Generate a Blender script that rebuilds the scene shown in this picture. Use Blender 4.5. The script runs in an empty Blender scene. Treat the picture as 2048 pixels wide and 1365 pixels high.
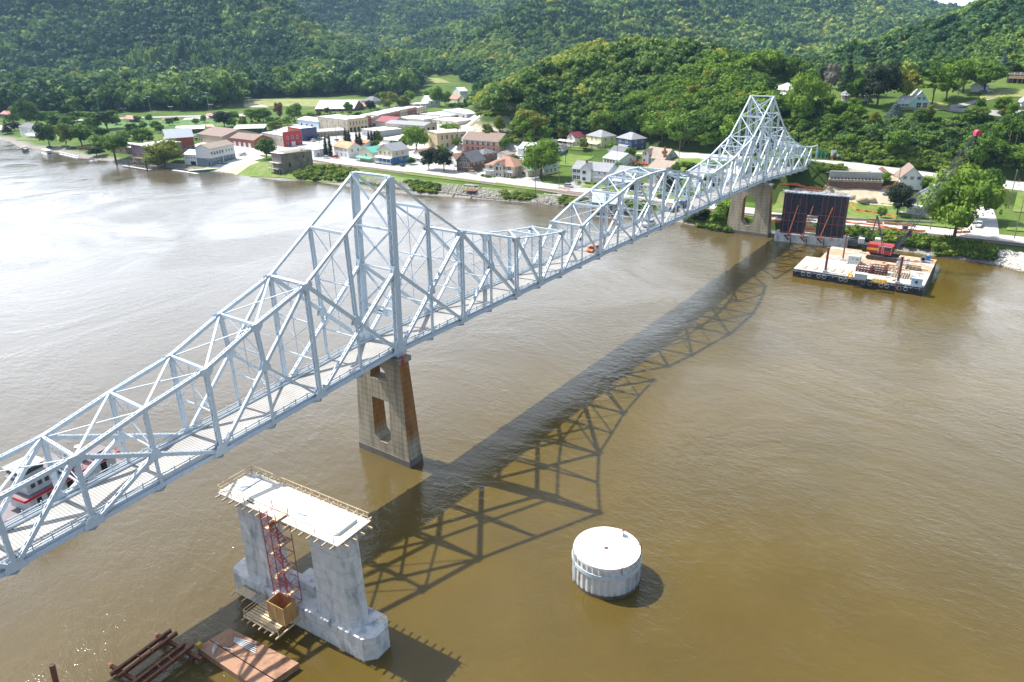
import bpy, math, random
import numpy as np
from math import radians as R
random.seed(7); NR = np.random.RandomState(11)
scene = bpy.context.scene
COL = scene.collection
# ------------------------------------------------------------------ camera
CAM = np.array([-84.722, -86.581, 73.710]); FPX = 1465.98
YAW, PITCH, ROLL = 0.629800, 0.394821, -0.018662
_f = np.array([math.cos(YAW)*math.cos(PITCH), math.sin(YAW)*math.cos(PITCH), -math.sin(PITCH)])
_r0 = np.array([math.sin(YAW), -math.cos(YAW), 0.0]); _u0 = np.cross(_r0, _f)
_r = math.cos(ROLL)*_r0 + math.sin(ROLL)*_u0; _u = -math.sin(ROLL)*_r0 + math.cos(ROLL)*_u0
from mathutils import Matrix, Vector
cd = bpy.data.cameras.new('camera'); cam = bpy.data.objects.new('camera', cd); COL.objects.link(cam)
cam.matrix_world = Matrix(((_r[0], _u[0], -_f[0], CAM[0]), (_r[1], _u[1], -_f[1], CAM[1]), (_r[2], _u[2], -_f[2], CAM[2]), (0, 0, 0, 1)))
cd.sensor_width = 36; cd.lens = 36*FPX/2048; cd.clip_start = 1; cd.clip_end = 20000
scene.camera = cam
# ------------------------------------------------------------------ light
SUN_EL = R(54.0); SUN_AZ = R(-83.2)      # direction the light travels in plan
sd = bpy.data.lights.new('sun', 'SUN'); sun = bpy.data.objects.new('sun', sd); COL.objects.link(sun)
dv = Vector((math.cos(SUN_AZ)*math.cos(SUN_EL), math.sin(SUN_AZ)*math.cos(SUN_EL), -math.sin(SUN_EL)))
sun.rotation_euler = dv.to_track_quat('-Z', 'Y').to_euler(); sun.location = (0, 0, 300)
sd.energy = 4.6; sd.angle = R(0.53); sd.color = (1.0, 0.955, 0.89)
w = bpy.data.worlds.new('World'); scene.world = w; w.use_nodes = True
nt = w.node_tree; nt.nodes.clear()
def N(t, typ, **kw):
    n = t.nodes.new(typ)
    for k, v in kw.items(): setattr(n, k, v)
    return n
sky = N(nt, 'ShaderNodeTexSky', sky_type='NISHITA', sun_disc=False)
sky.sun_elevation = SUN_EL; sky.sun_rotation = math.atan2(-dv.x, -dv.y); sky.altitude = 200; sky.air_density = 1.2; sky.dust_density = 2.0
tc = N(nt, 'ShaderNodeTexCoord'); mp = N(nt, 'ShaderNodeMapping'); mp.inputs['Scale'].default_value = (1.6, 1.6, 4.2)
mp.inputs['Location'].default_value = (3.1, 0.7, 0.0)
no = N(nt, 'ShaderNodeTexNoise'); no.inputs['Scale'].default_value = 1.5; no.inputs['Detail'].default_value = 7; no.inputs['Roughness'].default_value = .58
rp = N(nt, 'ShaderNodeValToRGB'); rp.color_ramp.elements[0].position = .42; rp.color_ramp.elements[1].position = .62
mx = N(nt, 'ShaderNodeMixRGB')
# unseen bright cloud lobe, added low in the sky to whiten the water
vd = N(nt, 'ShaderNodeVectorMath', operation='DOT_PRODUCT'); vd.inputs[1].default_value = (math.cos(1.36)*math.cos(.26), math.sin(1.36)*math.cos(.26), math.sin(.26))
cl = N(nt, 'ShaderNodeMath', operation='MAXIMUM'); cl.inputs[1].default_value = 0.0
pw = N(nt, 'ShaderNodeMath', operation='POWER'); pw.inputs[1].default_value = 6.0
md = N(nt, 'ShaderNodeMath', operation='MULTIPLY_ADD'); md.inputs[1].default_value = 8.0; md.inputs[2].default_value = 25.0
vs_ = N(nt, 'ShaderNodeVectorMath', operation='SCALE'); vs_.inputs[0].default_value = (.90, .965, 1.08)
# low cloud band, added bright on the side the river reflects
sp = N(nt, 'ShaderNodeSeparateXYZ'); mr = N(nt, 'ShaderNodeMapRange'); mr.inputs[1].default_value = .20; mr.inputs[2].default_value = .62; mr.inputs[3].default_value = 1.0; mr.inputs[4].default_value = 0.0
mxm = N(nt, 'ShaderNodeMath', operation='MAXIMUM')
bg = N(nt, 'ShaderNodeBackground'); bg.inputs[1].default_value = .085
wo = N(nt, 'ShaderNodeOutputWorld'); L = nt.links.new
L(tc.outputs['Generated'], mp.inputs[0]); L(mp.outputs[0], no.inputs[0]); L(no.outputs[0], rp.inputs[0])
L(tc.outputs['Generated'], sp.inputs[0]); L(sp.outputs[2], mr.inputs[0])
fd_ = N(nt, 'ShaderNodeVectorMath', operation='DOT_PRODUCT'); fd_.inputs[1].default_value = (math.cos(.95), math.sin(.95), 0); fa_ = N(nt, 'ShaderNodeMapRange'); fa_.inputs[1].default_value = -.05; fa_.inputs[2].default_value = .5
L(tc.outputs['Generated'], fd_.inputs[0]); L(fd_.outputs['Value'], fa_.inputs[0])
m1 = N(nt, 'ShaderNodeMath', operation='MULTIPLY'); L(mr.outputs[0], m1.inputs[0]); L(fa_.outputs[0], m1.inputs[1])
m2 = N(nt, 'ShaderNodeMath', operation='MULTIPLY_ADD'); L(rp.outputs[0], m2.inputs[0]); m2.inputs[1].default_value = .32; m2.inputs[2].default_value = .70
m3 = N(nt, 'ShaderNodeMath', operation='MULTIPLY'); L(m1.outputs[0], m3.inputs[0]); L(m2.outputs[0], m3.inputs[1])
m4 = N(nt, 'ShaderNodeMath', operation='MULTIPLY'); L(rp.outputs[0], m4.inputs[0]); m4.inputs[1].default_value = .10
L(m3.outputs[0], mxm.inputs[0]); L(m4.outputs[0], mxm.inputs[1])
L(tc.outputs['Generated'], vd.inputs[0]); L(vd.outputs['Value'], cl.inputs[0]); L(cl.outputs[0], pw.inputs[0]); L(pw.outputs[0], md.inputs[0]); L(md.outputs[0], vs_.inputs['Scale']); L(vs_.outputs[0], mx.inputs[2])
L(mxm.outputs[0], mx.inputs[0]); L(sky.outputs[0], mx.inputs[1]); L(mx.outputs[0], bg.inputs[0]); L(bg.outputs[0], wo.inputs[0])
scene.view_settings.view_transform = 'Standard'; scene.view_settings.look = 'None'
scene.view_settings.exposure = 0.78; scene.view_settings.gamma = 1
try: scene.view_settings.use_curve_mapping = False
except Exception: pass
scene.render.engine = 'CYCLES'
scene.cycles.max_bounces = 6; scene.cycles.diffuse_bounces = 2; scene.cycles.glossy_bounces = 3; scene.cycles.transparent_max_bounces = 8
# ------------------------------------------------------------------ geometry of the place
def ray(px, py):
    d = _f + (px-1024)/FPX*_r - (py-682.5)/FPX*_u
    return d
def G(px, py, z=0.0):                       # where that view ray meets the level z
    d = ray(px, py); t = (z-CAM[2])/d[2]; return CAM + t*d
def FD(px, py, D):                          # point at forward distance D
    d = ray(px, py); t = D/(d[0]*math.cos(YAW)+d[1]*math.sin(YAW)); return CAM + t*d
def PJ(X):
    d = np.asarray(X, float)-CAM; z = d@_f
    return 1024+FPX*(d@_r)/z, 682.5-FPX*(d@_u)/z
def zof(P, py):                             # height at which the upright over P reaches picture row py
    lo, hi = P[2]-5, P[2]+90
    for _ in range(40):
        m = (lo+hi)/2
        if PJ((P[0], P[1], m))[1] > py: lo = m
        else: hi = m
    return lo
SHORE = [(150, -900), (165, -400), (190, -150)]+[tuple(G(*q)[:2]) for q in [(2047, 545), (1990, 530), (1870, 512)]]+[(204, -38), (202.5, -33), (201.5, -8), (201, 2)]+[tuple(G(*q)[:2]) for q in [(1438, 463), (1380, 450), (1300, 430), (1130, 412), (940, 397), (770, 385), (620, 362), (560, 362), (440, 345), (350, 338), (240, 325), (150, 316), (90, 300), (40, 297), (20, 285), (0, 280)]]+[(170, 760), (140, 1000), (60, 1400), (-100, 2800)]
SH = np.array(SHORE, float)
def shore_s(x, y):                          # signed distance inland
    x = np.asarray(x, float); y = np.asarray(y, float)
    best = np.full(x.shape, 1e9); 
    for a, b in zip(SH[:-1], SH[1:]):
        ab = b-a; t = np.clip(((x-a[0])*ab[0]+(y-a[1])*ab[1])/(ab@ab), 0, 1)
        best = np.minimum(best, np.hypot(x-a[0]-t*ab[0], y-a[1]-t*ab[1]))
    xs = np.interp(y, SH[:, 1], SH[:, 0])
    return np.where(x > xs, best, -best)
HWY = [(1110, 293, 6.8), (1240, 299, 8.2), (1400, 313, 11.5), (1520, 320, 14.2), (1640, 327, 15.9), (1720, 334, 15.4), (1850, 351, 12.8), (1950, 362, 11), (2047, 373, 10), (2200, 395, 9)]
HWYP = np.array([G(*h) for h in HWY])
# hills: (px, py, forward distance) seen ground points, or (px, distance, z, 'z')
HC = []
def hp(*a):
    for q in a:
        D = q[1] if len(q) == 4 else q[2]; hn = 71.5-.01866*(q[0]-1024); ho = 37.9-.0208*(q[0]-1024)
        Dn = min(100700/(103600/D-33), D*1.4) if D < 1800 else D*1.4
        if len(q) == 4:
            z = q[2] if q[2] < 12 else 73.7-(ho+(75.4-q[2])/D*1480-hn)/1466*Dn; P = FD(q[0], 200, Dn); HC.append((P[0], P[1], z))
        else: P = FD(q[0], q[1], Dn); HC.append((P[0], P[1], P[2]))
for px in (-350, -100, 150, 400, 650, 850):
    for D in (150, 300, 420, 560, 720): hp((px, D, 0, 'z'))
for px in (950, 1100, 1300, 1500, 1750, 2000, 2300):
    for D in (120, 200, 290): hp((px, D, 0, 'z'))
hp((950, 350, 0, 'z'), (1030, 380, 3, 'z'), (1200, 380, 4, 'z'), (1350, 345, 4, 'z'), (930, 410, 0, 'z'), (930, 480, 0, 'z'), (900, 540, 0, 'z'), (880, 640, 2, 'z'), (700, 850, 3, 'z'), (400, 900, 3, 'z'), (100, 1000, 4, 'z'), (-250, 1050, 5, 'z'))
# left hill
hp((-350, 125, 1120), (0, 120, 1080), (200, 118, 1050), (400, 120, 1010), (600, 130, 970), (700, 138, 940), (-300, 20, 1320), (0, 20, 1260), (200, 20, 1220), (400, 20, 1180), (-300, -90, 1500), (0, -90, 1430), (250, -90, 1380), (430, -60, 1300),
   (490, 8, 1200), (570, 62, 1110), (640, 100, 1040), (600, 1420, 45, 'z'), (700, 1250, 30, 'z'), (520, 1560, 90, 'z'), (0, 1800, 190, 'z'), (300, 1750, 180, 'z'))
# second hill, in shade
hp((600, 30, 1780), (720, 70, 1700), (620, -50, 1960), (800, -40, 1930), (900, 60, 1640), (800, 95, 1450), (860, 125, 1200), (960, -10, 1900), (760, 130, 1120), (900, 1450, 40, 'z'))
# centre hill
hp((900, 170, 830), (950, 155, 890), (985, 80, 1080), (1090, 20, 1260), (1180, -30, 1400), (1300, -70, 1600), (1150, 110, 1020), (1250, 60, 1120), (1350, 65, 1150), (1440, 100, 1130), (1350, 5, 1400), (1450, 45, 1320), (1510, 88, 1210), (1000, 1350, 50, 'z'), (1060, 1550, 70, 'z'), (1100, 760, 5, 'z'), (1250, 850, 8, 'z'))
# right far hill
hp((1815, 16, 1520), (1885, 50, 1350), (1700, 5, 1550), (1600, -25, 1650), (1500, -40, 1750), (1700, 60, 1300), (1600, 90, 1190), (1800, 72, 1280), (1560, 40, 1400), (1650, 112, 1120), (1560, 112, 1080), (1750, 118, 980), (1840, 1750, 60, 'z'), (1950, 1500, 45, 'z'))
# far background
for px, z in ((-300, 190), (0, 190), (300, 190), (600, 190), (900, 180), (1200, 170), (1500, 140)): hp((px, 2900, z, 'z'), (px, 4600, z*.9, 'z'))
hp((1750, 2900, 80, 'z'), (1850, 26, 3300), (1960, 26, 3300), (1900, 44, 2300), (2100, 24, 3300), (2300, 3300, 90, 'z'), (1850, 4600, 70, 'z'), (2100, 4600, 70, 'z'))
# terrace with houses and the slope under it
hp((1560, 204, 375), (1660, 210, 368), (1760, 215, 362), (1830, 226, 350), (1930, 215, 355), (2040, 200, 350), (2200, 200, 350), (1620, 480, 29, 'z'), (1720, 480, 31, 'z'), (1820, 460, 32, 'z'),
   (1600, 265, 339), (1750, 270, 336), (1900, 285, 325), (2050, 290, 320), (1560, 309, 312), (1700, 322, 306), (1850, 337, 300), (2000, 352, 296), (2150, 365, 290))
# right hill
hp((1740, 110, 650), (1800, 92, 640), (1900, 72, 640), (2000, 30, 640), (2060, 0, 650), (2250, -60, 680), (1800, 145, 530), (1900, 135, 505), (2000, 125, 475), (2150, 110, 470), (2060, 70, 560), (1740, 780, 22, 'z'), (1900, 850, 32, 'z'), (2050, 900, 55, 'z'), (2300, 900, 80, 'z'), (1620, 700, 14, 'z'), (1560, 820, 10, 'z'))
# wooded bluff behind the bridge
hp((965, 432, 22, 'z'), (945, 428, 14, 'z'), (1000, 440, 25, 'z'), (955, 408, 4, 'z'), (1000, 404, 5, 'z'), (1040, 404, 8, 'z'), (1000, 462, 29, 'z'), (1045, 468, 33, 'z'), (1100, 470, 38, 'z'), (1200, 462, 44, 'z'), (1300, 457, 44, 'z'), (1400, 442, 44, 'z'), (1490, 410, 41, 'z'), (1550, 390, 34, 'z'),
   (1100, 412, 9, 'z'), (1200, 405, 10, 'z'), (1300, 388, 12, 'z'), (1400, 362, 13, 'z'), (1480, 338, 13.5, 'z'), (1150, 438, 27, 'z'), (1350, 415, 29, 'z'),
   (1200, 560, 45, 'z'), (1350, 540, 45, 'z'), (1480, 500, 40, 'z'), (1050, 560, 30, 'z'), (1200, 690, 16, 'z'), (1400, 660, 16, 'z'), (1050, 690, 8, 'z'), (1530, 600, 24, 'z'), (960, 560, 12, 'z'))
HC = np.array(HC)
def _tps():
    P = HC[:, :2]/1000; n = len(P); d = np.linalg.norm(P[:, None]-P[None], axis=2)
    K = np.where(d > 0, d*d*np.log(d+1e-12), 0) + np.eye(n)*2e-4
    Q = np.c_[np.ones(n), P]; A = np.zeros((n+3, n+3)); A[:n, :n] = K; A[:n, n:] = Q; A[n:, :n] = Q.T
    return P, np.linalg.solve(A, np.r_[HC[:, 2], 0, 0, 0])
_P, _W = _tps()
def hills(x, y):
    q = np.stack([np.ravel(x), np.ravel(y)], 1)/1000; out = np.empty(len(q))
    for i in range(0, len(q), 20000):
        c = q[i:i+20000]; d = np.linalg.norm(c[:, None]-_P[None], axis=2)
        out[i:i+20000] = np.where(d > 0, d*d*np.log(d+1e-12), 0)@_W[:-3] + _W[-3] + c@_W[-2:]
    return out.reshape(np.shape(x))
def seg_road(x, y, PL):
    best = np.full(np.shape(x), 1e9); zz = np.zeros(np.shape(x))
    for a, b in zip(PL[:-1], PL[1:]):
        ab = (b-a)[:2]; t = np.clip(((x-a[0])*ab[0]+(y-a[1])*ab[1])/(ab@ab), 0, 1)
        d = np.hypot(x-a[0]-t*ab[0], y-a[1]-t*ab[1]); m = d < best
        best = np.where(m, d, best); zz = np.where(m, a[2]+t*(b[2]-a[2]), zz)
    return best, zz
def flat_h(x, y):
    s = shore_s(x, y)
    steep = np.interp(y, [-100, 35, 65, 220, 265, 420, 460], [.62, .62, .40, .40, .2, .2, .12])
    top = np.interp(y, [-100, 200, 260, 350, 600], [4.2, 4.2, 3.2, 2.6, 2.6])
    up = np.minimum(s*steep, top) + np.clip(s-18, 0, 110)*.022
    return np.where(s > 0, up, np.maximum(s*.45, -6))
def H(x, y):
    x = np.asarray(x, float); y = np.asarray(y, float)
    f = flat_h(x, y); h = np.clip(hills(x, y), -20, 400); k_ = np.clip((h-18)/40, 0, 1)*np.clip((np.hypot(x+85, y+86)-1100)/400, 0, 1); h = h+k_*(15*np.sin(x*.0105-y*.0075+1.0)+11*np.sin(x*.005+y*.0145+2.2)-14*np.abs(np.sin(x*.0065-y*.0095))); h = np.where(shore_s(x, y) > 30, h, -20)
    z = np.maximum(f, h)
    d, rz = seg_road(x, y, HWYP)
    e = np.clip(d-13, 0, 400)
    return np.clip(z, rz-.15-e*.45, rz-.15+e*.8+np.clip(e-45, 0, 500)*3)
def H1(x, y): return float(H(np.array([x]), np.array([y]))[0])
_cache = {}
def T(px, py):                              # ground point seen at a picture position
    key = (px, py)
    if key in _cache: return _cache[key]
    d = ray(px, py); ts = 300+np.arange(0, 2500, 2.0) if py < 200 else 150+np.arange(0, 1200, .8)
    hz = math.hypot(d[0], d[1]); X = CAM[None]+np.outer(ts/hz, d)
    g = X[:, 2]-H(X[:, 0], X[:, 1]); i = np.argmax(g < 0)
    if g[i] >= 0: i = len(g)-1
    a = g[i-1]/(g[i-1]-g[i]+1e-9); P = X[i-1]+(X[i]-X[i-1])*a; _cache[key] = P
    return P
# ------------------------------------------------------------------ builders
def setp(o, label=None, cat=None, group=None, kind=None):
    if label: o['label'] = label
    if cat: o['category'] = cat
    if group: o['group'] = group
    if kind: o['kind'] = kind
    return o
def root(name, loc, label, cat, group=None, rz=0.0):
    o = bpy.data.objects.new(name, None); COL.objects.link(o); o.location = tuple(float(v) for v in loc); o.rotation_euler = (0, 0, rz); o.empty_display_size = .5
    return setp(o, label, cat, group)
def npmesh(name, V, F, mats, mi=None, smooth=False, attr=None):
    """V (n,3) array; F (m,k) array of polygons of one size"""
    me = bpy.data.meshes.new(name); V = np.asarray(V, np.float32); F = np.asarray(F, np.int32); m, k = F.shape
    me.vertices.add(len(V)); me.vertices.foreach_set('co', V.ravel()); me.loops.add(m*k); me.loops.foreach_set('vertex_index', F.ravel())
    me.polygons.add(m); me.polygons.foreach_set('loop_start', np.arange(0, m*k, k, dtype=np.int32)); me.polygons.foreach_set('loop_total', np.full(m, k, np.int32))
    if smooth: me.polygons.foreach_set('use_smooth', np.ones(m, bool))
    for mt in (mats if isinstance(mats, (list, tuple)) else [mats]): me.materials.append(mt)
    if mi is not None: me.polygons.foreach_set('material_index', np.asarray(mi, np.int32))
    if attr is not None:
        a = me.attributes.new('tint', 'FLOAT', 'POINT'); a.data.foreach_set('value', np.asarray(attr, np.float32))
    me.update(calc_edges=True); return me
def link(name, me, parent=None, loc=None):
    o = bpy.data.objects.new(name, me); COL.objects.link(o)
    if parent is not None: o.parent = parent
    if loc is not None: o.location = tuple(float(v) for v in loc)
    return o
class MB:
    def __init__(s): s.v = []; s.f = []; s.m = []
    def add(s, vs, fs, m=0):
        b = len(s.v); s.v += [tuple(float(c) for c in v) for v in vs]; s.f += [tuple(b+i for i in f) for f in fs]; s.m += [m]*len(fs); return s
    def box(s, c, sz, rz=0.0, m=0, ax=None):
        hx, hy, hz = sz[0]/2, sz[1]/2, sz[2]/2; cs, sn = math.cos(rz), math.sin(rz); vs = []
        for z in (-hz, hz):
            for x, y in ((-hx, -hy), (hx, -hy), (hx, hy), (-hx, hy)): vs.append((c[0]+x*cs-y*sn, c[1]+x*sn+y*cs, c[2]+z))
        return s.add(vs, [(3, 2, 1, 0), (4, 5, 6, 7), (0, 1, 5, 4), (1, 2, 6, 5), (2, 3, 7, 6), (3, 0, 4, 7)], m)
    def b2(s, a, b, m=0):
        return s.box([(a[i]+b[i])/2 for i in range(3)], [abs(b[i]-a[i]) for i in range(3)], 0, m)
    def bar(s, p, q, w, h, m=0, side=(0, 1, 0), off=(0, 0)):
        """box along p-q, w wide along 'side', h deep across it"""
        p = np.array(p, float); q = np.array(q, float); d = q-p; L_ = np.linalg.norm(d)
        if L_ < 1e-6: return s
        d /= L_; sd_ = np.array(side, float); sd_ -= d*(sd_@d); n = np.linalg.norm(sd_)
        if n < 1e-3: sd_ = np.array((1, 0, 0.)); sd_ -= d*(sd_@d); n = np.linalg.norm(sd_)
        sd_ /= n; up = np.cross(sd_, d); p = p+sd_*off[0]+up*off[1]; q = q+sd_*off[0]+up*off[1]; vs = []
        for e in (p, q):
            for a, b in ((-1, -1), (1, -1), (1, 1), (-1, 1)): vs.append(e+sd_*a*w/2+up*b*h/2)
        return s.add(vs, [(3, 2, 1, 0), (4, 5, 6, 7), (0, 1, 5, 4), (1, 2, 6, 5), (2, 3, 7, 6), (3, 0, 4, 7)], m)
    def cyl(s, p, q, r, r2=None, n=10, m=0, cap=True):
        r2 = r if r2 is None else r2; p = np.array(p, float); q = np.array(q, float); d = q-p; d /= np.linalg.norm(d)+1e-12
        a = np.cross(d, (0, 0, 1.) if abs(d[2]) < .9 else (1., 0, 0)); a /= np.linalg.norm(a); b = np.cross(d, a); vs = []
        for e, rr in ((p, r), (q, r2)):
            for i in range(n): t = 2*math.pi*i/n; vs.append(e+rr*(math.cos(t)*a+math.sin(t)*b))
        fs = [(i, (i+1) % n, n+(i+1) % n, n+i) for i in range(n)]
        if cap: fs += [tuple(range(n-1, -1, -1)), tuple(range(n, 2*n))]
        return s.add(vs, fs, m)
    def prism(s, poly, z0, z1, m=0, mt=None):
        n = len(poly); vs = [(x, y, z0) for x, y in poly]+[(x, y, z1) for x, y in poly]
        s.add(vs, [(i, (i+1) % n, n+(i+1) % n, n+i) for i in range(n)]+[tuple(range(n-1, -1, -1))], m)
        return s.add([(x, y, z1) for x, y in poly], [tuple(range(n))], m if mt is None else mt)
    def tube(s, pts, r, n=6, m=0):
        for a, b in zip(pts[:-1], pts[1:]): s.cyl(a, b, r, n=n, m=m)
        return s
    def blob(s, c, r, m=0, jit=.25, seed=0):
        rs = np.random.RandomState(seed); t = (1+5**.5)/2
        vs = np.array([(-1, t, 0), (1, t, 0), (-1, -t, 0), (1, -t, 0), (0, -1, t), (0, 1, t), (0, -1, -t), (0, 1, -t), (t, 0, -1), (t, 0, 1), (-t, 0, -1), (-t, 0, 1)], float)
        vs /= np.linalg.norm(vs[0]); vs *= 1+jit*(rs.rand(12, 1)-.5); vs = vs*np.array(r)+np.array(c)
        return s.add(vs, [(0, 11, 5), (0, 5, 1), (0, 1, 7), (0, 7, 10), (0, 10, 11), (1, 5, 9), (5, 11, 4), (11, 10, 2), (10, 7, 6), (7, 1, 8), (3, 9, 4), (3, 4, 2), (3, 2, 6), (3, 6, 8), (3, 8, 9), (4, 9, 5), (2, 4, 11), (6, 2, 10), (8, 6, 7), (9, 8, 1)], m)
    def build(s, name, mats, parent=None, smooth=False, org=None):
        if org is None: org = (0, 0, 0) if parent is None else tuple(parent.location)
        me = bpy.data.meshes.new(name); me.from_pydata([(x-org[0], y-org[1], z-org[2]) for x, y, z in s.v], [], s.f)
        for mt in (mats if isinstance(mats, (list, tuple)) else [mats]): me.materials.append(mt)
        if any(s.m): me.polygons.foreach_set('material_index', s.m)
        if smooth: me.polygons.foreach_set('use_smooth', [True]*len(s.f))
        me.update()
        return link(name, me, parent, org if parent is None else None)
def copy_tree(o, loc, rz, label=None, sc=None, group=None):
    r = o.copy(); COL.objects.link(r); r.location = tuple(float(v) for v in loc); r.rotation_euler = (0, 0, rz)
    if sc is not None: r.scale = (sc, sc, sc) if np.isscalar(sc) else sc
    if label: r['label'] = label
    if group: r['group'] = group
    for ch in o.children:
        c = ch.copy(); COL.objects.link(c); c.parent = r
        for g in ch.children: d = g.copy(); COL.objects.link(d); d.parent = c
    return r
# ------------------------------------------------------------------ materials
def newmat(name):
    m = bpy.data.materials.new(name); m.use_nodes = True; t = m.node_tree; t.nodes.clear()
    o = N(t, 'ShaderNodeOutputMaterial'); b = N(t, 'ShaderNodeBsdfPrincipled'); t.links.new(b.outputs[0], o.inputs[0]); return m, t, b
def ramp(t, src, stops):
    r = N(t, 'ShaderNodeValToRGB'); e = r.color_ramp.elements
    while len(e) < len(stops): e.new(.5)
    for q, (p, c) in zip(e, stops): q.position = p; q.color = (*c, 1)
    t.links.new(src, r.inputs[0]); return r.outputs[0]
def noise(t, scale, detail=4, rough=.55, coord='Object', dist=0, sc=None):
    c = N(t, 'ShaderNodeTexCoord'); n = N(t, 'ShaderNodeTexNoise'); n.inputs['Scale'].default_value = scale; n.inputs['Detail'].default_value = detail; n.inputs['Roughness'].default_value = rough; n.inputs['Distortion'].default_value = dist
    if sc:
        mpn = N(t, 'ShaderNodeMapping'); mpn.inputs['Scale'].default_value = sc; t.links.new(c.outputs[coord], mpn.inputs[0]); t.links.new(mpn.outputs[0], n.inputs[0])
    else: t.links.new(c.outputs[coord], n.inputs[0])
    return n.outputs[0]
def mul(c, k): return tuple(min(1, max(0, v*k)) for v in c)
def pm(name, col, rough=.7, var=.15, scale=1.0, metal=0.0, streak=None, dirt=None, spec=.4, bump=0.0, sc=None):
    m, t, b = newmat(name); l = t.links.new
    src = noise(t, scale, 5, .6, sc=sc); c = ramp(t, src, [(.3, mul(col, 1-var)), (.7, mul(col, 1+var))])
    if dirt:
        n2 = noise(t, dirt[1], 6, .65, sc=dirt[3] if len(dirt) > 3 else None); f = ramp(t, n2, [(dirt[2] if len(dirt) > 2 else .5, (0, 0, 0)), ((dirt[2] if len(dirt) > 2 else .5)+.18, (1, 1, 1))])
        x = N(t, 'ShaderNodeMixRGB'); x.inputs[2].default_value = (*dirt[0], 1); l(f, x.inputs[0]); l(c, x.inputs[1]); c = x.outputs[0]
    l(c, b.inputs['Base Color']); b.inputs['Roughness'].default_value = rough; b.inputs['Metallic'].default_value = metal
    b.inputs['Specular IOR Level'].default_value = spec
    if bump:
        bn = N(t, 'ShaderNodeBump'); bn.inputs['Strength'].default_value = bump; bn.inputs['Distance'].default_value = .1; l(src, bn.inputs['Height']); l(bn.outputs[0], b.inputs['Normal'])
    return m
M = {}
def mat(name, *a, **k):
    if name not in M: M[name] = pm(name, *a, **k)
    return M[name]
# shared ones
STEEL = pm('painted_steel', (.61, .70, .775), .42, .07, 2.0, 0, dirt=((.40, .40, .38), .5, .60), spec=.5)
STEELD = pm('galvanised_rail', (.52, .58, .62), .45, .08, 3)
GRATE, t_, b_ = newmat('steel_grating')
CONC = pm('old_concrete', (.33, .30, .26), .85, .2, .35, dirt=((.15, .135, .115), .25, .52, (1, 1, .35)), bump=.3)
CONCN = pm('new_concrete', (.64, .63, .61), .8, .14, .8, dirt=((.23, .26, .30), .55, .50, (1.0, 1.0, .35)), bump=.2)
def stain(m, col, scale, pos, sc, fac=.8, seams=0):
    t = m.node_tree; l = t.links.new; b = [n for n in t.nodes if n.type == 'BSDF_PRINCIPLED'][0]; src = b.inputs['Base Color'].links[0].from_socket
    f = ramp(t, noise(t, scale, 7, .7, sc=sc), [(pos, (0, 0, 0)), (pos+.09, (fac, fac, fac))]); x = N(t, 'ShaderNodeMixRGB'); l(f, x.inputs[0]); l(src, x.inputs[1]); x.inputs[2].default_value = (*col, 1); out = x.outputs[0]
    if seams:
        c = N(t, 'ShaderNodeTexCoord'); wv = N(t, 'ShaderNodeTexWave', wave_type='BANDS', bands_direction='Z'); wv.inputs['Scale'].default_value = seams; l(c.outputs['Object'], wv.inputs[0]); wr = ramp(t, wv.outputs[1], [(.01, (.88, .88, .88)), (.04, (1, 1, 1))]); y = N(t, 'ShaderNodeMixRGB', blend_type='MULTIPLY'); y.inputs[0].default_value = 1; l(out, y.inputs[1]); l(wr, y.inputs[2]); out = y.outputs[0]
    l(out, b.inputs['Base Color'])
stain(CONCN, (.27, .20, .15), .45, .60, (1, 1, .5), .7, seams=.13); stain(CONCN, (.70, .70, .68), .5, .60, (1, 1, .3), .8)
stain(STEEL, (.30, .22, .16), 1.1, .66, (1, 1, .5), .55)
RUST = pm('rust', (.19, .075, .04), .8, .35, 1.2, dirt=((.08, .035, .025), 1.1, .52))
DARK = pm('dark_opening', (.02, .022, .027), .25, .2, 1)
GLASS = pm('window_glass', (.045, .06, .08), .12, .3, .8, spec=.6)
WHITE = pm('white_paint', (.74, .74, .73), .55, .06, .6)
WOODL = pm('pale_timber', (.62, .48, .30), .75, .16, 2)
PLY = pm('plywood', (.50, .28, .10), .7, .18, 1.5, sc=(1, 1, .2))
BLACK = pm('black_rubber', (.02, .02, .022), .6, .3, 2)
# deck grating: fine cross bars
l = t_.links.new
c_ = N(t_, 'ShaderNodeTexCoord'); wv = N(t_, 'ShaderNodeTexWave', wave_type='BANDS', bands_direction='X'); wv.inputs['Scale'].default_value = .78
l(c_.outputs['Object'], wv.inputs[0]); wv2 = N(t_, 'ShaderNodeTexWave', wave_type='BANDS', bands_direction='Y'); wv2.inputs['Scale'].default_value = .24; l(c_.outputs['Object'], wv2.inputs[0])
ca = ramp(t_, wv.outputs[1], [(.25, (.25, .245, .23)), (.6, (.43, .415, .385))]); cb = ramp(t_, wv2.outputs[1], [(.9, (1, 1, 1)), (.99, (1.0, 1.0, 1.0))])
n3 = ramp(t_, noise(t_, .25, 4), [(.35, (.8, .8, .8)), (.65, (1, 1, 1))]); x1 = N(t_, 'ShaderNodeMixRGB', blend_type='MULTIPLY'); x1.inputs[0].default_value = 1; l(ca, x1.inputs[1]); l(n3, x1.inputs[2])
l(x1.outputs[0], b_.inputs['Base Color']); b_.inputs['Roughness'].default_value = .6
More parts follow.
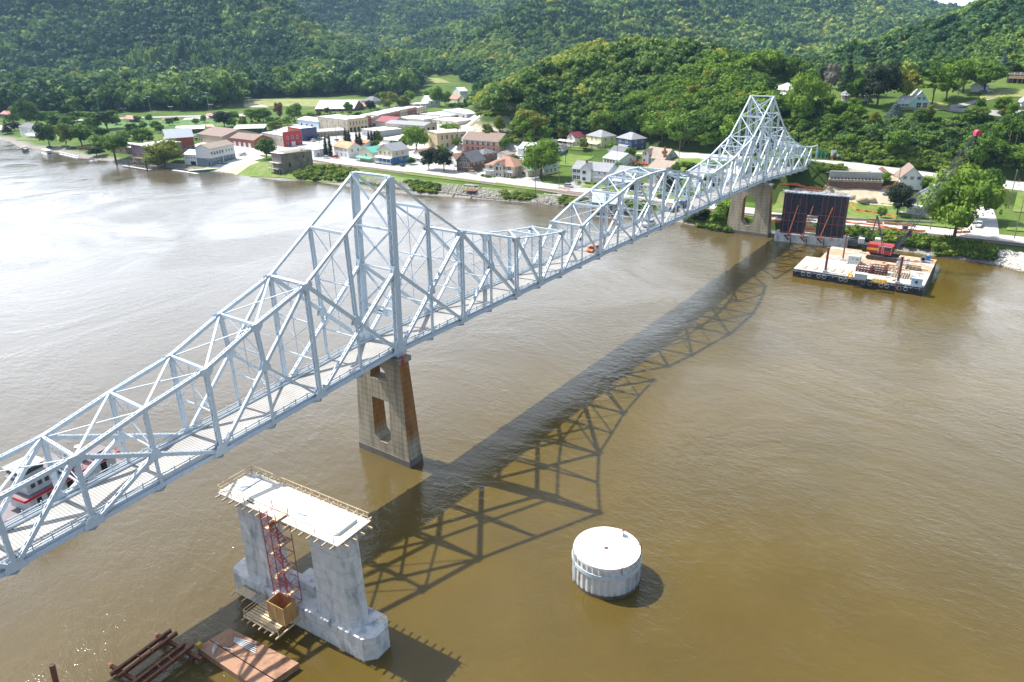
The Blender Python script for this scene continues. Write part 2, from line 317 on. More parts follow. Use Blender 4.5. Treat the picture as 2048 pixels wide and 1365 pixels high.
# foliage
def leafmat(name, dark, light, yellow=None, rv=.5):
    m, t, b = newmat(name); l = t.links.new
    at = N(t, 'ShaderNodeAttribute', attribute_name='tint'); oi = N(t, 'ShaderNodeObjectInfo')
    a = N(t, 'ShaderNodeMath', operation='MULTIPLY_ADD'); a.inputs[1].default_value = rv; l(oi.outputs['Random'], a.inputs[0]); 
    s = N(t, 'ShaderNodeMath', operation='MULTIPLY'); s.inputs[1].default_value = 1-rv; l(at.outputs['Fac'], s.inputs[0]); l(s.outputs[0], a.inputs[2])
    c = ramp(t, a.outputs[0], [(.1, dark), (.62, light), (1.0, yellow or light)])
    l(c, b.inputs['Base Color']); b.inputs['Roughness'].default_value = .75; b.inputs['Specular IOR Level'].default_value = .25
    # thin leaves let some light through
    tr = N(t, 'ShaderNodeBsdfTranslucent'); l(c, tr.inputs[0]); ms = N(t, 'ShaderNodeMixShader'); ms.inputs[0].default_value = .22
    o = [n for n in t.nodes if n.type == 'OUTPUT_MATERIAL'][0]; l(b.outputs[0], ms.inputs[1]); l(tr.outputs[0], ms.inputs[2]); l(ms.outputs[0], o.inputs[0])
    return m
LEAF = leafmat('broadleaf', (.026, .072, .010), (.145, .26, .024), (.21, .30, .03))
LEAFFAR = leafmat('far_broadleaf', (.026, .078, .022), (.165, .275, .045), (.34, .36, .05), rv=0.0)
LEAFY = leafmat('yellow_green_leaf', (.10, .15, .02), (.20, .24, .03), (.30, .27, .035))
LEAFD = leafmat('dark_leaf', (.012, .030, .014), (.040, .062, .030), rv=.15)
LEAFC = leafmat('conifer_needles', (.014, .040, .018), (.045, .085, .035))
LEAFB = leafmat('bluish_needles', (.06, .10, .09), (.14, .20, .18))
LEAFR = leafmat('russet_leaf', (.12, .06, .035), (.22, .12, .06))
LEAFO = leafmat('turning_leaf', (.16, .10, .02), (.34, .17, .03), (.36, .22, .04))
LEAFG = leafmat('bare_twig', (.12, .11, .09), (.22, .20, .17))
SHRUB = leafmat('shrub_leaf', (.07, .14, .015), (.21, .30, .032), (.34, .34, .06), rv=0.0)
BARK = pm('bark', (.10, .08, .06), .9, .3, 3)
# ------------------------------------------------------------------ trees
def ico():
    b = MB().blob((0, 0, 0), (1, 1, 1), jit=0); return np.array(b.v), np.array(b.f)
ICOV, ICOF = ico()
def crown_np(rs, lobes, nleaf, ls, core=.78, flat=1.0, tintv=.5):
    """lobes: list (cx,cy,cz,r,rz). Leaf quads over lobe surfaces plus a dim core; returns quad arrays"""
    area = np.array([l_[3]**2 for l_ in lobes]); pr = area/area.sum(); V = []; Tn = []
    idx = rs.choice(len(lobes), nleaf, p=pr); Lb = np.array(lobes)[idx]
    d = rs.normal(size=(nleaf, 3)); d /= np.linalg.norm(d, axis=1)[:, None]; d[:, 2] = np.where((d[:, 2] < -.35) & (rs.rand(nleaf) < .7), -d[:, 2], d[:, 2])
    rad = (.86+.28*rs.rand(nleaf))
    c = Lb[:, :3]+d*np.stack([Lb[:, 3], Lb[:, 3], Lb[:, 4]], 1)*rad[:, None]
    n = d+rs.normal(size=(nleaf, 3))*.55; n /= np.linalg.norm(n, axis=1)[:, None]
    a = np.cross(n, rs.normal(size=(nleaf, 3))); a /= np.linalg.norm(a, axis=1)[:, None]; b = np.cross(n, a)
    s = ls*(.6+.8*rs.rand(nleaf))[:, None]; e = .6+.5*rs.rand(nleaf)[:, None]
    q = np.stack([c-a*s, c-b*s*e*.8+n*s*.15, c+a*s, c+b*s*e*.8+n*s*.15], 1).reshape(-1, 3)
    lobt = rs.rand(len(lobes)); tn = np.clip(tintv+.75*(lobt[idx]-.5)+.6*(rs.rand(nleaf)-.5), 0, 1); tq = np.repeat(tn, 4)
    F = np.arange(nleaf*4).reshape(-1, 4)
    cv = []; cf = []; ct = []; off = len(q)
    for k, lb in enumerate(lobes):
        v = ICOV*(1+.2*(rs.rand(12, 1)-.5))*np.array([lb[3], lb[3], lb[4]])*core+np.array(lb[:3]); cv.append(v); cf.append(np.c_[ICOF, ICOF[:, 2]]+off); ct.append(np.full(12, .04+.16*lobt[k])); off += 12  # core tint kept dark: shade between the leaves put into the colour
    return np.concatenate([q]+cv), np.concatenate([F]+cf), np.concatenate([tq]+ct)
def broad_lobes(rs, Hc, Rr, nl, base=.28, top=1.0):
    """crown between base*Hc and Hc, radius Rr"""
    L_ = []; zc = Hc*(base+top)/2; hz = Hc*(top-base)/2
    L_.append((0, 0, zc, Rr*.62, hz*.72))
    for i in range(nl):
        u = rs.rand()*2-1; u = u*.9+.08; th = i*2.4+rs.rand()*.9; rr = math.sqrt(max(0, 1-u*u)); k = .62+.16*rs.rand(); r = Rr*(.26+.17*rs.rand())
        L_.append((Rr*k*rr*math.cos(th), Rr*k*rr*math.sin(th), zc+hz*.74*u, r, r*.85))
    return L_
def fix(V, F):   # quads only; degenerate fourth index marks triangle
    return V, F
def crownmesh(name, V, F, Tn, mt):
    quad = F[F[:, 2] != F[:, 3]]; tri = F[F[:, 2] == F[:, 3]][:, :3]
    me = bpy.data.meshes.new(name); me.vertices.add(len(V)); me.vertices.foreach_set('co', V.astype(np.float32).ravel())
    li = np.concatenate([quad.ravel(), tri.ravel()]).astype(np.int32); me.loops.add(len(li)); me.loops.foreach_set('vertex_index', li)
    nq, ntr = len(quad), len(tri); me.polygons.add(nq+ntr)
    me.polygons.foreach_set('loop_start', np.concatenate([np.arange(nq)*4, nq*4+np.arange(ntr)*3]).astype(np.int32)); me.polygons.foreach_set('loop_total', np.concatenate([np.full(nq, 4), np.full(ntr, 3)]).astype(np.int32))
    a = me.attributes.new('tint', 'FLOAT', 'POINT'); a.data.foreach_set('value', Tn.astype(np.float32)); me.materials.append(mt); me.update(calc_edges=True); return me
def trunkmesh(Hc, r, rs, spread, base=.28, n=5):
    b = MB(); b.cyl((0, 0, -.6), (0, 0, Hc*base), r, r*.75, 7); b.cyl((0, 0, Hc*base), (spread*.1, 0, Hc*.72), r*.75, r*.25, 6)
    for i in range(n):
        th = i*2*math.pi/n+rs.rand(); k = .35+.2*rs.rand(); b.cyl((0, 0, Hc*(base*.85+.05*i)), (spread*k*math.cos(th), spread*k*math.sin(th), Hc*(.5+.3*rs.rand())), r*.42, r*.12, 5, cap=False)
    me = bpy.data.meshes.new('trunk'); me.from_pydata(b.v, [], b.f); me.materials.append(BARK); me.update(); return me
PROTO = {}
def proto(kind, k, mt, nleaf, ls, shape='broad', Hc=12.0, Rr=5.5, nl=11, base=.25):
    rs = np.random.RandomState(100+k*7+len(kind))
    if shape == 'broad': lob = broad_lobes(rs, Hc, Rr, nl, base)
    elif shape == 'spire': lob = [(.15*rs.randn(), .15*rs.randn(), Hc*(.1+.86*i/7.), Rr*(1-.75*(i/7.)**2.2), Hc*.11) for i in range(8)]
    elif shape == 'cone': lob = [(.1*rs.randn(), .1*rs.randn(), Hc*(.16+.8*i/8.), Rr*(1-.93*i/8.), Hc*.05) for i in range(9)]
    elif shape == 'tiers': lob = [(Rr*.55*math.cos(i*2.2), Rr*.55*math.sin(i*2.2), Hc*(.42+.55*i/11.), Rr*(.62-.035*i), Hc*.028) for i in range(12)]
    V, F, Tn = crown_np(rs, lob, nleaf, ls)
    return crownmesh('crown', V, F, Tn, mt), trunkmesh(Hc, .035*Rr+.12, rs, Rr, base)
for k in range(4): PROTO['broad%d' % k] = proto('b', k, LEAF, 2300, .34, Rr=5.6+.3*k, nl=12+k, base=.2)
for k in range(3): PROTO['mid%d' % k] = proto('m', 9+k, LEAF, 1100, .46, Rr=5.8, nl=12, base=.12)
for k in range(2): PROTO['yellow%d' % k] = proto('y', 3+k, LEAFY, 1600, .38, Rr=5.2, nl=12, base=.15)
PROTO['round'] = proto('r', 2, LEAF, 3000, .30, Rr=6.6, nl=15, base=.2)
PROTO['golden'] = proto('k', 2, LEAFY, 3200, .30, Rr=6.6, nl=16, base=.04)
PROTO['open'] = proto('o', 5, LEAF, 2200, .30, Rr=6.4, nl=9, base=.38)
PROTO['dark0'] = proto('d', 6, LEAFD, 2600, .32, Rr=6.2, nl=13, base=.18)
PROTO['russet'] = proto('q', 8, LEAFR, 1300, .34, Rr=5, nl=9, base=.25)
PROTO['orange'] = proto('w', 8, LEAFO, 1500, .34, Rr=5, nl=9, base=.2)
PROTO['bare'] = proto('g', 4, LEAFG, 520, .30, Rr=4.8, nl=10, base=.3)
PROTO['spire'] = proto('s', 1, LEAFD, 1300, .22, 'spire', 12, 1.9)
PROTO['cone'] = proto('c', 1, LEAFC, 1500, .36, 'cone', 14, 4.2)
PROTO['bluecone'] = proto('c', 2, LEAFB, 1300, .34, 'cone', 10, 4.2)
PROTO['pine'] = proto('p', 1, LEAF, 1700, .40, 'tiers', 14, 5.2)
TREES = {}
def tree(name, kind, P, h, wd=None, label='', cat='tree', group=None, rz=None):
    cm, tm = PROTO[kind]; base = {'cone': 14, 'bluecone': 10, 'pine': 14}.get(kind, 12.0)
    rwid = {'spire': 1.9, 'cone': 4.2, 'bluecone': 4.2, 'pine': 5.4}.get(kind, 6.0)
    sz = h/base; sx = sz if wd is None else wd/2/rwid
    r = root(name, P, label, cat, group, random.random()*6.28 if rz is None else rz); r.scale = (sx, sx, sz)
    link('crown', cm, r); link('trunk', tm, r); return r
# ------------------------------------------------------------------ terrain
def terrain():
    az0, az1, na = math.radians(-22), math.radians(94), 520
    rr = np.concatenate([np.linspace(40, 240, 20), np.linspace(243, 760, 270), np.geomspace(765, 3800, 200), np.geomspace(3850, 11000, 26)])
    az = np.linspace(az0, az1, na); A, Rr = np.meshgrid(az, rr); X = CAM[0]+Rr*np.cos(A); Y = CAM[1]+Rr*np.sin(A)
    Z = H(X.ravel(), Y.ravel()).reshape(X.shape); m = Rr > 7500; Z = np.where(m, np.interp(Rr, [7500, 11000], [1, .5])*Z, Z)
    n1, n2 = X.shape; V = np.stack([X, Y, Z], -1).reshape(-1, 3); i = np.arange(n1*n2).reshape(n1, n2)
    F = np.stack([i[:-1, :-1].ravel(), i[1:, :-1].ravel(), i[1:, 1:].ravel(), i[:-1, 1:].ravel()], 1)
    keep = (Z[:-1, :-1] > -4).ravel() | (Z[1:, 1:] > -4).ravel(); F = F[keep]
    m_, t, b = newmat('ground'); l = t.links.new
    gr = ramp(t, noise(t, .05, 6, .6), [(.3, (.055, .105, .018)), (.55, (.10, .16, .030)), (.72, (.17, .19, .06))]); fine = ramp(t, noise(t, .9, 4), [(.3, (.75, .75, .75)), (.7, (1.15, 1.15, 1.15))])
    g2 = N(t, 'ShaderNodeMixRGB', blend_type='MULTIPLY'); g2.inputs[0].default_value = 1; l(gr, g2.inputs[1]); l(fine, g2.inputs[2])
    # rock and earth where it is steep or at the waterline
    ge = N(t, 'ShaderNodeNewGeometry'); s = N(t, 'ShaderNodeSeparateXYZ'); l(ge.outputs['Normal'], s.inputs[0]); po = N(t, 'ShaderNodeSeparateXYZ'); l(ge.outputs['Position'], po.inputs[0])
    rk = ramp(t, noise(t, .22, 6, .7, sc=(1, 1, 3.5)), [(.3, (.20, .17, .12)), (.5, (.42, .38, .29)), (.7, (.55, .50, .40))])
    fm = N(t, 'ShaderNodeMapRange'); fm.inputs[1].default_value = .90; fm.inputs[2].default_value = .80; l(s.outputs[2], fm.inputs[0])
    cc = T(985, 255); ds = N(t, 'ShaderNodeVectorMath', operation='DISTANCE'); l(ge.outputs['Position'], ds.inputs[0]); ds.inputs[1].default_value = (cc[0], cc[1], 14)
    fd = N(t, 'ShaderNodeMapRange'); fd.inputs[1].default_value = 48; fd.inputs[2].default_value = 36; l(ds.outputs['Value'], fd.inputs[0]); fmm = N(t, 'ShaderNodeMath', operation='MULTIPLY'); l(fm.outputs[0], fmm.inputs[0]); l(fd.outputs[0], fmm.inputs[1])
    # undergrowth on wooded slopes
    fw_ = N(t, 'ShaderNodeMapRange'); fw_.inputs[1].default_value = .975; fw_.inputs[2].default_value = .93; l(s.outputs[2], fw_.inputs[0]); xw = N(t, 'ShaderNodeMixRGB'); l(fw_.outputs[0], xw.inputs[0]); l(g2.outputs[0], xw.inputs[1]); xw.inputs[2].default_value = (.045, .075, .018, 1); g2 = xw
    x = N(t, 'ShaderNodeMixRGB'); l(fmm.outputs[0], x.inputs[0]); l(g2.outputs[0], x.inputs[1]); l(rk, x.inputs[2])
    st = ramp(t, noise(t, 1.1, 5, .7), [(.3, (.12, .11, .09)), (.6, (.36, .34, .30))]); fz = N(t, 'ShaderNodeMapRange'); fz.inputs[1].default_value = 1.6; fz.inputs[2].default_value = .7; l(po.outputs[2], fz.inputs[0])
    x2 = N(t, 'ShaderNodeMixRGB'); l(fz.outputs[0], x2.inputs[0]); l(x.outputs[0], x2.inputs[1]); l(st, x2.inputs[2])
    l(x2.outputs[0], b.inputs['Base Color']); b.inputs['Roughness'].default_value = .95; b.inputs['Specular IOR Level'].default_value = .1
    me = npmesh('ground', V, F, m_, smooth=True); o = link('ground', me); setp(o, 'grassy river bank, town flat and valley ground rising into hills', 'ground', kind='structure')
    return X, Y, Z, az, rr
TX, TY, TZ, TAZ, TRR = terrain()
def H(x, y):                                # height of the built ground surface
    dx = np.asarray(x, float)-CAM[0]; dy = np.asarray(y, float)-CAM[1]; r = np.hypot(dx, dy); a = (np.arctan2(dy, dx)-TAZ[0])/(TAZ[1]-TAZ[0])
    ia = np.clip(a.astype(int), 0, len(TAZ)-2); fa = np.clip(a-ia, 0, 1); ir = np.clip(np.searchsorted(TRR, r)-1, 0, len(TRR)-2); fr = np.clip((r-TRR[ir])/(TRR[ir+1]-TRR[ir]), 0, 1)
    return (TZ[ir, ia]*(1-fa)+TZ[ir, ia+1]*fa)*(1-fr)+(TZ[ir+1, ia]*(1-fa)+TZ[ir+1, ia+1]*fa)*fr
# ------------------------------------------------------------------ river
def river():
    m, t, b = newmat('river_water'); l = t.links.new
    big = noise(t, .006, 5, .55, dist=.6); mid = noise(t, .035, 4, .6)
    col = ramp(t, big, [(.3, (.074, .053, .010)), (.52, (.104, .071, .013)), (.72, (.090, .070, .026))])
    mm = ramp(t, mid, [(.3, (.85, .85, .85)), (.7, (1.1, 1.1, 1.1))]); x = N(t, 'ShaderNodeMixRGB', blend_type='MULTIPLY'); x.inputs[0].default_value = 1; l(col, x.inputs[1]); l(mm, x.inputs[2])
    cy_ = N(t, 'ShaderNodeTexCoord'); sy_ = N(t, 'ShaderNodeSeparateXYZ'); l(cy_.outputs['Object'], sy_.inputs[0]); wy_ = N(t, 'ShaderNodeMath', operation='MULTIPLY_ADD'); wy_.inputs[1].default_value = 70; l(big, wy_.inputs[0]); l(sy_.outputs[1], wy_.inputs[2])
    fy_ = N(t, 'ShaderNodeMapRange'); fy_.inputs[1].default_value = 10; fy_.inputs[2].default_value = 85; fy_.inputs[4].default_value = .75; l(wy_.outputs[0], fy_.inputs[0]); xg = N(t, 'ShaderNodeMixRGB'); l(fy_.outputs[0], xg.inputs[0]); l(x.outputs[0], xg.inputs[1]); xg.inputs[2].default_value = (.115, .100, .078, 1); x = xg      # grey painted into the water beyond the bridge in place of sun sparkle
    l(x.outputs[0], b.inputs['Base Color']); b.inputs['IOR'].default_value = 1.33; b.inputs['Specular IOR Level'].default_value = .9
    rg = N(t, 'ShaderNodeMapRange'); rg.inputs[1].default_value = .35; rg.inputs[2].default_value = .65; rg.inputs[3].default_value = .02; rg.inputs[4].default_value = .13; l(noise(t, .012, 3, .6, dist=1.5), rg.inputs[0]); l(rg.outputs[0], b.inputs['Roughness'])
    # wind ripples: three sizes, with calmer lanes
    a = noise(t, .8, 4, .65, dist=.4, sc=(1.0, .5, 1)); c = noise(t, 2.6, 3, .6, dist=.5, sc=(1, .6, 1)); d = noise(t, .14, 3, .5, dist=1.0)
    lane = N(t, 'ShaderNodeMapRange'); lane.inputs[1].default_value = .35; lane.inputs[2].default_value = .62; lane.inputs[3].default_value = .22; lane.inputs[4].default_value = 1.15; l(noise(t, .02, 4, .6, dist=1.2), lane.inputs[0])
    s1 = N(t, 'ShaderNodeMath', operation='MULTIPLY_ADD'); l(a, s1.inputs[0]); s1.inputs[1].default_value = 1.0; k1 = N(t, 'ShaderNodeMath', operation='MULTIPLY'); l(c, k1.inputs[0]); k1.inputs[1].default_value = .28; l(k1.outputs[0], s1.inputs[2])
    s2 = N(t, 'ShaderNodeMath', operation='MULTIPLY_ADD'); l(d, s2.inputs[0]); s2.inputs[1].default_value = .7; l(s1.outputs[0], s2.inputs[2])
    s3 = N(t, 'ShaderNodeMath', operation='MULTIPLY'); l(s2.outputs[0], s3.inputs[0]); l(lane.outputs[0], s3.inputs[1])
    bn = N(t, 'ShaderNodeBump'); bn.inputs['Strength'].default_value = .5; bn.inputs['Distance'].default_value = .24; l(s3.outputs[0], bn.inputs['Height']); l(bn.outputs[0], b.inputs['Normal'])
    V = [(-6000, -6000, 0), (12000, -6000, 0), (12000, 12000, 0), (-6000, 12000, 0)]
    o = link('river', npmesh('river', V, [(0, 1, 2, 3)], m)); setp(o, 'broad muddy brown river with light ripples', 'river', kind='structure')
river()
# ------------------------------------------------------------------ woods
def inpoly(x, y, poly):
    x = np.asarray(x); y = np.asarray(y); c = np.zeros(x.shape, bool); n = len(poly)
    for i in range(n):
        x1, y1 = poly[i]; x2, y2 = poly[(i+1) % n]
        cond = ((y1 > y) != (y2 > y)); xi = (x2-x1)*(y-y1)/((y2-y1) if y2 != y1 else 1e-9)+x1; c ^= cond & (x < xi)
    return c
def project_np(P):
    d = P-CAM; z = d@_f; return 1024+FPX*(d@_r)/z, 682.5-FPX*(d@_u)/z, z
W1 = [(-400, -400), (-400, 233), (130, 233), (225, 226), (300, 222), (400, 222), (480, 214), (492, 198), (615, 195), (700, 191), (760, 196), (835, 190), (930, 190), (938, 215), (985, 228), (1040, 232), (1044, 283), (1100, 279), (1240, 270), (1330, 291), (1400, 299), (1500, 305),
      (1530, 292), (1536, 225), (1530, 196), (1538, 160), (1700, 165), (1740, 172), (1900, 158), (2000, 152), (2500, 130), (2500, -400)]
CLEAR = [[(835, 150), (905, 150), (925, 168), (840, 172)], [(1500, 96), (1600, 88), (1690, 96), (1735, 97), (1735, 108), (1600, 112), (1510, 112)], [(652, 127), (700, 127), (700, 141), (645, 141)], [(855, 168), (960, 168), (960, 215), (820, 215), (820, 185)]]
def forest():
    rs = np.random.RandomState(5); out = []
    for r0, r1, sp in ((270, 760, 10.6), (760, 1500, 15.0), (1500, 2800, 21.0), (2800, 5600, 34)):
        nr = int((r1-r0)/(sp*.9)); 
        for i in range(nr):
            r = r0+(i+.5)*(r1-r0)/nr; n = int(math.radians(84)*r/sp); th = math.radians(-5)+(np.arange(n)+.5*(i % 2)+.7*(rs.rand(n)-.5))*sp/r; rr = r+sp*.6*(rs.rand(n)-.5)
            out.append(np.stack([CAM[0]+rr*np.cos(th), CAM[1]+rr*np.sin(th), np.full(n, sp)], 1))
    for r0, r1, sp, sl in ((320, 760, 6.5, .3), (320, 680, 5.5, .6)):      # the steep faces carry more trees than the plan shows
        n = int(math.radians(84)*(r1**2-r0**2)/2/sp**2); rr = np.sqrt(rs.rand(n)*(r1**2-r0**2)+r0**2); th = math.radians(-5)+rs.rand(n)*math.radians(84)
        q = np.stack([CAM[0]+rr*np.cos(th), CAM[1]+rr*np.sin(th), np.full(n, 8.4)], 1); e = 4.0; z0 = H(q[:, 0], q[:, 1]); q = q[np.hypot(H(q[:, 0]+e, q[:, 1])-z0, H(q[:, 0], q[:, 1]+e)-z0)/e > sl]; out.append(q)
    P = np.concatenate(out); z = H(P[:, 0], P[:, 1]); X = np.c_[P[:, :2], z]
    px, py, dz = project_np(X); m = inpoly(px, py, W1) & (z > 1.2) & (shore_s(P[:, 0], P[:, 1]) > 8)
    for c in CLEAR: m &= ~inpoly(px, py, c)
    m &= (px > -90) & (px < 2140) & ~((px > 1770) & (np.hypot(X[:, 0]-CAM[0], X[:, 1]-CAM[1]) > 2800))
    D, _ = seg_road(P[:, 0], P[:, 1], HWYP); m &= D > 9
    # steep rock face stays bare
    e = 4.0; gx = (H(P[:, 0]+e, P[:, 1])-z)/e; gy = (H(P[:, 0], P[:, 1]+e)-z)/e; steep = np.hypot(gx, gy); m &= ~((steep > .55) & (px < 1040) & (px > 900))
    X = X[m]; sp = P[m, 2]; 
    # visible from around the camera
    d = X-CAM; rh = np.hypot(d[:, 0], d[:, 1]); az = np.arctan2(d[:, 1], d[:, 0]); el = (TZ-CAM[2]+6*(TZ > 12))/TRR[:, None]; cm = np.maximum.accumulate(el, 0)
    ia = np.clip(np.round((az-TAZ[0])/(TAZ[1]-TAZ[0])).astype(int), 0, len(TAZ)-1); ir = np.clip(np.searchsorted(TRR, rh)-2, 0, len(TRR)-1)
    vis = (X[:, 2]+16-CAM[2])/rh > cm[ir, ia]; X = X[vis]; sp = sp[vis]; rh = rh[vis]
    px, py, dz = project_np(X); vis = (py > -70) & (py < 400); return X[vis], sp[vis], rh[vis], px[vis], py[vis]
FX, FS, FR, FPXX, FPY = forest()
def stuff_forest(name, X, sp, rh, px, py, label, mt, seed=1):
    rs = np.random.RandomState(seed); VV = []; FF = []; TT = []; off = 0
    lod = []
    for lv, (nl, nf, ls) in enumerate(((9, 330, .62), (7, 120, 1.0), (5, 56, 1.6))):
        pp = []
        for k in range(5):
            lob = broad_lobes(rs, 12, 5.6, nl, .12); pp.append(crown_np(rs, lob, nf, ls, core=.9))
        lod.append(pp)
    tallp = inpoly(px, py, [(260, 118), (520, 112), (520, 150), (260, 155)])
    n1 = np.sin(X[:, 0]*.013+1.3)+np.sin(X[:, 1]*.017+X[:, 0]*.007)+np.sin((X[:, 0]-X[:, 1])*.03)
    for i in range(len(X)):
        lv = 0 if rh[i] < 740 else (1 if rh[i] < 1500 else 2); V, F, Tn = lod[lv][rs.randint(5)]; k = sp[i]/8.6*(.82+.42*rs.rand()); kz = k*(.75+.30*rs.rand()) if sp[i] < 24 else k*.5
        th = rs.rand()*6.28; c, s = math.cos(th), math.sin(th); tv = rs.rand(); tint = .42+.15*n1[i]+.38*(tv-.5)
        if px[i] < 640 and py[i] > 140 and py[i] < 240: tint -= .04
        if px[i] < 560 and rh[i] > 1000: tint -= .17  # left hill painted darker: cloud shade and haze put into the leaf tint
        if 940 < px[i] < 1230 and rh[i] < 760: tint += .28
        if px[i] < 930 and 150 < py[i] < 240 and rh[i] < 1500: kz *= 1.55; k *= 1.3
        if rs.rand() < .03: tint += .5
        if tallp[i] and rs.rand() < .6: kz *= 1.5; k *= .6; tint += .35
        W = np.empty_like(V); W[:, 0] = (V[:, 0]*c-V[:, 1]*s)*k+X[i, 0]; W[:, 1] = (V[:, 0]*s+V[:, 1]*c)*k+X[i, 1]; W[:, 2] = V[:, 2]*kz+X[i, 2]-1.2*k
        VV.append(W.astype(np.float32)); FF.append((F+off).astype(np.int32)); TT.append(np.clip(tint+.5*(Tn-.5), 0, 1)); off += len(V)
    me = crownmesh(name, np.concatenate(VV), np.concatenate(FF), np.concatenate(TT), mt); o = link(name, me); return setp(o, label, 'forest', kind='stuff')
near = (FR < 640); order = np.argsort(FR); cand = [i for i in order if near[i] and -20 < FPXX[i] < 2070][:260]; isn = np.zeros(len(FR), bool); isn[cand] = True
print('FOREST', len(FR), 'near', near.sum(), 'things', isn.sum())
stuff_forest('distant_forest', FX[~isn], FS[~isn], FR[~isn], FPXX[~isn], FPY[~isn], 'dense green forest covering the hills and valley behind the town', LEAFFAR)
_g = {'a': 'trees on the wooded bluff', 'b': 'trees on the wooded right hill'}
for i in cand:
    right = FPXX[i] > 1590; yl = (FPXX[i] < 1230 and random.random() < .7) or random.random() < .1
    kd = 'yellow%d' % random.randrange(2) if yl and not right else random.choice(['mid0', 'mid1', 'mid2', 'broad1', 'broad3'])
    hh = (12.5 if not right else 10)*(.85+.45*random.random())
    r = tree('broadleaf_tree', kd, FX[i]-np.array([0, 0, .8]), hh*1.15, wd=hh*(1.15+.3*random.random()), group=_g['b' if right else 'a'],
             label=('broadleaf tree in the wood on the hill at the right' if right else 'broadleaf tree in the dense wood on the bluff behind the bridge'))
# ------------------------------------------------------------------ the truss bridge
PL = 198.9/22; PR = 9.083; TW = 8.37
DZ = {-13: 15.0, -12: 15.6, -11: 16.2, -10: 16.75, -9: 17.3, -8: 17.85, -7: 18.38, -6: 18.93, -5: 19.51, -4: 20.03, -3: 20.57, -2: 21.17, -1: 21.79, 0: 22.41, 1: 22.38, 2: 22.36, 3: 22.35, 4: 22.34, 5: 22.33, 6: 22.33, 7: 22.33, 8: 22.33, 9: 22.28, 10: 22.22, 11: 22.14, 12: 22.07, 13: 22.0, 14: 21.93, 15: 21.87, 16: 21.82, 17: 21.76, 18: 21.7, 19: 21.6, 20: 21.48, 21: 21.3, 22: 21.08, 23: 20.55, 24: 19.95, 25: 19.3, 26: 18.65, 27: 18.1, 28: 17.5, 29: 16.65, 30: 15.8}
TZN = {-12: 24.6, -11: 25.0, -10: 25.4, -9: 26.0, -8: 26.6, -7: 27.4, -6: 28.38, -5: 30.76, -4: 32.75, -3: 36.35, -2: 39.75, -1: 45.65, 0: 52.85, 1: 46.15, 2: 39.8, 3: 37.5, 4: 34.77, 5: 33.4, 6: 32.33, 7: 31.75, 8: 34.6, 9: 36.3, 10: 38.38, 11: 38.6, 12: 38.25, 13: 36.6, 14: 34.15, 15: 31.3, 16: 31.85, 17: 32.9, 18: 34.15, 19: 36.8, 20: 39.05, 21: 45.2, 22: 51.6, 23: 44.9, 24: 38.6, 25: 34.4, 26: 31.0, 27: 28.8, 28: 26.9, 29: 25.9, 30: 25.6}
def bx(i): return i*PL if i >= 0 else i*PR
TXO = {0: 1.15, 1: .5, 2: .5, -1: -.35, -3: -.45}
def bn(i, y): return np.array((bx(i), y, DZ[i]))
def tn(i, y): return np.array((bx(i)+TXO.get(i, 0), y, TZN[i]))
MID0 = {0: 37.1, 22: 36.4}
def mp_(i, y):
    if i in (0, 22): return np.array((bx(i)+(.6 if i == 0 else 0), y, MID0[i]))
    return (tn(i, y)*0+{-1: .5*(tn(-2, y)+bn(0, y)), 1: .5*(tn(2, y)+bn(0, y)), 21: .5*(tn(20, y)+bn(22, y)), 23: .5*(tn(24, y)+bn(22, y))}[i]) if i in (-1, 1, 21, 23) else .5*(np.array(a_(i, y)[0])+np.array(a_(i, y)[1]))
def a_(i, y):
    return {-3: (tn(-2, y), bn(-4, y)), -5: (tn(-6, y), bn(-4, y)), -9: (tn(-10, y), bn(-8, y)), 3: (tn(2, y), bn(4, y)), 9: (tn(8, y), bn(10, y)), 13: (tn(14, y), bn(12, y)), 19: (tn(20, y), bn(18, y)), 25: (tn(24, y), bn(26, y)), 27: (tn(28, y), bn(26, y))}[i]
BR = root('truss_bridge', (0, 0, 17), 'long pale blue-grey steel cantilever truss bridge crossing the whole river to the town', 'bridge')
_n = [0]
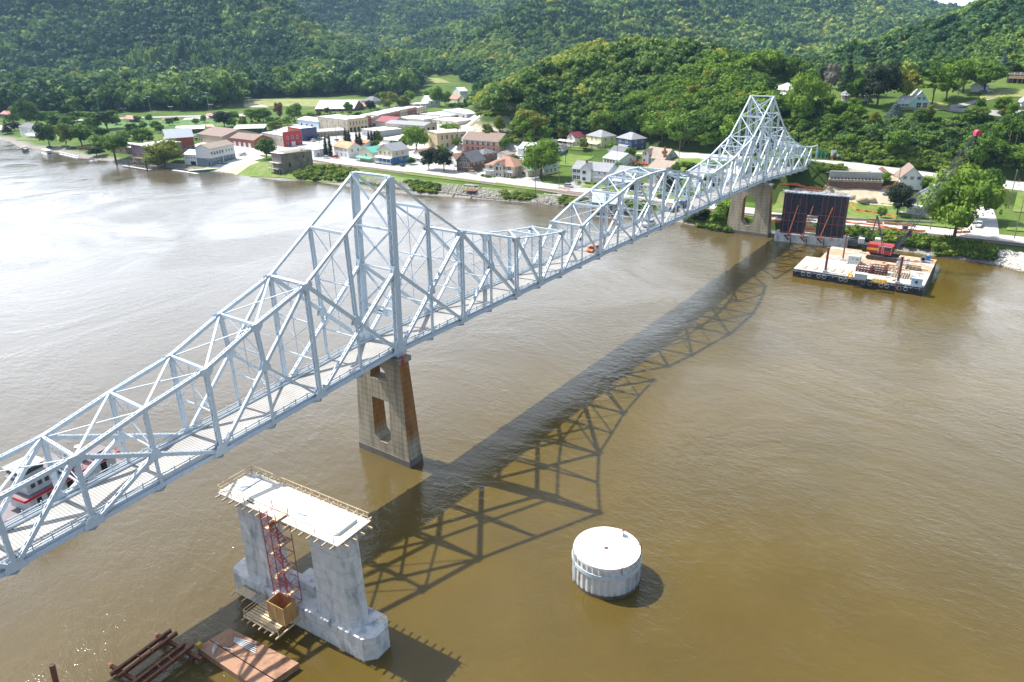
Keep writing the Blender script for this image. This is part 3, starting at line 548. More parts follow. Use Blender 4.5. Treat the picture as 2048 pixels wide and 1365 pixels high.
def member(name, p, q, w=.5, h=.5, kind='lace', side=(0, 1, 0), pitch=None, sw=None):
    """two channels joined by lacing bars, or by a plate with access holes"""
    w *= .88; h *= .88; p = np.array(p, float); q = np.array(q, float); b = MB(); d = q-p; Lh = np.linalg.norm(d); d /= Lh
    sd_ = np.array(side, float); sd_ -= d*(sd_@d); nn = np.linalg.norm(sd_); sd_ = sd_/nn if nn > .05 else np.array((1, 0, 0.)); up = np.cross(sd_, d)
    far = (p[0]+q[0])/2 > 105
    if kind == 'solid': b.bar(p, q, w, h, side=sd_)
    else:
        t = .07 if not far else .12; fl = .10
        if kind == 'lace':          # channels at +-w/2, lacing on both open faces
            for s in (-1, 1):
                b.bar(p, q, t, h, side=sd_, off=(s*w/2, 0))
                for u in (-1, 1): b.bar(p, q, fl, .03, side=sd_, off=(s*(w/2-fl/2), u*(h/2)))
            pt = pitch or w*1.05; n = max(2, int(Lh/pt)); 
            for u in (-1, 1):
                o = up*u*(h/2+.012)
                for k in range(n):
                    a = p+d*Lh*k/n; c = p+d*Lh*(k+1)/n; s = 1 if k % 2 else -1
                    b.bar(a+sd_*s*w*.46+o, c-sd_*s*w*.46+o, .07 if not far else .1, .025, side=sd_)
                for a, c in ((0, .9), (Lh-.9, Lh)): b.bar(p+d*a+o*1.02, p+d*c+o*1.02, w, .025, side=sd_)
        elif kind == 'plate':       # cover plate with a row of oval holes on the upper face
            for s in (-1, 1): b.bar(p, q, t, h, side=sd_, off=(s*w/2, 0))
            n = max(3, int(Lh/1.1)); ed = w*.29
            for u in (1, -1):
                o = up*u*(h/2+.01)
                for s in (-1, 1): b.bar(p, q, ed, .025, side=sd_, off=(s*(w/2-ed/2), u*(h/2+.01)))
                for k in range(n+1):
                    a = p+d*max(0, Lh*k/n-.29); c = p+d*min(Lh, Lh*k/n+.29); b.bar(a+o, c+o, w-2*ed+.02, .022, side=sd_)
    o = b.build(name, STEEL, BR); return o
def truss():
    lo, hi = -13, 30
    for si, y in ((0, 0.0), (1, TW)):
        S = (0, 1, 0)
        # chords
        for i in range(lo, 30):
            if si == 0 or True: member('bottom_chord', bn(i, y), bn(i+1, y), .55, .62, 'solid' if i >= -14 else 'lace')
        runs = [(i, i+1) for i in range(-12, -2)]
        for a, c in runs: member('top_chord', tn(a, y), tn(c, y), .62, .58, 'lace' if a < 0 else 'solid', pitch=.62)
        member('top_chord', tn(-2, y), tn(-1, y), .5, .5, 'solid'); member('top_chord', tn(-1, y), tn(0, y), .5, .5, 'solid')
        for a in (0, 1): member('top_chord', tn(a, y), tn(a+1, y), .42, .36, 'solid')
        for a in (2, 3, 4, 5): member('top_chord', tn(a, y), tn(a+1, y), .42, .28, 'solid')
        for a in range(7, 15): member('top_chord', tn(a, y), tn(a+1, y), .6, .6, 'solid')
        for a in range(16, 30): member('top_chord', tn(a, y), tn(a+1, y), .5, .5, 'solid')
        member('end_post', bn(6, y), tn(7, y), .62, .55, 'plate'); member('end_post', bn(16, y), tn(15, y), .62, .55, 'solid')
        # uprights
        for i in (0, 22):
            m_ = mp_(i, y); member('tower_post', bn(i, y), m_, 1.1, 1.45, 'lace', side=(0, 1, 0), pitch=.8); member('tower_post', m_, tn(i, y), 1.1, 1.25, 'lace', side=(0, 1, 0), pitch=.8)
        for i in list(range(-12, 0))+list(range(1, 30)):
            if i in (7, 15): member('hanger', tn(i, y), bn(i, y), .28, .3, 'lace', pitch=.6); continue
            if i in (0, 22): continue
            if i in (6, 16, 29): member('hanger', tn(i, y), bn(i, y), .3, .3, 'lace', pitch=.6); continue
            if i in (-1, -3, -5, -9, 1, 3, 9, 13, 19, 21, 23, 25, 27):
                m_ = mp_(i, y); member('post', tn(i, y), m_, .68, .55, 'lace'); member('hanger', m_, bn(i, y), .4, .4, 'lace', pitch=.5)
            else: member('post', tn(i, y), bn(i, y), .78 if abs(i) in (2, 4) else .62, .6, 'lace')
        member('end_post', bn(30, y), tn(30, y), .5, .5, 'lace')
        # diagonals
        D = [(tn(-2, y), bn(0, y), .6, 'solid'), (bn(-2, y), mp_(0, y), .5, 'plate'), (tn(-2, y), bn(-4, y), .5, 'solid'), (mp_(-3, y), bn(-2, y), .35, 'solid'),
             (tn(-6, y), bn(-4, y), .55, 'lace'), (bn(-6, y), mp_(-5, y), .5, 'plate'), (tn(-6, y), bn(-7, y), .5, 'plate'), (bn(-7, y), tn(-8, y), .5, 'plate'), (tn(-10, y), bn(-8, y), .5, 'plate'), (bn(-10, y), mp_(-9, y), .4, 'plate'), (tn(-10, y), bn(-12, y), .5, 'plate'),
             (mp_(0, y), bn(2, y), .55, 'solid'), (bn(0, y), tn(2, y), .52, 'plate'), (tn(2, y), bn(4, y), .6, 'solid'), (bn(2, y), mp_(3, y), .42, 'plate'), (tn(4, y), bn(5, y), .6, 'solid'), (bn(5, y), tn(6, y), .5, 'plate'),
             (tn(7, y), bn(8, y), .42, 'solid'), (tn(8, y), bn(10, y), .42, 'solid'), (bn(8, y), mp_(9, y), .42, 'solid'), (tn(10, y), bn(12, y), .42, 'solid'), (bn(10, y), tn(12, y), .42, 'solid'), (tn(14, y), bn(12, y), .42, 'solid'), (bn(14, y), mp_(13, y), .42, 'solid'), (tn(15, y), bn(14, y), .42, 'solid'),
             (tn(16, y), bn(17, y), .55, 'solid'), (bn(17, y), tn(18, y), .5, 'solid'), (tn(20, y), bn(18, y), .5, 'solid'), (bn(20, y), mp_(19, y), .4, 'solid'), (mp_(22, y), bn(20, y), .5, 'solid'), (tn(20, y), bn(22, y), .5, 'solid'),
             (mp_(22, y), bn(24, y), .5, 'solid'), (bn(22, y), tn(24, y), .5, 'solid'), (tn(24, y), bn(26, y), .5, 'solid'), (bn(24, y), mp_(25, y), .4, 'solid'), (bn(26, y), tn(28, y), .5, 'solid'), (tn(28, y), bn(29, y), .4, 'solid'), (mp_(27, y), bn(28, y), .35, 'solid'), (bn(28, y), tn(29, y), .4, 'solid')]
        for p, q, w_, k in D: member('diagonal', p, q, w_*(1.28 if k == 'plate' else 1.05), w_*1.05, k)
        # gusset plates at the joints
        def gus(P, sx, sz, k=1.0):
            b = MB()
            for s in (-1, 1):
                yy = P[1]+s*.34; pts = [(-sx, -.34), (sx, -.34), (sx*.95, .25), (sx*.45, sz), (-sx*.45, sz), (-sx*.95, .25)] if k > 0 else [(-sx, .32), (sx, .32), (sx*.9, -.3), (sx*.4, -sz), (-sx*.4, -sz), (-sx*.9, -.3)]
                vs = [(P[0]+u, yy-.02, P[2]+v) for u, v in pts]+[(P[0]+u, yy+.02, P[2]+v) for u, v in pts]; n = 6
                b.add(vs, [tuple(range(n)), tuple(range(2*n-1, n-1, -1))]+[(i, n+i, n+(i+1) % n, (i+1) % n) for i in range(n)])
            b.build('gusset_plate', STEEL, BR)
        for i in (-12, -10, -8, -7, -6, -4, -2, 2, 4, 5, 6, 8, 10, 12, 14, 16, 17, 18, 20, 24, 26, 28): gus(bn(i, y), 1.25, 1.15)
        for i in (0, 22): gus(bn(i, y), 1.7, 2.0)
        for i in (-10, -8, -6, -4, -3, -2, 2, 4, 6, 7, 8, 10, 12, 14, 15, 16, 18, 20, 24, 28): gus(tn(i, y), 1.05, .9, -1)
        for i in (-5, -3, -1, 0, 1, 3, 9, 13, 19, 21, 22, 23, 25): gus(mp_(i, y)-np.array((0, 0, .35)), .85, 1.25)
    # across: struts, sway and wind bracing
    X = lambda P, y: np.array((P[0], y, P[2]))
    for i in list(range(-12, 30)):
        if i in (9, 11, 13): pass
        t0, t1 = tn(i, 0.0), tn(i, TW); big = i in (0, 2, -2, 7, 15, 22, 24, 20)
        if i == 15 or i == 16 or i not in (6,) or True: member('top_strut', t0, t1, .38, .5 if not big else .75, 'lace' if i < 12 else 'solid', side=(0, 0, 1) if big else (1, 0, 0), pitch=.6)
        # sway frame under the strut
        dp = {0: 0}.get(i)
        if i in (0, 22):
            zz = [DZ[i]+6.0, MID0[i]-7.4, MID0[i], MID0[i]+7.0, TZN[i]] if i == 0 else [DZ[i]+6.5, MID0[i]-.2, MID0[i]+7.5, TZN[i]]
            for z0, z1 in zip(zz[:-1], zz[1:]):
                xa = bx(i)+(.5 if i == 0 else 0)
                member('sway_brace', (xa, 0, z0), (xa, TW, z0), .3, .36, 'lace', side=(1, 0, 0), pitch=.5)
                member('sway_brace', (xa, 0, z0), (xa, TW, z1), .26, .3, 'lace', side=(1, 0, 0), pitch=.5); member('sway_brace', (xa, TW, z0), (xa, 0, z1), .26, .3, 'lace', side=(1, 0, 0), pitch=.5)
        else:
            zt = TZN[i]; zl = max(DZ[i]+5.6, zt-6.5); levels = [zl, zt]
            if zt-DZ[i] > 15: levels = [DZ[i]+6.2, (DZ[i]+6.2+zt)/2, zt]
            for z0, z1 in zip(levels[:-1], levels[1:]):
                if z1-z0 < 1.6: continue
                member('sway_brace', (bx(i), 0, z0), (bx(i), TW, z0), .2, .24, 'solid')
                member('sway_brace', (bx(i), 0, z0), (bx(i), TW, z1), .12, .12, 'solid'); member('sway_brace', (bx(i), TW, z0), (bx(i), 0, z1), .12, .12, 'solid')
                member('sway_brace', (bx(i), TW/2, z0), (bx(i), TW/2, z1), .12, .12, 'solid')
    for i in range(-12, 29):
        if i in (-2, -1, 0, 1): continue
        if i == 6 or i == 15: continue
        k = 'lace' if i < 6 else 'solid'; w_ = .3 if i < 6 else .2
        member('wind_brace', tn(i, 0.0)+(0, 0, .1), tn(i+1, TW)+(0, 0, .1), w_, .16, k, side=(0, 1, 0), pitch=.5); member('wind_brace', tn(i, TW)+(0, 0, -.1), tn(i+1, 0.0)+(0, 0, -.1), .14, .14, 'solid')
    for i in range(-13, 30):     # bottom wind bracing under the deck
        member('bottom_brace', bn(i, 0.0)-(0, 0, .9), bn(i+1, TW)-(0, 0, .9), .2, .2, 'solid'); member('bottom_brace', bn(i, TW)-(0, 0, .9), bn(i+1, 0.0)-(0, 0, .9), .2, .2, 'solid')
    # floor
    dk = MB(); cbs = [MB(), MB()]; lns = [MB(), MB()]; 
    for i in range(-13, 30):
        x0, x1, z0, z1 = bx(i), bx(i+1), DZ[i]+.35, DZ[i+1]+.35
        dk.add([(x0, .95, z0), (x1, .95, z1), (x1, 7.33, z1), (x0, 7.33, z0), (x0, .95, z0-.2), (x1, .95, z1-.2), (x1, 7.33, z1-.2), (x0, 7.33, z0-.2)], [(0, 1, 2, 3), (7, 6, 5, 4), (0, 4, 5, 1), (3, 2, 6, 7)])
        for s, yy in ((0, .72), (1, 7.56)): cbs[s].bar((x0, yy, z0+.1), (x1, yy, z1+.1), .42, .3)
        for s, yy in ((0, .33), (1, 7.95)): lns[s].bar((x0, yy, z0+.02), (x1, yy, z1+.02), .22, .08)
        fb = MB().bar((x0, .25, z0-.75), (x0, TW-.25, z0-.75), .32, .95); fb.build('floor_beam', STEEL, BR)
        for yy in (1.6, 3.3, 5.0, 6.7): pass
    dk.build('deck', GRATE, BR); [q.build('curb', STEELD, BR) for q in cbs]; [q.build('edge_beam', STEEL, BR) for q in lns]
    st = MB()
    for i in range(-13, 30):
        for yy in (1.6, 3.0, 4.14, 5.3, 6.7): st.bar((bx(i), yy, DZ[i]-.2), (bx(i+1), yy, DZ[i+1]-.2), .2, .55)
    st.build('stringers', STEEL, BR)
    for yy, s in ((.30, -1), (7.98, 1)):
        rl = MB()
        for i in range(-13, 30):
            x0, x1, z0, z1 = bx(i), bx(i+1), DZ[i]+.35, DZ[i+1]+.35
            for hz, hh in ((.55, .16), (.95, .16)): rl.bar((x0, yy, z0+hz), (x1, yy, z1+hz), .08, hh)
            rl.bar((x0, yy+s*.12, z0+.15), (x1, yy+s*.12, z1+.15), .1, .32)
            for k in range(4): t = k/4.; xx = x0+(x1-x0)*t; zz = z0+(z1-z0)*t; rl.bar((xx, yy+s*.08, zz-.3), (xx, yy+s*.08, zz+1.25), .12, .12, side=(1, 0, 0))
        rl.build('railing', STEELD, BR)
    # bearings on the piers
    for i in (0, 22):
        for y in (0.0, TW):
            b = MB(); 
            for k in range(-3, 4): b.cyl((bx(i)+k*.28, y-.55, DZ[i]-.75), (bx(i)+k*.28, y+.55, DZ[i]-.75), .12, n=8)
            b.box((bx(i), y, DZ[i]-.5), (2.2, 1.1, .2)); b.build('bearing', STEEL, BR)
truss()
CHORDN = len(BR.children); print('bridge parts', CHORDN)
# warning sign hung on the portal of the middle span
s_ = root('warning_sign', (bx(7)+1.2, 1.2, 27.6), 'yellow diamond warning sign with a black mark fixed beside the bridge portal', 'sign')
YEL = pm('sign_yellow', (.85, .50, .02), .5, .03, 2); b = MB(); P = np.array((bx(7)+.4, .6, 28.3)); a_r = np.array((math.sin(.65), -math.cos(.65), 0)); 
b.add([P+a_r*.62, P+(0, 0, .62), P-a_r*.62, P-(0, 0, .62)]+[q+np.array((.04, .03, 0)) for q in (P+a_r*.62, P+(0, 0, .62), P-a_r*.62, P-(0, 0, .62))], [(0, 1, 2, 3), (7, 6, 5, 4), (0, 4, 5, 1), (1, 5, 6, 2), (2, 6, 7, 3), (3, 7, 4, 0)]); b.build('sign_panel', YEL, s_)
b = MB(); n_ = np.cross(a_r, (0, 0, 1)); n_ = n_ if n_[0] < 0 else -n_; b.cyl(P+n_*.01, P+n_*.05, .2, n=10); b.bar(P+n_*.04+(0, 0, .05), P+n_*.04+(0, 0, .42), .1, .04); b.bar(P+n_*.04-(0, 0, .05), P+n_*.04-(0, 0, .36), .1, .04); b.build('symbol', DARK, s_)
MB().bar(P+(0, 0, -.5), P+(.3, 0, -1.6), .08, .08).bar(P+(0, 0, -.9), (bx(7), .2, 27.4), .08, .08).build('bracket', STEELD, s_)
# ------------------------------------------------------------------ old concrete piers
def frustum(b, x0, x1, y0, y1, X0, X1, Y0, Y1, z0, z1, m=0):
    b.add([(x0, y0, z0), (x1, y0, z0), (x1, y1, z0), (x0, y1, z0), (X0, Y0, z1), (X1, Y0, z1), (X1, Y1, z1), (X0, Y1, z1)], [(3, 2, 1, 0), (4, 5, 6, 7), (0, 1, 5, 4), (1, 2, 6, 5), (2, 3, 7, 6), (3, 0, 4, 7)], m); return b
def old_pier(cx, zt, label, arch, y0=-2.3, y1=11.0, hw=1.75, name='bridge_pier', hole=(3.3, 12.3)):
    r = root(name, (cx, 4.14, 0), label, 'bridge pier', 'old concrete piers of the truss bridge')
    b = MB(); n = 40; tp = 1.45
    # side profile with an opening: strips stacked in height, shaft narrows upward
    def yo(z): k = z/zt; return y0+(1.2)*k, y1-1.2*k
    def xo(z): return hw-(hw-1.15)*z/zt
    h0, h1 = hole; c = 4.3; hwid = 2.0
    def gap(z):
        if arch == 'two':
            if h0 <= z <= h1: w_ = min(2.15, .9+(z-h0)*1.0); return w_
            if zt-5.2 <= z <= zt-2.5: return math.sqrt(max(0, 1-((z-(zt-5.2))/2.75)**2))*2.2
            return 0
        if h0 <= z <= h1:
            if z < h0+1.8: return 1.1+(z-h0)*.75
            if z > h1-2.4: return 2.45*math.sqrt(max(.01, 1-((z-(h1-2.4))/2.45)**2))
            return 2.45
        return 0
    zs = sorted(set(list(np.linspace(-3, zt-.9, 70))+[h0, h0-.01, h1, h1+.01]+([zt-5.2, zt-5.21, zt-2.46] if arch == 'two' else [])))
    for a, e in zip(zs[:-1], zs[1:]):
        mz = (a+e)/2; g = gap(mz); ga, ge = (gap(a) or g), (gap(e) or g)
        ya0, ya1 = yo(a); ye0, ye1 = yo(e)
        if g <= 0: frustum(b, cx-xo(a), cx+xo(a), ya0, ya1, cx-xo(e), cx+xo(e), ye0, ye1, a, e)
        else:
            frustum(b, cx-xo(a), cx+xo(a), ya0, c-ga, cx-xo(e), cx+xo(e), ye0, c-ge, a, e); frustum(b, cx-xo(a), cx+xo(a), c+ga, ya1, cx-xo(e), cx+xo(e), c+ge, ye1, a, e)
    b.build('shaft', PIERM, r)
    b = MB(); ya, yb = yo(zt); b.box((cx, (ya+yb)/2, zt-.45), (3.1, yb-ya+.9, .9)); b.build('cap', CONC, r)
    b = MB(); b.box((cx, (y0+y1)/2, .45), (2*hw+.12, y1-y0+.12, 1.7)); b.build('footing', pm('wet_concrete', (.17, .155, .135), .8, .2, .5), r)
    return r
# weathered pier concrete: formwork boards, dark runs, rust on the upstream nose
PIERM, t_, b_ = newmat('weathered_pier'); l = t_.links.new
base = ramp(t_, noise(t_, .5, 6, .65, sc=(1, 1, .25)), [(.3, (.29, .245, .18)), (.5, (.43, .37, .27)), (.7, (.50, .43, .33))])
ge = N(t_, 'ShaderNodeNewGeometry'); s1 = N(t_, 'ShaderNodeSeparateXYZ'); l(ge.outputs['Normal'], s1.inputs[0]); c0 = N(t_, 'ShaderNodeTexCoord'); s2 = N(t_, 'ShaderNodeSeparateXYZ'); l(c0.outputs['Object'], s2.inputs[0])
fn = N(t_, 'ShaderNodeMapRange'); fn.inputs[1].default_value = -.6; fn.inputs[2].default_value = -.9; l(s1.outputs[1], fn.inputs[0]); fh = N(t_, 'ShaderNodeMapRange'); fh.inputs[1].default_value = 4.0; fh.inputs[2].default_value = 6.5; l(s2.outputs[2], fh.inputs[0])
fm = N(t_, 'ShaderNodeMath', operation='MULTIPLY'); l(fn.outputs[0], fm.inputs[0]); l(fh.outputs[0], fm.inputs[1])
rs_ = ramp(t_, noise(t_, .9, 5, .7, sc=(1, 1, .3)), [(.3, (.30, .13, .04)), (.6, (.42, .20, .06)), (.72, (.30, .26, .20))])
x = N(t_, 'ShaderNodeMixRGB'); l(fm.outputs[0], x.inputs[0]); l(base, x.inputs[1]); l(rs_, x.inputs[2])
wv = N(t_, 'ShaderNodeTexWave', wave_type='BANDS', bands_direction='Z'); wv.inputs['Scale'].default_value = .28; wv.inputs['Distortion'].default_value = .3; l(c0.outputs['Object'], wv.inputs[0]); wr = ramp(t_, wv.outputs[1], [(.02, (.72, .72, .72)), (.09, (1, 1, 1))])
x2 = N(t_, 'ShaderNodeMixRGB', blend_type='MULTIPLY'); x2.inputs[0].default_value = 1; l(x.outputs[0], x2.inputs[1]); l(wr, x2.inputs[2])
ds = ramp(t_, noise(t_, .7, 6, .7, sc=(1, 2.2, .12)), [(.42, (.62, .62, .60)), (.58, (1, 1, 1))]); x3 = N(t_, 'ShaderNodeMixRGB', blend_type='MULTIPLY'); x3.inputs[0].default_value = .8; l(x2.outputs[0], x3.inputs[1]); l(ds, x3.inputs[2])
l(x3.outputs[0], b_.inputs['Base Color']); b_.inputs['Roughness'].default_value = .9
pr = old_pier(-.2, 21.5, 'old brown-stained concrete pier in midstream under the near bridge tower', 'two')
for (z_, s_) in ((20.95, .5),):
    MB().box((-.9, -1.62, z_), (.62, .06, .75)).build('red_marker', pm('marker_red', (.55, .02, .03), .5, .05), pr); MB().box((-.2, -1.2, 21.7), (.6, .5, .35)).tube([(.3, -1.3, 21.5), (.3, -1.3, 22.9)], .05).tube([(.3, -1.3, 22.6), (.9, -1.5, 22.4)], .05).build('beacon', pm('orange_light', (.7, .12, .02), .5, .05), pr)
old_pier(198.9, 20.2, 'old grey concrete pier with a tall arched opening standing at the far river bank', 'one', y0=-4.3, y1=12.3, hw=2.1, hole=(3.6, 15.4))
# ------------------------------------------------------------------ sheets laid on the ground
def sheet(name, px, m, dz, label, n=(10, 6), world=False, kind='structure', sub=None):
    """quad given by four seen corners (left-near, right-near, right-far, left-far), draped on the ground"""
    P = [np.array(p, float) if world else T(*p) for p in px]; nu, nv = n
    u = np.linspace(0, 1, nu+1); v = np.linspace(0, 1, nv+1); U, V_ = np.meshgrid(u, v); U = U[..., None]; V_ = V_[..., None]
    Q = (P[0][:2]*(1-U)+P[1][:2]*U)*(1-V_)+(P[3][:2]*(1-U)+P[2][:2]*U)*V_; Z = H(Q[..., 0], Q[..., 1])+dz
    V3 = np.concatenate([Q, Z[..., None]], -1).reshape(-1, 3); i = np.arange((nu+1)*(nv+1)).reshape(nv+1, nu+1)
    F = np.stack([i[:-1, :-1].ravel(), i[:-1, 1:].ravel(), i[1:, 1:].ravel(), i[1:, :-1].ravel()], 1)
    o = link(name, npmesh(name, V3, F, m, smooth=True)); return setp(o, label, None, kind=kind)
def ribbon(name, pts, wd, m, dz, label, world=False, off=0.0, kind='structure', step=6.0, thick=0):
    P = np.array([p if world else T(*p) for p in pts], float)[:, :2]; out = []
    for a, b in zip(P[:-1], P[1:]):
        n = max(1, int(np.linalg.norm(b-a)/step)); out += [a+(b-a)*k/n for k in range(n)]
    out.append(P[-1]); Q = np.array(out); d = np.gradient(Q, axis=0); d /= np.linalg.norm(d, axis=1)[:, None]; nrm = np.stack([-d[:, 1], d[:, 0]], 1)
    rows = [Q+nrm*(off+wd*(k/4.-.5)) for k in range(5)]; V = []; 
    for rw in rows: V.append(np.c_[rw, H(rw[:, 0], rw[:, 1])+dz])
    V = np.concatenate(V); nq = len(Q); i = np.arange(5*nq).reshape(5, nq); F = np.stack([i[:-1, :-1].ravel(), i[:-1, 1:].ravel(), i[1:, 1:].ravel(), i[1:, :-1].ravel()], 1)
    o = link(name, npmesh(name, V, F, m, smooth=True)); setp(o, label, None, kind=kind); return Q
PAVE = pm('pale_concrete_paving', (.50, .485, .455), .9, .12, .15, dirt=((.36, .34, .30), .08, .55))
ASPH = pm('worn_asphalt', (.36, .355, .34), .9, .14, .2, dirt=((.27, .265, .25), .1, .55))
ASPHD = pm('dark_asphalt', (.20, .20, .20), .9, .15, .2)
FIELD = pm('sports_turf', (.09, .18, .035), .95, .15, .2)
LAWN = pm('mown_lawn', (.135, .205, .035), .95, .28, .35, dirt=((.23, .24, .09), .10, .5))
MEADOW = pm('dry_meadow', (.26, .27, .09), .95, .2, .1, dirt=((.13, .20, .05), .06, .5))
SAND = pm('sandy_ground', (.50, .42, .30), .95, .14, .3, dirt=((.36, .29, .2), .15, .55))
BALL = pm('rail_ballast', (.25, .205, .17), .95, .25, 1.5)
RAILM = pm('rail_steel', (.20, .13, .10), .6, .2, 1)
# town paving, from the river side to the foot of the hills
sheet('town_paving', [(560, 318), (1090, 383), (1060, 296), (640, 262)], PAVE, .07, 'pale worn paving of the streets and yards between the houses', (30, 16))
sheet('town_paving', [(430, 300), (640, 322), (860, 262), (620, 240)], PAVE, .10, 'pale paving of the fire station yard and main street', (24, 14))
sheet('town_paving', [(700, 262), (960, 290), (960, 226), (800, 215)], PAVE, .13, 'pale paving behind the main street roofs', (20, 14))
sheet('gravel_yard', [(380, 292), (500, 318), (560, 300), (440, 276)], PAVE, .15, 'gravel yard between the red barn and the brown hall', (10, 8))
sheet('gravel_ramp', [(445, 352), (560, 350), (545, 330), (490, 318)], SAND, .12, 'sandy boat ramp sloping down to the river', (10, 8))
sheet('gravel_drive', [(400, 345), (450, 350), (530, 316), (490, 305)], PAVE, .16, 'pale curved drive beside the waterside restaurant', (10, 8))
FRONT = [(560, 306), (640, 320), (740, 331), (870, 347), (1000, 362), (1100, 375), (1240, 391), (1400, 412), (1560, 432), (1700, 446), (1900, 468), (2060, 486), (2200, 505)]
ribbon('front_street', FRONT, 13, PAVE, .20, 'wide pale concrete street running along the railway')
RAILP = [(600, 318), (664, 329), (740, 337.4), (800, 345.5), (900, 357), (1000, 370.5), (1060, 377), (1163, 389.5), (1266, 400), (1412, 420), (1550, 437), (1692, 452), (1750, 459), (1900, 475.5), (2048, 492), (2200, 512)]
RQ = ribbon('railway_bed', RAILP, 4.6, BALL, .26, 'grey ballast bed of the riverside railway')
for sg in (-.75, .75):
    b = MB(); d = np.gradient(RQ, axis=0); d /= np.linalg.norm(d, axis=1)[:, None]; q = RQ+np.stack([-d[:, 1], d[:, 0]], 1)*sg; z = H(q[:, 0], q[:, 1])+.36
    for k in range(len(q)-1): b.bar((q[k, 0], q[k, 1], z[k]), (q[k+1, 0], q[k+1, 1], z[k+1]), .16, .14)
    b.build('rail', RAILM)
for o in [o for o in COL.objects if o.name.startswith('rail') and o.name[4:5] in ('', '.')]: setp(o, 'brown steel rail of the riverside railway', None, kind='structure')
ribbon('highway', [T(1000, 290), T(1060, 291)]+list(HWYP), 22, PAVE, .14, 'pale highway passing the bridge end along the foot of the hill', world=True)
ribbon('main_street', [(640, 276), (700, 270), (780, 252), (870, 232)], 12, PAVE, .22, 'pale main street between the brick shop fronts')
ribbon('side_street', [(1100, 395), (1150, 372), (1215, 335), (1262, 304)], 9, ASPH, .30, 'grey side street between the tree and the big white house')
ribbon('side_street', [(1960, 480), (1958, 440), (1950, 400), (1955, 366)], 12, PAVE, .30, 'wide pale side street climbing from the railway to the highway')
ribbon('second_street', [(905, 246), (925, 262), (935, 290), (915, 318)], 9, PAVE, .30, 'pale street at the foot of the rock cliff')
ribbon('hill_road', [(1885, 360), (1850, 300)], 2.5, ASPHD, .12, 'narrow path')if False else None
ribbon('hill_road', [(2100, 232), (2000, 228), (1930, 222), (1870, 216), (1835, 226)], 6, ASPH, .18, 'grey lane curving round to the hill houses')
ribbon('hill_road', [(1860, 216), (1920, 212), (1965, 200), (2020, 190)], 4, ASPH, .16, 'shaded grey drive climbing to the flat-roofed hill house')
# lawns and fields
def lawn(px, label, m=None, dz=.24, n=(8, 6)): return sheet('lawn', px, m or LAWN, dz, label, n)
lawn([(470, 355), (600, 362), (640, 330), (520, 325)], 'green lawn round the old stone building on the bank', n=(10, 8))
lawn([(588, 358), (880, 378), (880, 366), (640, 336)], 'green strip between the railway and the bushy bank', n=(18, 4))
lawn([(880, 378), (1160, 406), (1160, 397), (880, 366)], 'narrow green verge above the rock bank', n=(16, 3))
lawn([(810, 350), (960, 368), (958, 364), (812, 344)], 'grass verge under the two dark trees', n=(10, 2), dz=.33)
lawn([(985, 372), (1075, 383), (1077, 378), (992, 366)], 'grass verge in front of the tan house', n=(8, 2), dz=.33)
lawn([(1100, 330), (1145, 334), (1188, 314), (1130, 308)], 'bright empty grass lot behind the big street tree', n=(8, 8), dz=.33)
lawn([(1148, 376), (1210, 378), (1215, 366), (1150, 362)], 'lawn in front of the big white house', dz=.3); lawn([(1190, 384), (1370, 402), (1372, 394), (1240, 378)], 'lawn strip beside the wall under the bridge', dz=.3)
lawn([(1140, 300), (1290, 306), (1290, 300), (1140, 292)], 'lawns of the upper street houses', dz=.3); lawn([(1160, 297), (1245, 303), (1240, 292), (1165, 288)], 'lawn round the yellow house', dz=.3)
lawn([(1250, 330), (1300, 345), (1420, 335), (1400, 318)], 'grass slope behind the bridge towards the highway', dz=.3, n=(12, 8))
lawn([(1535, 425), (1790, 447), (1800, 408), (1560, 385)], 'rough grass of the building site', dz=.3, n=(14, 8))
lawn([(1800, 434), (1890, 441), (1890, 428), (1810, 420)], 'lawn of the white farmhouse', dz=.3)
lawn([(1840, 375), (1880, 380), (1890, 358), (1850, 352)], 'green yard between the two white houses', dz=.3)
lawn([(2012, 462), (2120, 470), (2120, 446), (2018, 446)], 'bright lawn strip beside the street at the right', dz=.34); lawn([(2025, 425), (2120, 430), (2120, 385), (2035, 385)], 'bright lawn at the right edge by the side street', dz=.34); lawn([(1800, 447), (1930, 461), (1925, 455), (1800, 441)], 'grass verge along the street by the big maple', dz=.34)
lawn([(120, 262), (470, 252), (480, 238), (160, 246)], 'green sports field beyond the mill', m=FIELD, dz=.15, n=(20, 6)); lawn([(30, 282), (140, 282), (130, 270), (45, 274)], 'green lawn in front of the white river house', dz=.2)
lawn([(485, 213), (760, 215), (740, 199), (490, 199)], 'pale green ball field beyond the town', m=MEADOW, dz=.3, n=(16, 6))
lawn([(838, 168), (905, 167), (880, 157), (842, 158)], 'yellow-green meadow in the valley', m=MEADOW, dz=.5); lawn([(1500, 110), (1735, 108), (1700, 96), (1520, 97)], 'green meadow in the far valley', m=MEADOW, dz=.8, n=(12, 6)); lawn([(1560, 205), (1640, 207), (1640, 198), (1560, 196)], 'lawn of the white hill house', dz=.3)
lawn([(1800, 222), (1900, 222), (1900, 210), (1850, 202)], 'mown grass beside the mint green hill house', m=MEADOW, dz=.3); lawn([(1955, 200), (2060, 196), (2060, 180), (1975, 180)], 'mown slope under the flat-roofed hill house', m=MEADOW, dz=.3)
sheet('ball_diamond', [(350, 258), (430, 254), (425, 250), (352, 253)], SAND, .3, 'tan infield of the ball diamond'); sheet('ball_diamond', [(488, 216), (540, 216), (520, 208), (490, 209)], SAND, .45, 'tan infield of the far ball field')
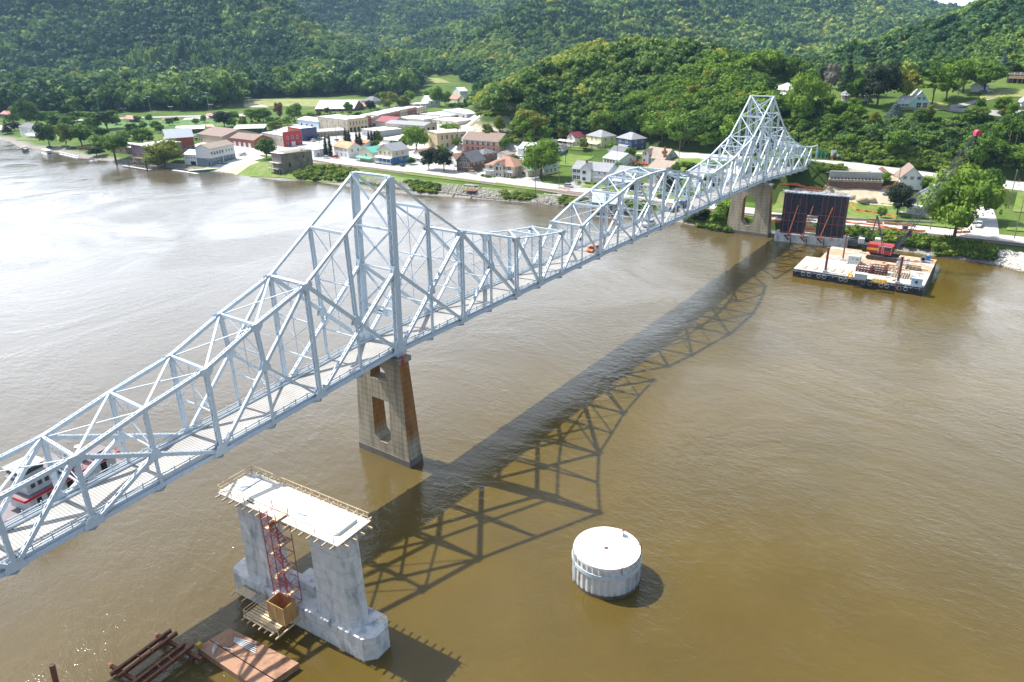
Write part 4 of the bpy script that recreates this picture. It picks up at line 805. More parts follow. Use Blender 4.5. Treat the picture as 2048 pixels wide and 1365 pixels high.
sheet('park_road', [(130, 244), (480, 232), (480, 229), (130, 241)], ASPH, .3, 'grey road along the sports park', (14, 2)); sheet('parking_lot', [(364, 242), (520, 232), (520, 226), (370, 237)], ASPH, .42, 'grey parking lot of the sports park', (10, 3))
sheet('park_road', [(0, 262), (40, 252), (36, 246), (0, 252)], PAVE, .3, 'pale lane at the left edge')
sheet('footpath', [(1535, 443), (1830, 462), (1832, 456), (1535, 437)], PAVE, .4, 'pale footpath in front of the stone wall', (14, 2))
sheet('sand_lot', [(1640, 402), (1785, 415), (1790, 380), (1650, 372)], SAND, .45, 'heaped pale sand on the building site', (10, 6))
sheet('sand_yard', [(1650, 347), (1800, 364), (1812, 352), (1660, 338)], SAND, .3, 'sandy ground between the highway and the new abutment', (10, 5))
sheet('site_yard', [(1575, 398), (1660, 408), (1665, 388), (1590, 378)], PAVE, .45, 'pale gravel of the building site under the bridge', (8, 5))
# slope of pale stone at the far right
sheet('sandy_beach', [(1440, 468), (1545, 484), (1545, 478), (1450, 462)], SAND, .12, 'strip of pale sand at the foot of the pier', (10, 2))
# ------------------------------------------------------------------ houses
WM = {'white': pm('white_siding', (.72, .72, .71), .6, .05, .5, sc=(1, 1, 6)), 'cream': pm('cream_siding', (.66, .60, .44), .65, .06, .5), 'yellow': pm('yellow_siding', (.72, .68, .42), .65, .05, .5),
      'tan': pm('tan_siding', (.50, .43, .33), .7, .08, .5), 'grey': pm('grey_siding', (.36, .38, .38), .65, .08, .5), 'navy': pm('navy_siding', (.06, .09, .20), .6, .08, .5), 'blue': pm('blue_siding', (.05, .16, .36), .6, .08, .5), 'pblue': pm('pale_blue_siding', (.50, .63, .74), .6, .06, .5),
      'mint': pm('mint_siding', (.42, .64, .58), .6, .06, .5), 'green': pm('green_trim', (.05, .20, .14), .6, .1, .5), 'red': pm('red_painted_wall', (.44, .045, .05), .65, .1, .4), 'brick': pm('brick', (.30, .10, .065), .85, .2, 1.2), 'redbarn': pm('red_barn_boards', (.40, .085, .06), .7, .12, .5),
      'stone': pm('limestone_wall', (.46, .41, .33), .85, .18, .5, dirt=((.30, .27, .22), .3, .52)), 'gold': pm('golden_limestone', (.58, .47, .29), .85, .13, .5, dirt=((.42, .35, .24), .35, .52)), 'brown': pm('brown_log_wall', (.17, .11, .08), .75, .15, .8), 'beige': pm('beige_steel_wall', (.42, .35, .27), .7, .06, .4),
      'slate': pm('slate_blue_wall', (.16, .20, .25), .7, .1, .5), 'purple': pm('plum_wall', (.22, .16, .20), .75, .12, .5), 'wood': pm('weathered_boards', (.33, .25, .16), .8, .2, 1), 'oldstone': pm('weathered_stone_wall', (.28, .24, .18), .9, .25, .35, dirt=((.15, .12, .09), .25, .5))}
RM = {'grey': pm('grey_shingles', (.30, .31, .33), .85, .12, .6), 'dgrey': pm('dark_shingles', (.17, .175, .19), .85, .15, .6), 'brown': pm('brown_shingles', (.25, .185, .155), .85, .12, .6), 'tan': pm('tan_shingles', (.35, .285, .23), .85, .12, .6), 'rust': pm('rust_red_roof', (.36, .20, .14), .8, .14, .6), 'orange': pm('orange_red_roof', (.62, .24, .12), .75, .12, .6, dirt=((.66, .46, .26), .25, .5)),
      'white': pm('white_roof', (.76, .755, .74), .6, .05, .2, dirt=((.62, .61, .58), .12, .56)), 'metal': pm('pale_metal_roof', (.58, .62, .66), .4, .05, .3, metal=.1), 'green': pm('green_metal_roof', (.12, .42, .32), .5, .06, .4), 'maroon': pm('maroon_roof', (.26, .06, .08), .7, .1, .5), 'pink': pm('faded_red_roof', (.50, .16, .17), .7, .1, .5), 'pgreen': pm('pale_green_roof', (.38, .50, .44), .75, .08, .5), 'gravel': pm('gravel_flat_roof', (.40, .40, .39), .9, .1, .3)}
BLD = {}
def bld(name, label, p1, p2, depth, eave, roof='par', rise=2.5, wall='white', rm='grey', wins=(), cat='house', over=.45, chim=None, extra=None, base=None, z0=None, side=None, doors=(), trim='white', lower=None, eave_at=2, group=None, brackets=None):
    """front wall stands between the two seen ground points; eave is the picture row of the wall top over p2"""
    A, B = T(*p1), T(*p2); 
    zb = min(A[2], B[2]) if z0 is None else z0
    if z0 is not None: A = G(p1[0], p1[1], z0); B = G(p2[0], p2[1], z0)
    A = A[:2]; B = B[:2]; W = np.linalg.norm(B-A); u = (B-A)/W; v = np.array((-u[1], u[0])); 
    if v@(A-CAM[:2]) < 0: v = -v
    he = zof(np.array((*(B if eave_at == 2 else A), zb)), eave)-zb if eave < 0 or eave > 20 else eave
    he = max(2.2, he); depth *= 1.12; rise *= 1.12; wins = [(w_[0], w_[1], w_[2]*1.1, w_[3], w_[4]*1.08, *w_[5:]) for w_ in wins]; r = root(name, (*( (A+B)/2+v*depth/2), zb), label, cat, group)
    P = lambda a, d, z: (A[0]+u[0]*a+v[0]*d, A[1]+u[1]*a+v[1]*d, zb+z)
    FC = {'f': lambda a, z, o: P(a, -o, z), 'r': lambda a, z, o: P(W+o, a, z), 'l': lambda a, z, o: P(-o, depth-a, z), 'b': lambda a, z, o: P(W-a, depth+o, z)}; FL = {'f': W, 'b': W, 'r': depth, 'l': depth}
    wm = WM[wall]
    def slab(c4, t, m, nm):
        b = MB(); b.add([tuple(q) for q in c4]+[(q[0], q[1], q[2]-t) for q in c4], [(0, 1, 2, 3), (7, 6, 5, 4), (0, 4, 5, 1), (1, 5, 6, 2), (2, 6, 7, 3), (3, 7, 4, 0)]); return b
    # walls
    b = MB(); pc = [P(0, 0, -1.2), P(W, 0, -1.2), P(W, depth, -1.2), P(0, depth, -1.2), P(0, 0, he), P(W, 0, he), P(W, depth, he), P(0, depth, he)]
    b.add(pc, [(0, 1, 5, 4), (1, 2, 6, 5), (2, 3, 7, 6), (3, 0, 4, 7), (4, 5, 6, 7)])
    if roof == 'par': b.add([P(0, 0, he), P(0, depth, he), P(0, depth/2, he+rise), P(W, 0, he), P(W, depth, he), P(W, depth/2, he+rise)], [(0, 1, 2), (5, 4, 3)])
    if roof == 'perp': b.add([P(0, 0, he), P(W, 0, he), P(W/2, 0, he+rise), P(0, depth, he), P(W, depth, he), P(W/2, depth, he+rise)], [(0, 1, 2), (5, 4, 3)])
    b.build('wall', wm, r)
    if lower:          # lower storey of another finish
        b = MB(); o_ = .04; hl = lower[1]; b.add([P(-o_, -o_, -1.1), P(W+o_, -o_, -1.1), P(W+o_, depth+o_, -1.1), P(-o_, depth+o_, -1.1), P(-o_, -o_, hl), P(W+o_, -o_, hl), P(W+o_, depth+o_, hl), P(-o_, depth+o_, hl)], [(0, 1, 5, 4), (1, 2, 6, 5), (2, 3, 7, 6), (3, 0, 4, 7), (4, 5, 6, 7)]); b.build('lower_wall', WM[lower[0]], r)
    if side:           # facade of another colour on one face: (face, wall, parapet height)
        f_, w_, ph = side; b = MB(); Lf = FL[f_]; F_ = FC[f_]; q = [F_(0, -1.1, .02), F_(Lf, -1.1, .02), F_(Lf, he+ph, .02), F_(0, he+ph, .02), F_(0, -1.1, .22), F_(Lf, -1.1, .22), F_(Lf, he+ph, .22), F_(0, he+ph, .22)]
        b.add(q, [(3, 2, 1, 0), (4, 5, 6, 7), (0, 1, 5, 4), (1, 2, 6, 5), (2, 3, 7, 6), (3, 0, 4, 7)]); b.build('facade', WM[w_], r)
    m = RM[rm]; t = .22; o = over
    if roof == 'flat':
        b = MB(); s = .35; b.add([P(-.12, -.12, he-.05), P(W+.12, -.12, he-.05), P(W+.12, depth+.12, he-.05), P(-.12, depth+.12, he-.05), P(-.12, -.12, he+s), P(W+.12, -.12, he+s), P(W+.12, depth+.12, he+s), P(-.12, depth+.12, he+s)], [(0, 1, 5, 4), (1, 2, 6, 5), (2, 3, 7, 6), (3, 0, 4, 7)])
        b.add([P(-.12, -.12, he+s), P(W+.12, -.12, he+s), P(W+.12, depth+.12, he+s), P(-.12, depth+.12, he+s), P(.2, .2, he+s), P(W-.2, .2, he+s), P(W-.2, depth-.2, he+s), P(.2, depth-.2, he+s)], [(0, 1, 5, 4), (1, 2, 6, 5), (2, 3, 7, 6), (3, 0, 4, 7)]); b.build('cornice', WM[trim] if trim in WM else wm, r)
        b = MB(); b.add([P(.1, .1, he+.12), P(W-.1, .1, he+.12), P(W-.1, depth-.1, he+.30), P(.1, depth-.1, he+.30)], [(0, 1, 2, 3)]); b.build('roof', m, r)
    elif roof == 'par':
        k = rise/(depth/2); b = slab([P(-o, -o, he-o*k+.12), P(W+o, -o, he-o*k+.12), P(W+o, depth/2, he+rise+.12), P(-o, depth/2, he+rise+.12)], t, m, 'r'); b2 = slab([P(W+o, depth+o, he-o*k+.12), P(-o, depth+o, he-o*k+.12), P(-o, depth/2, he+rise+.12), P(W+o, depth/2, he+rise+.12)], t, m, 'r')
        b.add(b2.v, b2.f); b.build('roof', m, r)
    elif roof == 'perp':
        k = rise/(W/2); b = slab([P(-o, -o, he-o*k+.12), P(W/2, -o, he+rise+.12), P(W/2, depth+o, he+rise+.12), P(-o, depth+o, he-o*k+.12)], t, m, 'r'); b2 = slab([P(W/2, -o, he+rise+.12), P(W+o, -o, he-o*k+.12), P(W+o, depth+o, he-o*k+.12), P(W/2, depth+o, he+rise+.12)], t, m, 'r')
        b.add(b2.v, b2.f); b.build('roof', m, r)
    elif roof == 'hip':
        e = min(W, depth)/2; b = MB(); c = [P(-o, -o, he), P(W+o, -o, he), P(W+o, depth+o, he), P(-o, depth+o, he)]
        if W >= depth: c += [P(e*.95, depth/2, he+rise), P(W-e*.95, depth/2, he+rise)]; fs = [(0, 1, 5, 4), (1, 2, 5), (2, 3, 4, 5), (3, 0, 4), (3, 2, 1, 0)]
        else: c += [P(W/2, e*.95, he+rise), P(W/2, depth-e*.95, he+rise)]; fs = [(0, 1, 4), (1, 2, 5, 4), (2, 3, 5), (3, 0, 4, 5), (3, 2, 1, 0)]
        b.add(c, fs); b.build('roof', m, r)
    elif roof == 'shed':
        b = slab([P(-o, -o, he+.1), P(W+o, -o, he+.1), P(W+o, depth+o, he+.1+rise), P(-o, depth+o, he+.1+rise)], t, m, 'r'); b.build('roof', m, r)
    # openings: (face, count, sill, width, height, from, to[, kind])
    for w_ in wins:
        f_, n, zc, ww, hh, a0, a1 = w_[:7]; kd = w_[7] if len(w_) > 7 else 'window'; Lf = FL[f_]; F_ = FC[f_]
        off = .06 if not (side and side[0] == f_) else .27
        for i in range(n):
            a = Lf*(a0+(a1-a0)*((i+.5)/n)); b = MB()
            def rect(x0, x1, y0, y1, o0, o1, mi): q = [F_(x0, y0, o0), F_(x1, y0, o0), F_(x1, y1, o0), F_(x0, y1, o0), F_(x0, y0, o1), F_(x1, y0, o1), F_(x1, y1, o1), F_(x0, y1, o1)]; b.add(q, [(3, 2, 1, 0), (4, 5, 6, 7), (0, 1, 5, 4), (1, 2, 6, 5), (2, 3, 7, 6), (3, 0, 4, 7)], mi)
            if kd == 'window':
                fw_ = .13; x0, x1, y0, y1 = a-ww/2, a+ww/2, zc, zc+hh
                rect(x0, x1, y0, y1, off-.04, off, 0)
                for q in ((x0-fw_, x0, y0-fw_, y1+fw_), (x1, x1+fw_, y0-fw_, y1+fw_), (x0, x1, y1, y1+fw_), (x0, x1, y0-fw_, y0)): rect(*q, off-.03, off+.06, 1)
                if ww > .9: rect(a-.04, a+.04, y0, y1, off-.02, off+.04, 1)
                rect(x0, x1, (y0+y1)/2-.035, (y0+y1)/2+.035, off-.02, off+.035, 1); wo_ = b.build('window', [GLASS, WM[trim]], r)
            elif kd == 'arch':
                x0, x1, y0, y1 = a-ww/2, a+ww/2, zc, zc+hh; rect(x0, x1, y0, y1, off-.04, off, 0)
                pts = [(a+ww/2*math.cos(t_), y1+ww/2*math.sin(t_)) for t_ in np.linspace(0, math.pi, 7)]; b.add([F_(x, z, off) for x, z in pts], [tuple(range(7))], 0)
                for q in ((x0-.12, x0, y0-.1, y1), (x1, x1+.12, y0-.1, y1), (x0, x1, y0-.12, y0)): rect(*q, off-.03, off+.06, 1)
                for (xa, za), (xb, zb_) in zip(pts[:-1], pts[1:]): b.bar(F_(xa, za, off+.02), F_(xb, zb_, off+.02), .08, .12, m=1)
                b.build('window', [GLASS, WM[trim]], r)
            elif kd == 'garage':
                rect(a-ww/2, a+ww/2, zc, zc+hh, off-.04, off+.02, 0); 
                for q in range(1, 4): rect(a-ww/2, a+ww/2, zc+hh*q/4-.02, zc+hh*q/4+.02, off+.02, off+.035, 1)
                b.build('garage_door', [WHITE, STEELD], r)
            elif kd == 'dark': rect(a-ww/2, a+ww/2, zc, zc+hh, off-.05, off+.01, 0); b.build('opening', DARK, r)
            elif kd == 'door': rect(a-ww/2, a+ww/2, zc, zc+hh, off-.04, off+.02, 0); rect(a-ww/2-.1, a+ww/2+.1, zc+hh, zc+hh+.12, off-.03, off+.06, 1); b.build('door', [WM['brown'], WHITE], r)
    if chim: b = MB(); q = P(chim[0]*W, chim[1]*depth, 0); b.box((q[0], q[1], zb+he+rise*.5+chim[2]/2), (.8, .8, rise+chim[2]), rz=math.atan2(u[1], u[0])); b.build('chimney', WM['brick'], r)
    r['_'] = 0; del r['_']
    ctx = dict(P=P, W=W, D=depth, he=he, r=r, u=u, v=v, zb=zb, FC=FC, ang=math.atan2(u[1], u[0]), rise=rise)
    if extra: extra(ctx)
    return ctx
def cbox(c, b, a0, a1, d0, d1, z0, z1, m=0):
    P = c['P']; q = [P(a0, d0, z0), P(a1, d0, z0), P(a1, d1, z0), P(a0, d1, z0), P(a0, d0, z1), P(a1, d0, z1), P(a1, d1, z1), P(a0, d1, z1)]
    b.add(q, [(3, 2, 1, 0), (4, 5, 6, 7), (0, 1, 5, 4), (1, 2, 6, 5), (2, 3, 7, 6), (3, 0, 4, 7)], m); return b
def porch(a0=0., a1=1., d=2.4, zf=.5, zr=2.9, rm='white', post='white', n=4, rail=True, roof=True, nm='porch', face='f'):
    def f(c):
        W = c['W']; x0, x1 = a0*W, a1*W; b = MB()
        if face == 'f':
            cbox(c, b, x0, x1, -d, -.05, zf-.18, zf, 1)
            if roof: P = c['P']; q = [P(x0-.2, -d-.25, zr), P(x1+.2, -d-.25, zr), P(x1+.2, -.05, zr+.75), P(x0-.2, -.05, zr+.75)]; b.add(q+[(x, y, z-.16) for x, y, z in q], [(0, 1, 2, 3), (7, 6, 5, 4), (0, 4, 5, 1), (1, 5, 6, 2), (2, 6, 7, 3), (3, 7, 4, 0)], 0)
            for i in range(n): x = x0+.1+(x1-x0-.2)*i/(n-1); cbox(c, b, x-.08, x+.08, -d+.05, -d+.21, -1, zr+.02 if roof else zf+1, 1)
            if rail:
                for z in (zf+.35, zf+.6, zf+.95): cbox(c, b, x0, x1, -d+.08, -d+.15, z-.05, z+.05, 1)
            cbox(c, b, x0+.1, x1-.1, -d+.1, -d+.13, -1, zf-.2, 2)
        b.build(nm, [RM[rm] if rm in RM else WHITE, WM[post], DARK], c['r'])
    return f
def deck(z, d=2.2, a0=0., a1=1., col='wood', rz=1.05, wrap=0., nm='balcony'):
    def f(c):
        W = c['W']; x0, x1 = a0*W, a1*W; b = MB(); cbox(c, b, x0, x1+wrap, -d, -.05, z-.2, z)
        n = max(3, int((x1-x0)/2.2))
        for i in range(n+1): x = x0+(x1-x0)*i/n; cbox(c, b, x-.07, x+.07, -d, -d+.14, -1, z+rz)
        for h in (.3, .55, .8, rz): cbox(c, b, x0, x1+wrap, -d+.03, -d+.09, z+h-.06, z+h+.04)
        if wrap: cbox(c, b, W+.05, W+wrap, -d, c['D']*.8, z-.2, z-.01); cbox(c, b, W+wrap-.06, W+wrap, -d, c['D']*.8, z+rz-.08, z+rz); cbox(c, b, W+wrap-.06, W+wrap, -d, c['D']*.8, z+.45, z+.55)
        b.build(nm, WM[col], c['r'])
    return f
def many(*fs):
    def f(c):
        for g in fs: g(c)
    return f
def wing(a0, a1, d0, d1, h, rise, wall, rm, wins=()):     # projecting gable wing in front of the main body
    def f(c):
        P = c['P']; W = c['W']; x0, x1 = a0*W, a1*W; xm = (x0+x1)/2; b = MB(); cbox(c, b, x0, x1, d0, d1, -1, h); b.add([P(x0, d0, h), P(x1, d0, h), P(xm, d0, h+rise)], [(0, 1, 2)]); b.build('gable_wing', WM[wall], c['r'])
        b = MB(); e = .3; k = rise/((x1-x0)/2)
        for (xa, za, xb, zb_) in ((x0-e, h-e*k+.1, xm, h+rise+.1), (xm, h+rise+.1, x1+e, h-e*k+.1)):
            q = [P(xa, d0-e, za), P(xb, d0-e, zb_), P(xb, d1, zb_), P(xa, d1, za)]; b.add(q+[(x, y, z-.18) for x, y, z in q], [(0, 1, 2, 3), (7, 6, 5, 4), (0, 4, 5, 1), (1, 5, 6, 2), (2, 6, 7, 3), (3, 7, 4, 0)])
        b.build('wing_roof', RM[rm], c['r'])
        for (x, z, ww, hh) in wins: b = MB(); xx = x0+(x1-x0)*x; cbox(c, b, xx-ww/2, xx+ww/2, d0-.06, d0-.01, z, z+hh, 0); cbox(c, b, xx-ww/2-.12, xx+ww/2+.12, d0-.04, d0-.005, z-.12, z+hh+.12, 1); b.build('window', [GLASS, WHITE], c['r'])
    return f
W_ = lambda f, n, z, w=1.0, h=1.5, a=.06, b=.94, k='window': (f, n, z, w, h, a, b, k)
# river front, from the left
bld('river_house', 'white two-storey house with a grey hip roof on the green point at the left', (42, 272.5), (79, 276.5), 9, 258.5, 'hip', 2.8, 'white', 'dgrey', [W_('f', 4, 3.6), W_('f', 3, 1.0)], extra=porch(.45, 1.0, 3, .5, 2.4, 'white'))
bld('river_house', 'small blue-grey house with a faded red roof at the far left edge', (2, 236), (30, 237.5), 9, 229.5, 'par', 2.4, 'slate', 'pink', [W_('f', 3, 1.0)])
bld('tavern', 'low board-clad riverside building with a flat white roof behind the leaning tree', (222, 306), (252, 308.5), 10, 292, 'flat', 0, 'wood', 'white', [W_('f', 2, 1.2, 1.2, 1.8)], cat='building', trim='wood')
bld('boat_shed', 'dark open-fronted boat shed between the boards and the plum building', (252.5, 308.5), (268, 310.5), 9, 297, 'flat', 0, 'brown', 'white', [W_('f', 1, 0, 4.6, 2.8, 0, 1, 'dark')], cat='shed', trim='wood')
def _deck2(c):
    deck(3.6, 3.0, 0, .9, 'wood')(c); b = MB(); P = c['P']
    for k in range(9): cbox(c, b, c['W']*.3+k*.7, c['W']*.3+k*.7+.72, -4.2, -3.1, 3.3-k*.42, 3.5-k*.42)
    b.build('stairs', WM['wood'], c['r'])
bld('tavern', 'plum and stone two-storey tavern with a wooden deck by the river', (268, 324), (302, 329), 22, 294, 'flat', 0, 'purple', 'white', [W_('f', 3, .3, 1.4, 2.1, .05, .6, 'arch'), W_('f', 3, 4.4, 1.2, 1.3)], cat='building', lower=('stone', 3.2), extra=_deck2, trim='purple')
bld('barn', 'red barn-like building with a pale metal roof beside the round maple', (337, 305), (391, 299.5), 12, 273, 'par', 4.6, 'redbarn', 'metal', [W_('l', 2, 1.2), W_('l', 3, 5.2, 1.0, 1.4, .2, .8), W_('f', 2, .5, 2.6, 2.2, .72, .98)], cat='building', side=('l', 'cream', 0), lower=('stone', 1.6))
bld('hall', 'large beige metal hall with a broad brown gable roof', (397, 284), (446, 291), 26, 274, 'par', 3.4, 'beige', 'brown', [W_('r', 1, 2.4, 1.4, 1.4, .2, .3), W_('f', 2, 1.0, .8, 1.6, .0, .2, 'dark')], cat='building')
bld('fire_station', 'brick garage building with four white overhead doors and a brown roof', (463, 291.5), (510, 297.5), 13, 281, 'par', 2.6, 'brick', 'brown', [W_('f', 4, 0, 2.9, 3.0, .06, .9, 'garage')], cat='building')
bld('shop_building', 'long limestone building with a bright red arched-window end wall', (527, 287), (568, 295), 13, 272.5, 'flat', 0, 'stone', 'white', [W_('f', 7, 3.8, .7, 1.5), W_('r', 3, 4.6, 1.0, 1.7, .12, .88, 'arch'), W_('r', 1, .2, 1.1, 2.2, .1, .3, 'arch'), W_('r', 1, 0, 3.0, 3.0, .38, .66, 'garage'), W_('r', 1, .2, .9, 2.2, .75, .95, 'arch')], cat='building', side=('r', 'red', 2.6))
bld('shop_building', 'red brick building with a dark blue upper front and a white cornice', (578, 278), (605, 283.5), 11, 259, 'flat', 0, 'brick', 'white', [W_('f', 1, 4.2, .9, 1.8, .35, .6), W_('r', 3, 4.2, 1.0, 2.0, .08, .92), W_('r', 1, .2, 5.5, 2.6, .1, .9, 'dark')], cat='building', side=('r', 'navy', .6), trim='red')
bld('shop_building', 'low timber-fronted shop with cars parked before it, beside the red brick building', (612, 270), (622, 276.5), 24, 266, 'flat', 0, 'wood', 'gravel', [W_('r', 4, .9, 2.2, 1.8, .1, .9)], cat='shop')
bld('shop_building', 'pale blue metal workshop with a white roof behind the low shop', (597, 253), (638, 258), 14, 243.5, 'par', 1.6, 'pblue', 'white', [W_('f', 3, .2, 2.4, 2.3, .05, .8, 'dark')], cat='workshop')
bld('stone_block', 'big limestone two-storey corner building with a white flat roof', (637, 257.5), (697, 265.5), 17, 240.5, 'flat', 0, 'stone', 'white', [W_('f', 5, 5.2, .9, 1.9, .04, .98), W_('f', 5, 1.0, .9, 1.9, .04, .98, 'arch'), W_('r', 6, 5.0, .9, 2.2, .05, .97, 'arch'), W_('r', 5, .3, 2.2, 2.9, .04, .97, 'dark')], cat='building', side=('r', 'gold', .7), chim=(.5, .8, 1))
# row of shop fronts going back along the main street
_a = T(697, 265.5); _b = T(862, 228); _dir = (_b-_a)[:2]; _len = np.linalg.norm(_dir); _dir /= _len; _px = [(724, 257.8), (737, 'x'), (749, 'x')]
def row(i0, i1, h, wall, label, rm='white', n=4, trim='stone'):
    """shop front between two shares of the street length"""
    q0 = _a[:2]+_dir*_len*i0; q1 = _a[:2]+_dir*_len*i1; nrm = np.array((-_dir[1], _dir[0])); nrm = nrm if nrm[1] > 0 else -nrm
    z = H1(*q0); c = root('brick_shop', (*( (q0+q1)/2+nrm*9), z), label, 'building', 'brick and stone shop fronts of the main street'); L_ = np.linalg.norm(q1-q0); b = MB()
    Q = lambda a, d, zz: (q0[0]+_dir[0]*a+nrm[0]*d, q0[1]+_dir[1]*a+nrm[1]*d, z+zz)
    def bxx(b, a0, a1, d0, d1, z0, z1, m=0): q = [Q(a0, d0, z0), Q(a1, d0, z0), Q(a1, d1, z0), Q(a0, d1, z0), Q(a0, d0, z1), Q(a1, d0, z1), Q(a1, d1, z1), Q(a0, d1, z1)]; b.add(q, [(3, 2, 1, 0), (4, 5, 6, 7), (0, 1, 5, 4), (1, 2, 6, 5), (2, 3, 7, 6), (3, 0, 4, 7)], m)
    bxx(b, .02, L_-.02, 0, 20, -1, h); b.build('wall', WM[wall], c); b = MB(); bxx(b, .3, L_-.3, .5, 19.7, h+.05, h+.2); b.build('roof', RM[rm], c); b = MB(); bxx(b, .02, L_-.02, -.3, .35, h-.1, h+.8); b.build('cornice', WM[trim], c)
    for k in range(n): b = MB(); x = L_*(k+.5)/n; bxx(b, x-.5, x+.5, -.07, -.01, h*.58, h*.58+2.1, 0); bxx(b, x-.65, x+.65, -.12, -.01, h*.58+2.1, h*.58+2.4, 1); b.build('window', [GLASS, WM['cream']], c)
    b = MB(); bxx(b, .4, L_-.4, -.09, -.01, .3, h*.42); b.build('shop_window', DARK, c)
for i0, i1, h, wl, lb, n in ((.135, .185, 8.2, 'brick', 'dark brick shop front next to the big limestone corner building', 4), (.19, .245, 9.0, 'red', 'bright red brick shop front, second in the main street row', 4), (.25, .33, 7.2, 'grey', 'grey low shop front, third in the main street row', 4), (.335, .46, 8.0, 'brick', 'long red brick block in the middle of the main street row', 8),
     (.465, .58, 8.2, 'brick', 'red brick shop front with a white roof past the middle of the main street', 6), (.585, .68, 8.4, 'stone', 'limestone shop front between two brick ones on the main street', 5), (.685, .80, 8.4, 'brick', 'plain red brick shop front near the far end of the main street', 6), (.805, .95, 7.4, 'cream', 'cream shop front at the far end of the main street', 6)):
    row(i0, i1, h, wl, lb, n=n)
bld('low_shop', 'low pale-roofed shop opposite the limestone corner building', (724, 271), (752, 276), 20, 263.5, 'flat', 0, 'grey', 'white', [W_('f', 3, .8, 1.6, 1.6)], cat='shop')
bld('dark_roof_shop', 'stone shop with a maroon roof across the main street', (752, 256), (788, 259), 14, 245, 'par', 3, 'stone', 'maroon', [W_('f', 3, 1.2)], cat='shop')
bld('long_stone_building', 'long limestone two-storey building with a shallow grey roof in the town centre', (772, 267), (850, 272), 13, 252, 'par', 1.6, 'stone', 'grey', [W_('f', 7, 3.8, .9, 1.7), W_('f', 6, .8, .9, 1.7), W_('r', 2, .3, 2.2, 5, .1, .9, 'dark')], cat='building')
for k, (p1, p2, d, e, lb) in enumerate([((790, 246), (848, 250), 22, 240, 'broad white flat roof in front of the main street row'), ((840, 238), (893, 243), 26, 233, 'broad white flat-roofed store behind the long limestone building'), ((862, 248), (915, 252), 20, 244, 'white flat-roofed store nearest the parked cars'), ((886, 234), (934, 238), 16, 229, 'grey-walled white-roofed store beside the cliff')]):
    bld('flat_roof_store', lb, p1, p2, d, e, 'flat', 0, 'grey' if k == 3 else 'cream', 'white', [W_('f', 4, .8, 1.8, 1.5)], cat='store', trim='white')
bld('white_store', 'low white store with a great white roof between the arborvitae and the leafy tree', (764, 285), (806, 290), 20, 283, 'shed', .9, 'white', 'white', [W_('r', 2, 1.0, 1.6, 1.4)], cat='store')
def _gal(c): cbox(c, (b := MB()), -.25, c['W']+.25, -.25, c['D']+.25, c['he']+.1, c['he']+.55); b.build('eaves_band', WM['stone'], c['r'])
bld('limestone_block', 'tall golden limestone building with two rows of dark windows on its side wall', (857, 299), (876, 305.5), 17.5, 269, 'flat', 0, 'gold', 'grey', [W_('r', 5, 7.2, .95, 2.3, .08, .95), W_('r', 5, 2.6, .95, 2.3, .08, .95)], cat='building', extra=_gal, trim='stone')
bld('apartment_house', 'long two-storey apartment house with a brown roof and two wooden balconies', (926, 301), (998, 306.5), 13, 284, 'par', 3.6, 'tan', 'brown', [W_('f', 6, 3.7, 1.9, 1.9), W_('f', 6, .6, 1.9, 1.9), W_('r', 2, 3.9, 1, 1.3), W_('r', 2, 1.0, 1, 1.3)], cat='building', extra=many(deck(3.2, 1.8, 0, 1, 'brick', nm='balcony'), deck(.1, 1.8, 0, 1, 'brick', nm='lower_balcony')))
bld('house', 'tan hip-roofed house behind the long apartment house', (972, 279), (1010, 282), 12, 273, 'hip', 2.4, 'tan', 'tan', [], cat='house')
bld('garage', 'small cream double garage with two white doors behind the tan house', (992, 315.5), (1013, 318), 9, 311, 'perp', 1.5, 'cream', 'tan', [W_('f', 2, 0, 2.9, 2.3, .04, .96, 'garage')], cat='garage')
bld('low_house', 'low flat white building beside the old stone riverside building', (598, 308), (629, 315.5), 9, 301, 'flat', 0, 'white', 'white', [W_('f', 3, .9), W_('r', 2, .7, 1.2, 1.6)], cat='building', trim='white')
def _old(c):
    b = MB()
    for z, d in ((3.0, 3.4), (6.2, 2.6)): cbox(c, b, -.6, c['W']+.2, -d, -.05, z-.2, z, 0)
    for x in np.linspace(0, c['W'], 5): cbox(c, b, x-.09, x+.09, -2.5, -2.3, -1, 6.0, 1)
    for z in (3.5, 3.95): cbox(c, b, 0, c['W'], -2.45, -2.38, z-.05, z+.05, 1)
    b.build('porch', [RM['gravel'], WM['wood']], c['r'])
bld('old_stone_building', 'old weathered stone building with dark porches and a white roof on the river bank', (547, 344), (566, 348), 19, 308, 'shed', -.6, 'oldstone', 'white', [W_('f', 3, 6.9, 1.0, 2.2), W_('f', 3, 3.6, 1.0, 2.2), W_('f', 3, .2, 1.2, 2.3, .05, .95, 'dark'), W_('r', 1, 3.0, 1.0, 2.2, .15, .35, 'dark'), W_('r', 1, 6.6, .7, 1.4, .6, .8, 'dark')], cat='building', extra=_old, chim=(.9, .7, 1.2), trim='grey')
bld('house', 'white house with an orange-red roof behind the paired arborvitae', (669, 312), (698, 317.5), 9, 297, 'par', 2.6, 'white', 'orange', [W_('f', 3, .8, 1.0, 1.7), W_('f', 2, 3.6, 1.1, 1.4, .4, .95), W_('r', 2, 3.5, 1, 1.5)])
bld('house', 'white house with a plain orange roof hidden behind the arborvitae clump', (702, 300), (728, 303), 10, 291, 'par', 2.4, 'white', 'orange', [W_('f', 2, 1.2)])
bld('house', 'cream house with a green metal roof and a green porch', (720, 322.5), (747, 326), 11, 306, 'perp', 2.4, 'cream', 'green', [W_('f', 1, 3.2, 1.5, 1.5, .3, .7)], extra=porch(-.1, .98, 2.2, .4, 2.6, 'green', 'green', 6))
